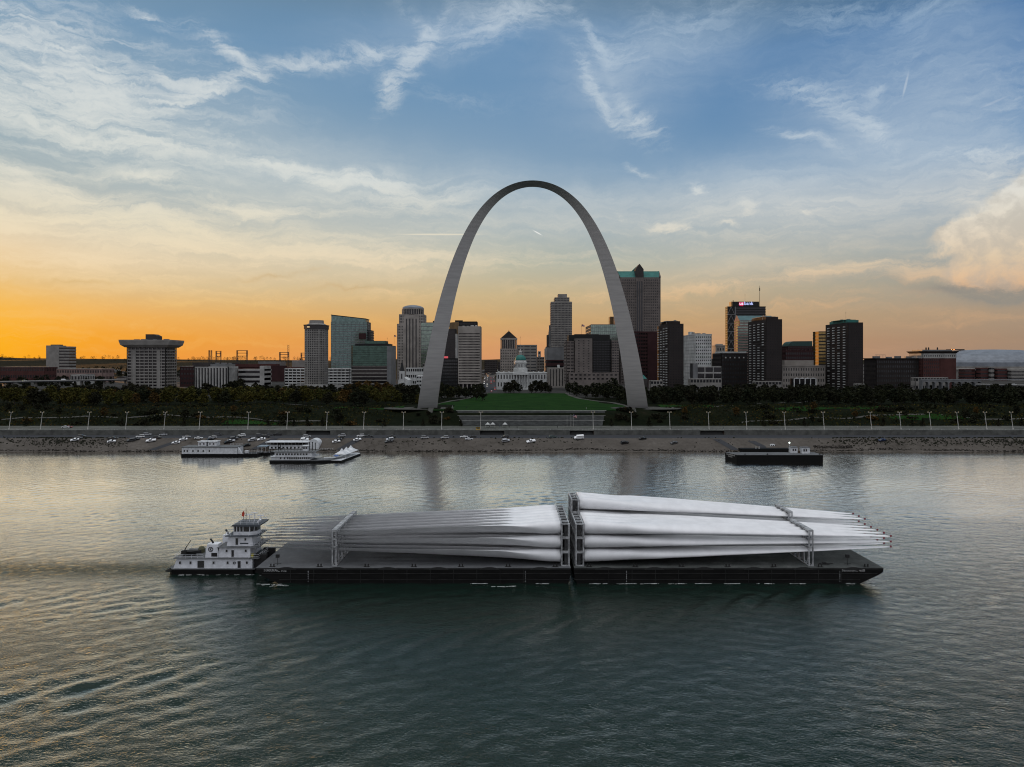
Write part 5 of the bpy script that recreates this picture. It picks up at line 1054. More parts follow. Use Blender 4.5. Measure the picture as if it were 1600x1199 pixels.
for k in range(8): mb.tube((-hw + 5 + k * 2.2, -5, zz(B, 559.8)), (-hw + 5 + k * 2.2, -5, zz(B, 554.5)), 0.12, n=4)
mb.box(-hw + 5, -hw + 20.5, -5.1, -4.9, zz(B, 554.8), zz(B, 554.3)); mb.build('roof_frame', m_conc, B['e'])
B = bld('brick_hotel', 'red brick warehouse hotel with pale top storey and bracketed cornice', 1442, 1494, 1040, D=36); hw = B['w'] / 2
tower(B, outline(-hw, lx(B, 1469), -18, 18), 0, zz(B, 560), 8, m_red, g_dk, 0.5, 3.2, 1.5, top=1); block(B, lx(B, 1469) + 0.02, hw, -18, 18, 0, zz(B, 560), m_red)
tower(B, outline(-hw, hw, -18.2, 18), zz(B, 560), zz(B, 552.5), 1, m_pale, g_dk, 0.5, 3.2, 1.7, top=2.5); mb = MB(); mb.rings([[(-a, -b, z), (a, -b, z), (a, b, z), (-a, b, z)] for a, b, z in ((hw, 18, zz(B, 552.5)), (hw + 2.6, 20.6, zz(B, 549.5)), (hw + 2.6, 20.6, zz(B, 548.8)))]); mb.build('cornice', m_dbrick, B['e']); block(B, -hw + 2, hw - 3, -13, 14, zz(B, 548.8), zz(B, 546.5), m_grey, 'penthouse')
for q in (1455, 1459, 1473): mb = MB(); mb.lathe((lx(B, q), -5, 0), [(1.0, zz(B, 546.5)), (1.0, zz(B, 543.5)), (0.3, zz(B, 542.5))], 8); mb.build('roof_vent', m_blk, B['e'])
B = bld('domed_stadium', 'huge low domed stadium with banded grey roof at the right edge', 1490, 1720, 1500, D=240, cat='stadium'); hw = B['w'] / 2
mb = MB(); mb.lathe((0, 0, 0), [(1.0 * r_ * hw, zz(B, y)) for r_, y in ((0.985, 573), (0.985, 566.5), (0.96, 563), (0.9, 559), (0.8, 554), (0.62, 549), (0.4, 546), (0.15, 545))], 48, flat=0.8); mb.build('roof', m_met, B['e'])
mb = MB(); mb.lathe((0, 0, 0), [(hw, 0), (hw, zz(B, 580)), (hw + 2, zz(B, 579.5)), (hw + 2, zz(B, 577)), (hw, zz(B, 576)), (hw, zz(B, 573))], 48, flat=0.8); mb.build('wall', m_conc, B['e'])
for x0, x1, yt, m_ in ((1492, 1515, 574, m_conc), (1516, 1532, 577, m_red), (1534, 1546, 575, m_red), (1547, 1552, 573, m_conc), (1554, 1569, 576, m_red), (1571, 1620, 578, m_conc)):
    dd_ = 0.8 * hw * math.sqrt(max(0.0, 1 - (lx(B, (x0 + x1) / 2) / hw) ** 2)); 
    tower(B, outline(lx(B, x0), lx(B, x1), -dd_ - 14, -dd_ + 8), 0, zz(B, yt), 3, m_, g_dk, 0.35, 0, top=3)
block(B, lx(B, 1536), lx(B, 1560), -8, 8, zz(B, 546), zz(B, 544.3), m_dbrn, 'roof_unit'); 
for q in (1528, 1532): mb = MB(); mb.lathe((lx(B, q), -30, zz(B, 546)), [(0.3, 0), (1.0, 0.8), (0.3, 1.8)], 8); mb.build('beacon', mat('beacon_orange', (0.8, 0.3, 0.1), 0.5, emit=(1.0, 0.28, 0.06), estr=4.0), B['e'])
# white podium walls and the arcaded viaduct
for k, (lab, x0, x1, yt, d, h_) in enumerate([('low white wall of a terrace under the white office', 1078, 1128, 592, 860, 3), ('low pale terrace wall before the second apartment slab', 1180, 1222, 596, 870, 3), ('pale terrace at the foot of the brick warehouse hotel', 1430, 1482, 590, 900, 3), ('small white terrace at the foot of the third apartment slab', 1340, 1352, 600, 860, 3), ('low white terrace near the foot of the right arch leg', 1016, 1036, 595, 880, 3)]):
    B = bld('terrace', lab, x0, x1, d, D=10); tower(B, R4(B), 0, zz(B, yt), 2, m_conc, g_dk, 0.4, 4, 1.0, top=1)
e = empty('viaduct', (X(1490, 870), 875, BASE), 'pale stone viaduct with a row of dark arches at the right', 'bridge')
mb = MB(); a, b = X(1442, 870) - X(1490, 870), X(1535, 870) - X(1490, 870); zt = Z(593, 870) - BASE; n = 9; w_ = (b - a) / n
for k in range(n):
    q = a + k * w_; mb.box(q, q + 1.2, -3, 3, 0, zt - 1.2)
    for s_ in range(6):
        t0, t1 = math.pi * s_ / 6, math.pi * (s_ + 1) / 6; r_ = (w_ - 1.2) / 2; c = q + 1.2 + r_
        mb.prism_y([(c - r_ * math.cos(t0), zt - 5 + r_ * 0.55 * math.sin(t0)), (c - r_ * math.cos(t1), zt - 5 + r_ * 0.55 * math.sin(t1)), (c - r_ * math.cos(t1), zt - 1.2), (c - r_ * math.cos(t0), zt - 1.2)], -2.95, 2.95)
mb.box(a, X(1640, 870) - X(1490, 870), -3.2, 3.2, zt - 1.2, zt); mb.build('arcade', m_grey, e)
# elevated highways at both ends
def highway(label, x0, x1, d0, d1, py0, py1, seed):
    p0, p1 = Vector((X(x0, d0), d0, Z(py0, d0))), Vector((X(x1, d1), d1, Z(py1, d1))); e = empty('highway', ((p0.x + p1.x) / 2, (p0.y + p1.y) / 2, BASE), label, 'highway'); o = e.location
    t = (p1 - p0); t.z = 0; t.normalize(); n_ = Vector((-t.y, t.x, 0)) * 6.5
    mb = MB(); q = [p0 - n_ - o, p1 - n_ - o, p1 + n_ - o, p0 + n_ - o]; mb.rings([[v - Vector((0, 0, 1.4)) for v in q], q]); mb.build('deck', m_asphalt, e)
    for s_ in (-1, 1):
        mb = MB(); c0, c1 = p0 + n_ * s_ - o, p1 + n_ * s_ - o; w_ = Vector((-t.y, t.x, 0)) * 0.2
        mb.rings([[c0 - w_, c1 - w_, c1 + w_, c0 + w_], [c0 - w_ + Vector((0, 0, 1)), c1 - w_ + Vector((0, 0, 1)), c1 + w_ + Vector((0, 0, 1)), c0 + w_ + Vector((0, 0, 1))]]); mb.build('barrier', m_pale, e)
    L = (p1 - p0).length; k = 0
    for k in range(int(L / 28) + 1):
        c = p0 + (p1 - p0) * min(1, k * 28 / L) - o; mb = MB(); mb.box(c.x - 0.9, c.x + 0.9, c.y - 1, c.y + 1, -1, c.z - 1.4); mb.build('pier', m_conc, e)
    return p0, p1
HL = highway('grey elevated highway running past the trees at the far left edge', -60, 205, 960, 1080, 598, 593, 1); HR = highway('elevated highway with pale barriers at the far right edge', 1525, 1700, 980, 900, 601, 604, 2)
# far houses under the hills
mb = MB(); mb.box(-7, 7, -5, 5, 0, 5); HM = mb.mesh('house_wall', m_lime); mb = MB(); mb.prism_y([(-7.6, 5), (7.6, 5), (7.6, 5.4), (0, 8.5), (-7.6, 5.4)], -5.6, 5.6); HRf = [mb.mesh('house_roof', m_roofd), mb.mesh('house_roof', m_pale), mb.mesh('house_roof', m_dbrn)]
r_ = random.Random(21)
for k in range(90):
    if k < 62: d = r_.uniform(1500, 3000); x = X(r_.uniform(0, 300), d)
    else: d = r_.uniform(1700, 2800); x = X(r_.choice([r_.uniform(300, 470), r_.uniform(752, 780)]), d)
    s_ = r_.uniform(0.9, 2.6); e = empty('far_house', (x, d, gz(x, d) - 0.3), 'small far house with a low roof among the trees on the western horizon', 'house', 'far houses under the hills', r_.uniform(-0.4, 0.4)); e.scale = (s_, s_, r_.uniform(0.8, 1.3))
    link('wall', HM, e); link('roof', HRf[k % 3], e)

# ------------------------------------------------------------------ trees and shrubs
def leaf_mat(name, c1, c2, c3):
    m_ = bpy.data.materials.new(name); m_.use_nodes = True; t = m_.node_tree; gg = G(t); b = t.nodes['Principled BSDF']
    b.inputs['Roughness'].default_value = 0.8; b.inputs['Specular IOR Level'].default_value = 0.06
    rn = gg.node('ShaderNodeObjectInfo').outputs['Random']; pos = gg.node('ShaderNodeNewGeometry').outputs['Position']
    n = gg.noise(pos, 0.45, 3); base = gg.mix(rn, c1, c2)
    gg.put(b.inputs['Base Color'], gg.mix(gg.sm(n, 0.45, 0.7), base, c3)); return m_
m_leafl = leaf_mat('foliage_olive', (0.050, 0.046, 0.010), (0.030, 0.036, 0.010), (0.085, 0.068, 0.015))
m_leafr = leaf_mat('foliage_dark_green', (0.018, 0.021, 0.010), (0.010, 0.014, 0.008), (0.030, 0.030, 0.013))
m_leafd = leaf_mat('foliage_deep', (0.010, 0.012, 0.007), (0.017, 0.016, 0.009), (0.022, 0.022, 0.011))
m_leafo = leaf_mat('foliage_autumn', (0.060, 0.036, 0.010), (0.038, 0.026, 0.010), (0.095, 0.052, 0.014))
m_bark = mat('bark', (0.035, 0.028, 0.022), 0.95)
def crown_mesh(seed, n, hgt, kind='round', lsz=1.0):
    r_ = random.Random(seed); mb = MB(); cl = []
    nb = 11 if kind == 'round' else 9
    for k in range(nb):
        t = k / (nb - 1)
        if kind == 'cone': z = hgt * (0.12 + 0.84 * t); rad = hgt * 0.26 * (1 - t) + 0.15; a = r_.uniform(0, 6.28); cl.append((math.cos(a) * rad * 0.3, math.sin(a) * rad * 0.3, z, rad))
        elif kind == 'shrub': a = r_.uniform(0, 6.28); q = r_.uniform(0, hgt * 0.75); cl.append((math.cos(a) * q, math.sin(a) * q, hgt * r_.uniform(0.25, 0.62), hgt * r_.uniform(0.28, 0.45)))
        else:
            a = k * 2.4 + r_.uniform(-.4, .4); q = hgt * 0.19 * math.sin(math.pi * (0.15 + 0.75 * t)) * r_.uniform(0.7, 1.3)
            cl.append((math.cos(a) * q, math.sin(a) * q, hgt * (0.27 + 0.6 * t), hgt * r_.uniform(0.10, 0.20) * (1.15 - 0.4 * t)))
    for k in range(n):
        cx_, cy_, cz_, cr = r_.choice(cl); u = Vector((r_.gauss(0, 1), r_.gauss(0, 1), r_.gauss(0, 1))).normalized() * cr * (r_.random() ** 0.4)
        c = Vector((cx_, cy_, max(0.1, cz_ + u.z * 0.85))) + Vector((u.x, u.y, 0))
        a = Vector((r_.gauss(0, 1), r_.gauss(0, 1), r_.gauss(0, 0.8))).normalized(); b = a.orthogonal().normalized(); b.rotate(Matrix.Rotation(r_.uniform(0, 6.28), 3, a)); cc = a.cross(b)
        s_ = lsz * r_.uniform(0.5, 1.15)
        mb.quad(c - b * s_ * 0.5 - cc * s_ * 0.3, c + b * s_ * 0.5 - cc * s_ * 0.25, c + b * s_ * 0.45 + cc * s_ * 0.35, c - b * s_ * 0.4 + cc * s_ * 0.3)
    return mb
def trunk_mesh(seed, hgt, name='trunk'):
    r_ = random.Random(seed); mb = MB(); mb.tube((0, 0, -0.6), (0.1, 0, hgt * 0.42), hgt * 0.021, hgt * 0.014, 7)
    for k in range(5):
        a = k * 1.3 + r_.uniform(-.3, .3); mb.tube((0.1, 0, hgt * (0.3 + 0.03 * k)), (math.cos(a) * hgt * 0.16, math.sin(a) * hgt * 0.16, hgt * (0.55 + 0.05 * k)), hgt * 0.009, hgt * 0.003, 5)
    return mb.mesh(name, m_bark)
TRUNK = [trunk_mesh(k, 15) for k in range(3)]
def crowns(m_, kind='round', n=520, h=15, cnt=4, lsz=1.35, s0=0): return [crown_mesh(s0 + k * 7 + 1, n, h, kind, lsz).mesh('crown', m_) for k in range(cnt)]
CR_L, CR_R, CR_D, CR_O = crowns(m_leafl), crowns(m_leafr, s0=50), crowns(m_leafd, s0=90, n=620), crowns(m_leafo, s0=130)
CONE = crowns(m_leafd, 'cone', 330, 6.0, 3, 0.6, 170); SHR = crowns(m_leafd, 'shrub', 240, 3.0, 4, 0.75, 210) + crowns(m_leafo, 'shrub', 200, 2.6, 1, 0.7, 260); SHG = crowns(m_leafr, 'shrub', 240, 3.0, 3, 0.75, 300)
TRC = trunk_mesh(9, 6)
rt = random.Random(77)
def tree(x, y, s_, cr, label, group, name='tree', tr=None, cat='tree', sq=1.0):
    e = empty(name, (x, y, gz(x, y) - 0.1), label, cat, group, rt.uniform(0, 6.28)); e.scale = (s_ * sq, s_ * sq, s_)
    link('trunk', tr or rt.choice(TRUNK), e); link('crown', rt.choice(cr), e); return e
def clear(x, y):
    if abs(x - AX) < 112 and y < 640 and abs(x - AX) > 60: return False
    for (y0, a0, b0), (y1, a1, b1) in zip(lawn, lawn[1:]):
        if y0 <= y <= y1:
            t = (y - y0) / (y1 - y0)
            if a0 + (a1 - a0) * t - 8 < x < b0 + (b1 - b0) * t + 8: return False
    return True
nT = 0
for d0, sp in ((648, 10.2), (672, 10.8), (705, 11.5), (742, 12.5)):
    x = X(-8, d0)
    while x < X(1608, d0):
        xx, yy = x + rt.uniform(-2.5, 2.5), d0 + rt.uniform(-9, 9) - 24 * smooth((abs(x - AX) - 200) / 250)
        if clear(xx, yy) and abs(xx - AX) > 78:
            left = xx < AX; s_ = rt.uniform(0.72, 1.12) * (1.0 if left else 0.97)
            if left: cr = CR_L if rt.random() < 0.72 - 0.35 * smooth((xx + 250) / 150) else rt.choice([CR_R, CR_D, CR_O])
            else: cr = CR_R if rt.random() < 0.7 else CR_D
            tree(xx, yy, s_, cr, 'leafy park tree in the long olive tree belt left of the arch' if left else 'leafy park tree in the long dark tree belt right of the arch', 'trees in the belt left of the arch' if left else 'trees in the belt right of the arch', 'park_tree', sq=rt.uniform(1.15, 1.5)); nT += 1
        x += sp
def cluster(lst, cr, label, group):
    global nT
    for px_, py_, d, s_ in lst: tree(X(px_, d) if px_ > 0 else 0, d, s_, cr, label, group, 'park_tree', sq=1.2); nT += 1
cluster([(794, 0, 905, .95), (803, 0, 900, 1.15), (811, 0, 890, .8), (789, 0, 892, .7), (798, 0, 885, .8)], CR_D, 'round dark tree in the clump before the left half of the domed courthouse', 'trees before the left half of the courthouse')
cluster([(830, 0, 890, .8), (837, 0, 900, 1.12), (845, 0, 897, 1.1), (853, 0, 905, .95), (858, 0, 885, .7)], CR_D, 'round dark tree in the clump before the right half of the domed courthouse', 'trees before the right half of the courthouse')
cluster([(700 + 9 * k, 0, 800 - 14 * k + rt.uniform(-8, 8), rt.uniform(.8, 1.15)) for k in range(7)] + [(694, 0, 720, 1.0), (705, 0, 735, .9), (716, 0, 760, .95), (728, 0, 770, .8), (690, 0, 760, 1.2), (742, 0, 830, .9), (752, 0, 870, .9)], CR_R, 'dark leafy tree in the grove just right of the left arch leg', 'grove right of the left arch leg')
cluster([(890 + 9 * k, 0, 850 - 10 * k + rt.uniform(-8, 8), rt.uniform(.8, 1.1)) for k in range(9)] + [(900, 0, 800, .8), (915, 0, 770, .85), (930, 0, 745, .9), (945, 0, 730, 1.25), (958, 0, 760, 1.5), (968, 0, 735, 1.0), (978, 0, 720, .9), (935, 0, 800, 1.1)], CR_R, 'dark leafy tree in the grove just left of the right arch leg', 'grove left of the right arch leg')
cluster([(375, 0, 850, 1.35), (360, 0, 845, 1.1), (366, 0, 835, 1.2)], CR_D, 'tall dark tree in the clump before the low column fronted building', 'tall trees before the column fronted building')
cluster([(560, 0, 800, 1.2), (575, 0, 790, 1.3), (590, 0, 795, 1.15), (548, 0, 805, 1.0), (604, 0, 800, 1.2)], CR_O, 'autumn brown tree in the clump below the dark green glass office', 'autumn trees below the glass office')
# conifers along the promenade, each told apart by its place in the row
cpx = [41, 191, 229, 287, 419, 459, 480, 504, 601, 661, 720, 955, 1014, 1193, 1257, 1380, 1425, 1442, 1560, 1596]
for k, p_ in enumerate(cpx):
    d = 531.5; e = empty('young_tree', (X(p_, d), d, 10.0), 'small dark young tree at the promenade edge, %s from the left' % ORD[k], 'tree', 'young trees along the promenade', rt.uniform(0, 6)); s_ = rt.uniform(0.85, 1.2); e.scale = (s_ * 1.25, s_ * 1.25, s_)
    link('trunk', TRC, e); link('crown', rt.choice(CONE), e)
for k in range(118):
    x, y = rt.uniform(-500, 520), 537 + 78 * rt.random() ** 1.2
    if abs(x - AX) < 66 or (abs(abs(x - AX) - 96) < 34 and abs(y - 601) < 22): continue
    left = x < AX; e = empty('shrub', (x, y, gz(x, y) - 0.15), 'dark shrub on the planted park slope %s of the staircase' % ('left' if left else 'right'), 'shrub', 'shrubs on the slope %s of the staircase' % ('left' if left else 'right'), rt.uniform(0, 6)); s_ = rt.uniform(0.7, 1.9); e.scale = (s_ * 1.3, s_ * 1.3, s_)
    link('foliage', rt.choice(SHR if rt.random() < .62 else SHG), e)
for k in range(26):
    x, y = rt.choice([rt.uniform(-46, -64), rt.uniform(84, 104)]) + rt.uniform(-14, 14), rt.uniform(540, 574)
    if abs(x - AX) < 67: continue
    e = empty('shrub', (x, y, gz(x, y) - 0.15), 'brownish bush crowding the mound right beside the staircase end', 'shrub', 'bushes on the mounds beside the staircase', rt.uniform(0, 6)); s_ = rt.uniform(1.0, 2.0); e.scale = (s_, s_, s_); link('foliage', rt.choice(SHR), e)
for k in range(22):
    left = k % 2 == 0; x = AX + (rt.uniform(-480, -110) if left else rt.uniform(110, 480)); y = rt.uniform(548, 600)
    tree(x, y, rt.uniform(0.35, 0.6), CR_D if rt.random() < .7 else CR_O, 'low dark tree on the shrubby slope %s of the arch' % ('left' if left else 'right'), 'low trees on the slope %s of the arch' % ('left' if left else 'right'), 'slope_tree', sq=1.3)
# the woods farther back read as one mass
def woods(name, spots, m_, seed):
    r_ = random.Random(seed); mb = MB()
    for x, y, s_ in spots:
        c = crown_mesh(r_.randrange(9999), 190, 14 * s_, 'round', 2.0); o = gz(x, y)
        n = len(mb.v); mb.v.extend([(v[0] * 1.3 + x, v[1] * 1.3 + y, v[2] + o - 2.5) for v in c.v]); mb.f.extend([tuple(i + n for i in f) for f in c.f]); mb.mi.extend(c.mi)
    tag(mb.build(name, m_), kind='stuff')
woods('woodland', [(X(rt.uniform(-10, 660), d), d, rt.uniform(.7, 1.15)) for d in [rt.uniform(775, 925) for _ in range(150)]], m_leafd, 4)
woods('woodland', [(X(rt.uniform(1010, 1610), d), d, rt.uniform(.7, 1.2)) for d in [rt.uniform(775, 900) for _ in range(170)]], m_leafd, 5)
woods('hill_woodland', [(X(rt.uniform(-5, 480), d), d, rt.uniform(.9, 1.9)) for d in [rt.uniform(1500, 3400) for _ in range(260)]] + [(X(rt.uniform(-5, 195), d), d, rt.uniform(.8, 1.4)) for d in [rt.uniform(1110, 1330) for _ in range(46)]] + [(x, y, rt.uniform(2, 3.4)) for x, y in [(X(rt.uniform(-5, 640), d), d) for d in [rt.uniform(5600, 7000) for _ in range(150)]]], m_leafd, 6)
# low planting on the slope: nobody could count it
def planting(seed, n, m_, lo, hi):
    mb = MB(); r_ = random.Random(seed)
    for k in range(n):
        x, y = r_.uniform(-520, 560), 534.5 + 105 * r_.random()
        if abs(x - AX) < 64 or not clear(x, y): continue
        if math.sin(x * 0.05 + 2 + seed) * math.sin(y * 0.11 + x * 0.02) + 0.6 * math.sin(x * 0.13) < r_.uniform(-1.2, 0.5): continue
        z = gz(x, y); s_ = r_.uniform(lo, hi); a = r_.uniform(0, 3.14); u, v = math.cos(a) * s_ * .6, math.sin(a) * s_ * .6; t = r_.uniform(-.4, .4)
        mb.quad((x - u, y - v, z - .1), (x + u, y + v, z - .1), (x + u * .7 + t, y + v * .7, z + s_ * .8), (x - u * .7 + t, y - v * .7, z + s_ * .7))
    tag(mb.build('ground_cover', m_), kind='stuff')
planting(8, 16000, m_leafr, 0.6, 2.0); planting(3, 11000, m_leafl, 0.5, 1.3); planting(5, 5000, m_leafo, 0.4, 1.2)

# ------------------------------------------------------------------ riverfront furniture
def ordn(k):
    if k < 20: return ORD[k]
    tens = {2: 'twenty', 3: 'thirty', 4: 'forty', 5: 'fifty', 6: 'sixty', 7: 'seventy', 8: 'eighty'}; n = k + 1
    return ({2: 'twentieth', 3: 'thirtieth', 4: 'fortieth', 5: 'fiftieth', 6: 'sixtieth', 7: 'seventieth'}[n // 10]) if n % 10 == 0 else '%s-%s' % (tens[n // 10], ORD[n % 10 - 1])
m_pole = mat('lamp_pole_paint', (0.46, 0.45, 0.42), 0.6)
mb = MB(); mb.tube((0, 0, 0), (0, 2.3, 11.9), 0.22, 0.13, 8); mb.tube((0, 0, 0), (0, 0.08, 0.9), 0.4, 0.34, 8); POLE = mb.mesh('pole', m_pole)
mb = MB(); mb.tube((0, 2.3, 11.85), (-1.0, 2.2, 12.25), 0.09, 0.07, 6); mb.tube((0, 2.3, 11.85), (1.0, 2.2, 12.25), 0.09, 0.07, 6); ARM = mb.mesh('arm', m_pole)
mb = MB(); mb.box(-0.42, 0.42, -0.2, 0.2, -0.06, 0.14); HEAD = mb.mesh('lamp_head', m_pole)
mb = MB(); mb.box(-0.32, 0.32, -0.23, -0.204, -0.05, 0.1); LENS = mb.mesh('lens', m_lamp)
for k, p_ in enumerate([14, 63, 137, 196, 256, 311, 387, 448, 510, 568, 630, 690, 751, 927, 987, 1047, 1108, 1167, 1227, 1288, 1362, 1408, 1455, 1498, 1542, 1583]):
    e = empty('lamp_post', (X(p_, 506), 506, 10.0), 'pale leaning lamp post on the riverfront promenade, %s from the left' % ordn(k), 'lamp post', 'lamp posts along the promenade')
    link('pole', POLE, e); link('arm', ARM, e)
    for s_ in (-1, 1): h = link('lamp_head', HEAD, e, (s_ * 1.1, 2.2, 12.2)); link('lens', LENS, h)
# railing on the flood wall
e = empty('railing', (0, 498.3, 10.0), 'thin metal railing along the promenade edge above the flood wall', 'railing'); mb = MB()
for k in range(-120, 121): mb.box(k * 4.5 - 0.05, k * 4.5 + 0.05, -0.05, 0.05, 0, 1.1)
for z in (0.55, 1.05): mb.box(-541, 541, -0.035, 0.035, z, z + 0.07)
mb.build('rails', m_steelg, e)
for k, p_ in enumerate([886, 892, 896]):
    e = empty('flagpole', (X(p_, 530), 530, 10.0), ['bare white flagpole left of the flag on the promenade', 'bare white flagpole in the middle of the three by the staircase', 'white flagpole flying the striped flag before the staircase'][k], 'flagpole', 'flagpoles before the staircase')
    mb = MB(); mb.tube((0, 0, 0), (0, 0, 9.0 - (k == 0) * 1.2), 0.09, 0.05, 6); pl_ = mb.build('pole', m_pole, e); mb = MB(); mb.lathe((0, 0, 9.0 - (k == 0) * 1.2), [(0.02, 0), (0.14, 0.12), (0.02, 0.25)], 8); mb.build('finial', m_pole, e)
    if k == 2: us_flag(e, 0, 0, 8.7, 3.0)
mb = MB(); mb.rings([[(-1.7, -1.7, 2.3), (1.7, -1.7, 2.3), (1.7, 1.7, 2.3), (-1.7, 1.7, 2.3)], [(-.9, -.9, 2.9), (.9, -.9, 2.9), (.9, .9, 2.9), (-.9, .9, 2.9)], [(-.05, -.05, 3.9), (.05, -.05, 3.9), (.05, .05, 3.9), (-.05, .05, 3.9)]]); TENT = mb.mesh('canopy', m_wht)
mb = MB(); [mb.tube((sx * 1.55, sy * 1.55, 0), (sx * 1.55, sy * 1.55, 2.3), 0.05, n=5) for sx in (-1, 1) for sy in (-1, 1)]; TLEG = mb.mesh('frame', m_pole)
for k, p_ in enumerate([762, 770, 789]):
    e = empty('canopy_tent', (X(p_, 521), 521, 10.0), 'small white peaked canopy tent on the promenade, %s from the left' % ORD[k], 'tent', 'white tents at the staircase foot'); link('canopy', TENT, e); link('frame', TLEG, e)
e = empty('kiosk', (X(747, 503), 503, 10.0), 'small yellow kiosk on the promenade below the left stair mound', 'kiosk'); mb = MB(); mb.box(-1.5, 1.5, -1, 1, 0, 1.9); mb.build('booth', mat('kiosk_yellow', (0.5, 0.30, 0.02), 0.6), e); mb = MB(); mb.box(-1.7, 1.7, -1.2, 1.2, 1.9, 2.15); mb.build('roof', m_blk, e); mb = MB(); mb.box(-1.1, 1.1, -1.04, -1.005, 0.9, 1.6); mb.build('counter_window', g_dk, e)

# ------------------------------------------------------------------ people (each a pixel or two tall)
def person_mesh():
    me = bpy.data.meshes.new('person'); v = [(0, 0, .95), (0, 0, 1.2), (0, .01, 1.42), (0, .0, 1.53), (0, -.03, 1.64), (0, -.02, 1.74), (.19, 0, 1.40), (.25, .02, 1.13), (.24, -.06, .88), (-.19, 0, 1.40), (-.25, .0, 1.13), (-.25, -.04, .88), (.1, 0, .88), (.11, -.08, .48), (.11, -.02, .06), (.11, -.14, .03), (-.1, 0, .88), (-.11, .06, .48), (-.11, .2, .08), (-.11, .1, .03)]
    ed = [(0, 1), (1, 2), (2, 3), (3, 4), (4, 5), (2, 6), (6, 7), (7, 8), (2, 9), (9, 10), (10, 11), (0, 12), (12, 13), (13, 14), (14, 15), (0, 16), (16, 17), (17, 18), (18, 19)]
    rad = [.15, .14, .15, .06, .10, .08, .07, .05, .04, .07, .05, .04, .09, .065, .05, .045, .09, .065, .05, .045]
    me.from_pydata(v, ed, []); o = bpy.data.objects.new('person', me); COL.objects.link(o)
    o.modifiers.new('s', 'SKIN'); 
    for i, r_ in enumerate(rad): me.skin_vertices[0].data[i].radius = (r_, r_ * 0.8)
    me.skin_vertices[0].data[0].use_root = True; o.modifiers.new('u', 'SUBSURF').levels = 1
    bpy.context.view_layer.update(); out = bpy.data.meshes.new_from_object(o.evaluated_get(bpy.context.evaluated_depsgraph_get())); bpy.data.objects.remove(o); return out
PM = person_mesh(); PM.name = 'person'
pcl = [('dark', mat('cloth_dark', (0.02, 0.02, 0.024), 0.9)), ('white', mat('cloth_white', (0.5, 0.5, 0.5), 0.9)), ('blue', mat('cloth_blue', (0.05, 0.07, 0.12), 0.9))]
PMS = []
for nme, m_ in pcl: q = PM.copy(); q.materials.clear(); q.materials.append(m_); PMS.append((nme, q))
spots = [(X(p_, d), d, z, c) for p_, d, z, c in [(776, 573.5, 19.1, 0), (833, 573.5, 19.1, 0), (847, 574, 19.1, 0), (867, 573.5, 19.1, 0), (916, 585, 19.1, 1), (729, 590, 19.1, 0), (707, 606, 19.2, 1), (967, 590, 19.1, 2), (808, 512, 10, 0), (871, 515, 10, 0), (939, 514, 10, 0), (1049, 512, 10, 0), (1130, 511, 10, 0), (355, 512, 10, 0), (535, 511, 10, 2), (598, 516, 10, 0), (765, 519, 10, 0), (781, 518.5, 10, 2), (796, 520, 10, 0), (1328, 512, 10, 0), (1340, 514, 10, 1), (986, 607, 19.2, 0)]]
top = sorted([s_ for s_ in spots if s_[2] > 15]); low = sorted([s_ for s_ in spots if s_[2] < 15])
for arr, where in ((top, 'by the lawn edge under the arch'), (low, 'on the riverfront promenade')):
    for k, (x, y, z, c) in enumerate(arr):
        o = link('person', PMS[c][1], None, (x, y, z + 0.01), rt.uniform(0, 6.28)); tag(o, 'tiny person in %s clothes %s, %s from the left' % (PMS[c][0], where, ORD[k]), 'person', 'people ' + where)

# ------------------------------------------------------------------ cars
CARC = {'white': (0.80, 0.81, 0.82), 'silver': (0.42, 0.43, 0.45), 'black': (0.012, 0.012, 0.014), 'grey': (0.08, 0.082, 0.088), 'red': (0.22, 0.015, 0.02), 'blue': (0.02, 0.035, 0.09), 'green': (0.02, 0.05, 0.05)}
m_tyre = mat('tyre', (0.012, 0.012, 0.012), 0.9); g_car = glass('car_glass', (0.02, 0.022, 0.025), 0.08, 0.2); m_tail = mat('tail_light', (0.3, 0.02, 0.02), 0.4, emit=(1, 0.08, 0.05), estr=0.6); m_hl = mat('head_light', (0.7, 0.7, 0.65), 0.3, emit=(1, 0.95, 0.85), estr=1.2)
PROF = {'sedan': ([(-2.3, .35), (2.3, .35), (2.35, .62), (2.2, .82), (1.1, .95), (-1.55, .98), (-2.25, .92), (-2.35, .6)], [(-1.6, .97), (1.0, .96), (.3, 1.42), (-.95, 1.44)], 1.45),
        'suv': ([(-2.35, .42), (2.35, .42), (2.4, .75), (2.2, 1.0), (1.2, 1.1), (-2.2, 1.12), (-2.4, .8)], [(-2.2, 1.12), (1.1, 1.1), (.5, 1.74), (-2.0, 1.76)], 1.65),
        'pickup': ([(-2.8, .45), (2.7, .45), (2.75, .8), (2.5, 1.05), (1.2, 1.12), (.9, 1.12), (-.55, 1.12), (-2.75, 1.12), (-2.85, .8)], [(-.6, 1.11), (1.05, 1.11), (.5, 1.78), (-.4, 1.8)], 1.7),
        'van': ([(-2.9, .42), (2.8, .42), (2.9, .8), (2.6, 1.15), (1.9, 1.3), (-2.9, 1.3)], [(-2.88, 1.3), (1.9, 1.3), (1.35, 2.3), (-2.8, 2.35)], 1.8)}
_CM = {}
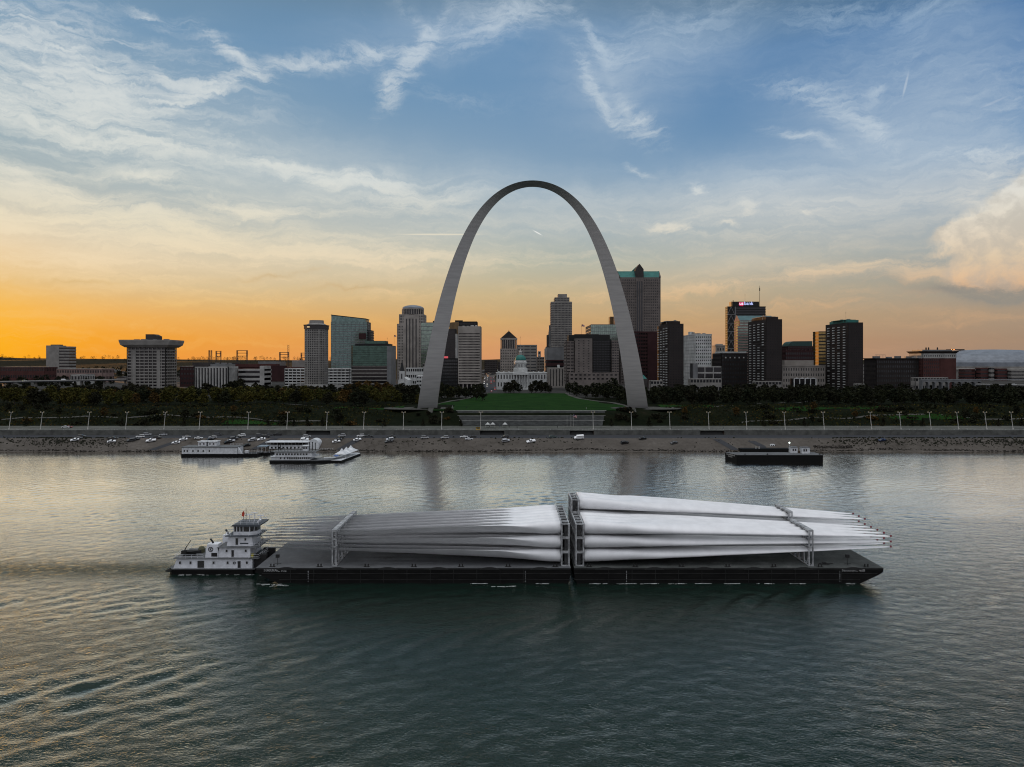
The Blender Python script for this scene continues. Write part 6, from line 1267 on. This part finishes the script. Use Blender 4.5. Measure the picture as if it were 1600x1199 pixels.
def car_meshes(kind, col):
    if (kind, col) in _CM: return _CM[(kind, col)]
    body, cab, wd = PROF[kind]; h = wd * 0.52; mc = mat('car_paint_' + col, CARC[col], 0.28, var=0.03, spec=0.6)
    mb = MB(); n = len(body); mb.rings([[(x, y, z) for x, z in body] for y in (h, -h)][::-1]); k = len(cab); t = 0.16
    top = [cab[-1], cab[-2]]
    mb.rings([[(x * 1.0, y, z) for x, z in [(cab[-1][0] - .02, cab[-1][1] - .1), (cab[-2][0] + .05, cab[-2][1] - .1), (cab[-2][0] - .05, cab[-2][1] + .02), (cab[-1][0] + .05, cab[-1][1] + .02)]] for y in (-h + .14, h - .14)])
    B_ = mb.mesh('car', mc)
    mb = MB(); mb.rings([[(x, y * (1 if z < 1.2 else 0.88), z - (0.06 if z > 1.3 else 0)) for x, z in cab] for y in (-h + .06, h - .06)]); GL = mb.mesh('glazing', g_car if kind != 'van' else mc)
    mb = MB(); mb.tube((0, -0.12, 0), (0, 0.12, 0), 0.34, n=12); WH = mb.mesh('wheel', m_tyre)
    wx = 1.42 if kind in ('sedan', 'suv') else 1.75
    _CM[(kind, col)] = (B_, GL, WH, wx, h); return _CM[(kind, col)]
def car(x, y, z, rz, kind, col, label, group, slope=0.0, lights=None):
    B_, GL, WH, wx, h = car_meshes(kind, col); o = link('parked_car' if not lights else 'moving_car', B_, None, (x, y, z + 0.02)); o.rotation_euler = (Matrix.Rotation(slope, 3, 'X') @ Matrix.Rotation(rz, 3, 'Z')).to_euler()
    tag(o, label, 'car', group); link('glazing', GL, o); o.scale = (1.12, 1.12, 1.12)
    for sx in (-1, 1):
        for sy in (-1, 1): link('wheel', WH, o, (sx * wx, sy * (h - 0.08), 0.34))
    if lights:
        mb = MB(); mb.box(-.55, .55, -.25, .25, -.22, .22); me = _CM.setdefault(('lamp', lights), mb.mesh('headlight' if lights == 'w' else 'tail_light', m_hl if lights == 'w' else m_tail))
        for sy in (-1, 1): link(me.name.split('.')[0], me, o, (2.5 if lights == 'w' else -2.5, sy * 0.6, 0.75))
    return o
CARS = [(117, 687.5, 'sedan', 'white'), (122.5, 685, 'sedan', 'grey'), (127.5, 682.3, 'suv', 'grey'), (174.5, 690, 'sedan', 'white'), (176.5, 685.7, 'pickup', 'black'), (205.5, 688.2, 'suv', 'grey'), (212, 686.5, 'sedan', 'black'), (219, 683, 'suv', 'white'), (230, 679.4, 'suv', 'silver'), (236, 688.8, 'pickup', 'white'), (246, 684, 'suv', 'black'), (255, 679.6, 'sedan', 'silver'),
        (275, 692, 'sedan', 'white'), (286.5, 687, 'sedan', 'white'), (291.5, 682.8, 'sedan', 'silver'), (310.3, 685, 'sedan', 'white'), (328, 687, 'sedan', 'black'), (332.4, 684, 'suv', 'silver'), (340.4, 679.6, 'suv', 'grey'), (356.6, 691.2, 'sedan', 'black'), (361, 689, 'sedan', 'silver'), (366, 685.4, 'suv', 'grey'), (371.5, 683.2, 'sedan', 'black'), (377.6, 681, 'suv', 'white'), (385.4, 696, 'sedan', 'black'), (394, 688, 'suv', 'silver'),
        (405.6, 681, 'suv', 'grey'), (408.6, 686.6, 'sedan', 'white'), (415.6, 683, 'suv', 'black'), (420, 679.8, 'sedan', 'grey'), (433.6, 679, 'pickup', 'black'), (476, 687.3, 'suv', 'white'), (479.6, 682.4, 'suv', 'silver'), (525.6, 690.2, 'sedan', 'white'), (528.6, 687.2, 'sedan', 'grey'), (531.6, 684.2, 'sedan', 'black'), (534, 681.2, 'suv', 'silver'), (558.4, 687.3, 'sedan', 'white'), (563.6, 681.8, 'suv', 'white'), (576, 682.4, 'pickup', 'black'),
        (607.5, 690, 'sedan', 'grey'), (609.5, 687, 'suv', 'silver'), (612, 683.4, 'pickup', 'black'), (664, 684.4, 'suv', 'silver'), (695, 684.4, 'suv', 'silver'), (725, 683, 'sedan', 'white'), (733, 686.4, 'sedan', 'white'), (738.5, 683, 'sedan', 'black'), (789.5, 683.4, 'suv', 'black'), (790.3, 689, 'suv', 'silver'), (829.5, 690, 'pickup', 'white'), (863.6, 683.6, 'suv', 'green'), (904.6, 684.6, 'van', 'white'), (976, 692, 'suv', 'black'), (1004, 685, 'sedan', 'black'), (1053, 692, 'sedan', 'grey'), (1378, 688, 'sedan', 'blue')]
CARS.sort()
for k, (p_, q_, kd, cl_) in enumerate(CARS):
    lo, hi = 455.0, 496.0
    for _ in range(40):                                                   # depth at which the slope shows at that row
        mid = (lo + hi) / 2; pyy = HZ + (CAMZ - lz(X(p_, mid), mid) - 0.5) * F / mid
        if pyy > q_: lo = mid
        else: hi = mid
    d = min(max(lo, 462), 493); x = X(p_, d); rk = random.Random(k)
    car(x, d, lz(x, d), rk.choice([0, math.pi]) + rk.uniform(0.12, 0.4), kd, cl_, '%s %s parked on the river levee, %s car from the left' % (cl_, {'sedan': 'saloon car', 'suv': 'tall estate car', 'pickup': 'pickup truck', 'van': 'passenger van'}[kd], ordn(k)), 'cars parked on the levee', math.atan(0.4516) if d < 474 else 0.0)
for p_, cl_, dd_ in ((102.5, 'white', 517), (107.5, 'red', 518.5)): car(X(p_, dd_), dd_, 10.0, 0.05, 'sedan', cl_, '%s car on the promenade road above the levee at left' % cl_, 'cars on the promenade')
for (P0, P1), lab, n_ in ((HL, 'left', 3), (HR, 'right', 3)):
    for k in range(n_):
        c = P0 + (P1 - P0) * (0.35 + 0.22 * k); a = math.atan2(P1.y - P0.y, P1.x - P0.x); car(c.x, c.y - 2 + 3.5 * (k % 2), c.z + 0.01, a, ['suv', 'van', 'sedan'][k], 'white', 'white %s driving on the elevated highway at the %s edge' % (['tall estate car', 'van', 'saloon car'][k], lab), 'cars on the elevated highways', 0.0, 'w' if (k == 1 and lab == 'right') else None)
mb = MB(); mb.quad((X(752, 930), 930, 19.1), (X(777, 930), 930, 19.1), (X(772, 2200), 2200, 19.1), (X(757, 2200), 2200, 19.1)); tag(mb.build('avenue', m_asphalt), kind='structure')
for k in range(30):
    d = 935 + 900 * rt.random() ** 1.6; t = (d - 930) / 1270; lane = rt.choice([-0.36, -0.14, 0.14, 0.36]); px_ = 764.5 + lane * (25 - 10 * t)
    car(X(px_, d), d, 19.12, math.pi / 2 * (1 if lane > 0 else -1), rt.choice(['sedan', 'suv']), rt.choice(['white', 'silver', 'black', 'grey']), 'distant car with lights on in the avenue left of the courthouse', 'traffic in the avenue', 0.0, 'r' if lane > 0 else 'w')

# ------------------------------------------------------------------ moored boats
m_bwh = mat('boat_white', (0.64, 0.66, 0.68), 0.5, var=0.1, scale=0.6); m_bgr = mat('boat_grey_roof', (0.11, 0.115, 0.12), 0.7); m_bhull = mat('boat_dark_hull', (0.005, 0.005, 0.005), 0.7, spec=0.15); m_blu = mat('blue_canvas', (0.06, 0.12, 0.30), 0.7); m_brn = mat('rust_brown', (0.10, 0.075, 0.055), 0.8)
class Boat:
    def __init__(s, name, label, cat, px0, px1, py_w, wid):
        s.d = CAMZ * F / (py_w - HZ); s.k = s.d / F; s.cx = X((px0 + px1) / 2, s.d); s.e = empty(name, (s.cx, s.d + wid / 2, 0), label, cat); s.hy = wid / 2
    def x(s, p_): return X(p_, s.d) - s.cx
    def z(s, q_): return Z(q_, s.d)
    def box(s, name, p0, p1, y0, y1, z0, z1, m_, par=None):
        mb = MB(); mb.box(s.x(p0), s.x(p1), y0, y1, z0, z1); return mb.build(name, m_, par or s.e)
    def wins(s, ps, z0, z1, y, w_=0.9, par=None):
        for p_ in ps:
            mb = MB(); mb.box(s.x(p_) - w_ / 2, s.x(p_) + w_ / 2, y - 0.06, y + 0.02, z0, z1); mb.build('window', g_dk, par or s.e)
    def rail(s, p0, p1, y, z, h=1.0):
        mb = MB(); a, b = s.x(p0), s.x(p1); n = max(2, int((b - a) / 1.6))
        for k in range(n + 1): q = a + (b - a) * k / n; mb.box(q - .04, q + .04, y - .04, y + .04, z, z + h)
        for hh in (h, h * .5): mb.box(a, b, y - .03, y + .03, z + hh - .06, z + hh)
        mb.build('railing', m_bwh, s.e)
b = Boat('houseboat', 'long white flat roofed floating building moored at left of the landing', 'houseboat', 283, 402, 713.5, 11); e = b.e
b.box('hull', 283, 402, -5.5, 5.5, -0.8, 1.5, m_bhull); w_ = b.box('wall', 283.5, 370, -5.0, 5.0, 1.5, b.z(699.5), m_bwh); b.box('roof', 283, 370.5, -5.4, 5.4, b.z(699.5), b.z(699.5) + 0.35, m_bgr)
b.wins([287.5, 292, 301, 309, 317, 326.5], 2.7, 4.0, -5.0, 0.8)
for p0, p1 in ((304.5, 317.5), (320, 333.5)): c = b.box('roof_cabin', p0, p1, -1, 4.5, b.z(699.5) + 0.36, b.z(699.5) + 3.0, m_bwh); b.box('roof', p0 - 1, p1 + 1, -1.4, 4.8, b.z(699.5) + 3.0, b.z(699.5) + 3.25, m_bwh, c); b.wins([p0 + 3.2, p0 + 9], b.z(699.5) + 1.2, b.z(699.5) + 2.2, -1.0, 0.8, c)
b.rail(350, 370, 4.5, b.z(699.5) + 0.35); b.rail(371, 401, -5.2, 1.5); b.rail(371, 401, 5.0, 1.5)
mb = MB(); q = b.x(371); mb.prism_y([(q, 1.5), (q + 2.5, 1.5), (q, b.z(699.5))], -4.5, -3.2); mb.build('stairs', m_bwh, e); b.box('locker', 378, 383, -1, 1, 1.5, 3.0, m_bwh)
b = Boat('landing_dock', 'small floating ticket dock with blue grey roof between the houseboat and the riverboat', 'dock', 400, 421, 711, 9); b.box('hull', 399, 422, -4.5, 4.5, -0.5, 1.2, m_bhull); b.box('roof', 401, 415, -3.5, 3.5, 4.8, 5.3, mat('blue_grey_roof', (0.22, 0.28, 0.33), 0.6))
for p_ in (402, 408, 414):
    for y in (-3.2, 3.2): mb = MB(); mb.tube((b.x(p_), y, 1.2), (b.x(p_), y, 4.8), 0.1, n=5); mb.build('post', m_bwh, b.e)
b.box('booth', 409, 413, -1.5, 2, 1.2, 3.8, m_brn); b.rail(400, 421, -4.3, 1.2)
b = Boat('excursion_boat', 'white excursion boat with long pale roof and round domed canopy, behind the other riverboat', 'riverboat', 413, 499, 705.5, 11); e = b.e
b.box('hull', 413, 520, -5.5, 5.5, -0.6, 1.0, m_bhull); b.box('lower_deck', 420, 478, -4.6, 4.6, 1.0, 3.4, m_bwh); b.box('upper_deck', 416, 481, -4.9, 4.9, 3.4, 3.7, m_bwh); b.wins([424 + 6 * k for k in range(9)], 1.8, 2.9, -4.6, 1.2)
for k in range(12): mb = MB(); mb.box(b.x(416 + 5.6 * k) - .06, b.x(416 + 5.6 * k) + .06, -4.7, -4.58, 3.7, 5.6); mb.build('post', m_bwh, e)
b.box('roof', 414, 481, -5.3, 5.3, 5.6, 6.0, m_bwh); cx_ = b.x(488.5); mb = MB(); mb.prism_y([(cx_ - 3.6, 1.0), (cx_ + 3.6, 1.0)] + [(cx_ + 3.6 * math.cos(t), 4.4 + 3.4 * math.sin(t)) for t in [math.pi * k / 12 for k in range(13)]], -4.2, 4.2); mb.build('paddle_box', m_bwh, e); b.rail(500, 520, -5.2, 1.0)
b = Boat('riverboat', 'white double decked riverboat with tall black stacks and window rows, nearest boat at the landing', 'riverboat', 422, 526, 723.3, 11); e = b.e
mb = MB(); mb.rings([[(x, y, z) for x, y in [(b.x(421), -5.5), (b.x(495), -5.5), (b.x(516), -2.6), (b.x(527), 5.0), (b.x(524), 6.5), (b.x(495), 5.5), (b.x(421), 5.5)]] for z in (-0.8, 1.0)]); mb.build('hull', m_bhull, e)
mb = MB(); mb.rings([[(x, y, z) for x, y in [(b.x(421), -5.6), (b.x(496), -5.6), (b.x(517), -2.7), (b.x(528), 5.0), (b.x(524), 6.6), (b.x(495), 5.6), (b.x(421), 5.6)]] for z in (1.0, 1.5)]); mb.build('main_deck', m_bgr, e)
z1, z2, z3 = b.z(714.2), b.z(706.5), b.z(701.5)
b.box('lower_cabin', 423, 484, -4.9, 4.9, 1.5, z1 - .15, m_bwh); b.box('promenade_deck', 422, 491, -5.5, 5.5, z1 - .15, z1 + .1, m_bwh); b.box('upper_cabin', 428, 486, -4.3, 4.3, z1 + .1, z2 - .15, m_bwh); b.box('roof_deck', 424, 493, -5.2, 5.2, z2 - .15, z2 + .1, m_bgr)
b.wins([438, 444, 449] + [452.5 + 3.3 * k for k in range(10)], 2.0, 3.1, -4.9, 0.85); b.wins([432 + 4.6 * k for k in range(11)], z1 + .8, z1 + 1.9, -4.3, 1.1); b.rail(422, 491, -5.4, z1 + .1, .95); b.rail(424, 493, -5.1, z2 + .1, .95); b.rail(496, 512, -4.6, 1.5)
p = b.box('pilothouse', 470, 478, -1.8, 1.8, z2 + .1, z2 + 2.9, m_bwh); b.box('roof', 469, 479, -2.2, 2.2, z2 + 2.9, z2 + 3.2, m_bwh, p); b.wins([472, 475.8], z2 + 1.3, z2 + 2.4, -1.8, 1.0, p)
for p_, h in ((431.5, 4.2), (435, 4.0), (481, 5.2), (485.5, 5.4), (490, 5.0)): mb = MB(); mb.tube((b.x(p_), -2.0, z2 + .1), (b.x(p_), -2.0, z2 + h), 0.22, n=8); mb.tube((b.x(p_), -2.0, z2 + h - .4), (b.x(p_), -2.0, z2 + h), 0.32, n=8); mb.build('stack', m_bhull, e)
for k in range(7): mb = MB(); mb.tube((b.x(438 + 5 * k), -3.6, z2 + .1), (b.x(438 + 5 * k), -3.6, z2 + 2.2), .07, n=5); mb.build('awning_post', m_bhull, e)
b.box('gangway', 500, 519, 2.5, 4.2, 1.6, 1.9, m_bwh)
b = Boat('tent_pontoon', 'low dark pontoon barge carrying white peaked tents, right of the riverboats', 'pontoon', 516, 557, 722.5, 9); e = b.e; dirv = Vector((X(549, b.d + 27) - X(523, b.d), 27.0)).normalized(); nrm = Vector((-dirv.y, dirv.x))
def PP(u, v): q = Vector((b.x(523), -2.5)) + dirv * u + nrm * v; return (q.x, q.y)
L_ = 31.0; mb = MB(); mb.prism([PP(-2, -4.2), PP(L_, -4.2), PP(L_ + 3, -1), PP(L_, 4.2), PP(-2, 4.2)], -0.5, 1.0); mb.build('hull', m_bhull, e); mb = MB(); mb.prism([PP(-1.9, -4.1), PP(L_, -4.1), PP(L_ + 2.8, -1), PP(L_, 4.1), PP(-1.9, 4.1)], 1.0, 1.12); mb.build('deck', m_bwh, e)
for k, u in enumerate((10, 17.5, 25)):
    mb = MB(); q = [PP(u - 3.6, -3.6), PP(u + 3.6, -3.6), PP(u + 3.6, 3.6), PP(u - 3.6, 3.6)]; c = PP(u, 0); zz_ = (3.4, 4.2, 5.0, 6.6)
    mb.rings([[(c[0] + (p_[0] - c[0]) * f, c[1] + (p_[1] - c[1]) * f, z) for p_ in q] for f, z in ((1, zz_[0]), (.62, zz_[1]), (.3, zz_[2]), (.03, zz_[3]))]); mb.build('tent_roof', m_bwh, e)
    for p_ in q: mb = MB(); mb.tube((p_[0], p_[1], 1.1), (p_[0], p_[1], 3.5), .08, n=5); mb.build('tent_pole', m_bwh, e)
mb = MB(); c = PP(2.5, 0.5); mb.lathe((c[0], c[1], 0), [(1.9, 3.0), (0.1, 3.9)], 8); mb.tube((c[0], c[1], 1.1), (c[0], c[1], 3.0), .06, n=5); mb.build('parasol', m_blu, e)
for k in range(6): mb = MB(); c = PP(-1 + k * 6.2, -3.9); mb.tube((c[0], c[1], 1.1), (c[0], c[1], 2.1), .06, n=4); mb.build('rail_post', m_bwh, e)
b = Boat('work_barge', 'black flat work barge with white deckhouses moored at the right bank', 'barge', 1151, 1286, 721.8, 12); e = b.e; zd = b.z(711)
xl = X(1133, b.d + 12) - b.cx; wo = [(b.x(1151), -6), (b.x(1286), -6), (b.x(1286), 6), (xl, 6)]
mb = MB(); mb.prism(wo, -0.8, zd - .12); mb.build('hull', m_bhull, e); mb = MB(); mb.prism(inset(wo, -0.04), zd - .12, zd); mb.build('deck', m_deck, e)
b.box('rub_rail', 1151.5, 1286, -6.15, -6.05, zd - .6, zd - .35, m_rail)
for k, (p0, p1) in enumerate(((1244.5, 1255), (1259.5, 1272.5))): c = b.box('deckhouse', p0, p1, 2 - 2 * k, 5.5 - 2 * k, zd, zd + 3.4, m_bwh); b.box('roof', p0 - .6, p1 + .6, 1.6 - 2 * k, 5.9 - 2 * k, zd + 3.4, zd + 3.65, m_bgr, c); b.wins([p0 + 3.6, p0 + 7.2], zd + 1.2, zd + 2.6, 2 - 2 * k, 0.9, c)
b.box('locker', 1255.2, 1259.2, 2.5, 6, zd, zd + 1.4, m_brn)
mb = MB(); mb.tube((b.x(1244), 4, zd), (b.x(1244), 4, zd + 5.4), .08, n=5); m0 = mb.build('light_mast', m_bwh, e); mb = MB(); mb.lathe((b.x(1244), 4, zd + 5.4), [(.1, 0), (.42, .3), (.42, .7), (.1, 1)], 8); mb.build('work_light', mat('work_light_glow', (.8, .85, .8), .5, emit=(.85, 1.0, .9), estr=3.5), m0)
o = link('lettering', text_mesh('BARGE', 1.0, 0.01, m_bwh, 0.02), e, (b.x(1151) - .03, 8, zd - 1.4)) if False else None
for k, (z0, L, off) in enumerate(((zd - 1.15, 14, 1.5), (zd - 2.2, 8, 4.5))):                    # worn, unreadable white lettering on the end
    r_ = random.Random(k); q0, q1 = Vector((xl, 6)), Vector((b.x(1151), -6)); tq = (q1 - q0).normalized(); nq = Vector((tq.y, -tq.x)) * -0.03; u = 1.0 + off * .5
    while u < 1.0 + off * .5 + L * .6: a_, c_ = q0 + tq * u - nq * -1 * 0 , q0 + tq * (u + r_.uniform(.45, .7)); mb = MB(); w2 = Vector((-abs(tq.y), -abs(tq.x))) * 0.04; h_ = r_.uniform(.6, .85); mb.prism([tuple(a_ + w2), tuple(c_ + w2), tuple(c_), tuple(a_)], z0, z0 + h_); mb.build('painted_mark', m_pale, e); u += 1.0
for p_ in (1282, 1200, 1165): mb = MB(); mb.tube((b.x(p_), -5, zd), (b.x(p_), -5, zd + .7), .2, n=8); mb.box(b.x(p_) - .5, b.x(p_) + .5, -5.4, -4.6, zd + .001, zd + .08); mb.build('mooring_bitt', m_bhull, e)
b = Boat('dock_barge', 'low dark dock barge with pale bollards between the work barge and the levee', 'barge', 1158, 1236, 706.5, 8); e = b.e; b.box('hull', 1158, 1236, -4, 4, -0.6, 1.9, m_bhull)
for p_ in (1182, 1187, 1234): mb = MB(); mb.tube((b.x(p_), -3, 1.9), (b.x(p_), -3, 3.4), .35, n=8); mb.build('bollard', m_pale, e)
b = Boat('motor_boat', 'small white cabin motor boat lying behind the work barge', 'boat', 1202, 1218, 704, 3.2); e = b.e
mb = MB(); a, c = b.x(1201), b.x(1218); mb.rings([[(x, y, z) for x, y in [(a, -w_), (c - 2, -w_), (c, 0), (c - 2, w_), (a, w_)]] for w_, z in ((1.0, -.3), (1.5, 2.2), (1.6, 2.6))]); mb.build('hull', m_bwh, e); mb = MB(); mb.rings([[(a + 1.2 + s_, -1.2, z), (c - 2.2 - s_, -1.2, z), (c - 2.2 - s_, 1.2, z), (a + 1.2 + s_, 1.2, z)] for s_, z in ((0, 2.6), (.7, 3.9))]); c_ = mb.build('cabin', m_bwh, e); b.wins([1206, 1209, 1212], 2.9, 3.5, -1.18, .7, c_)
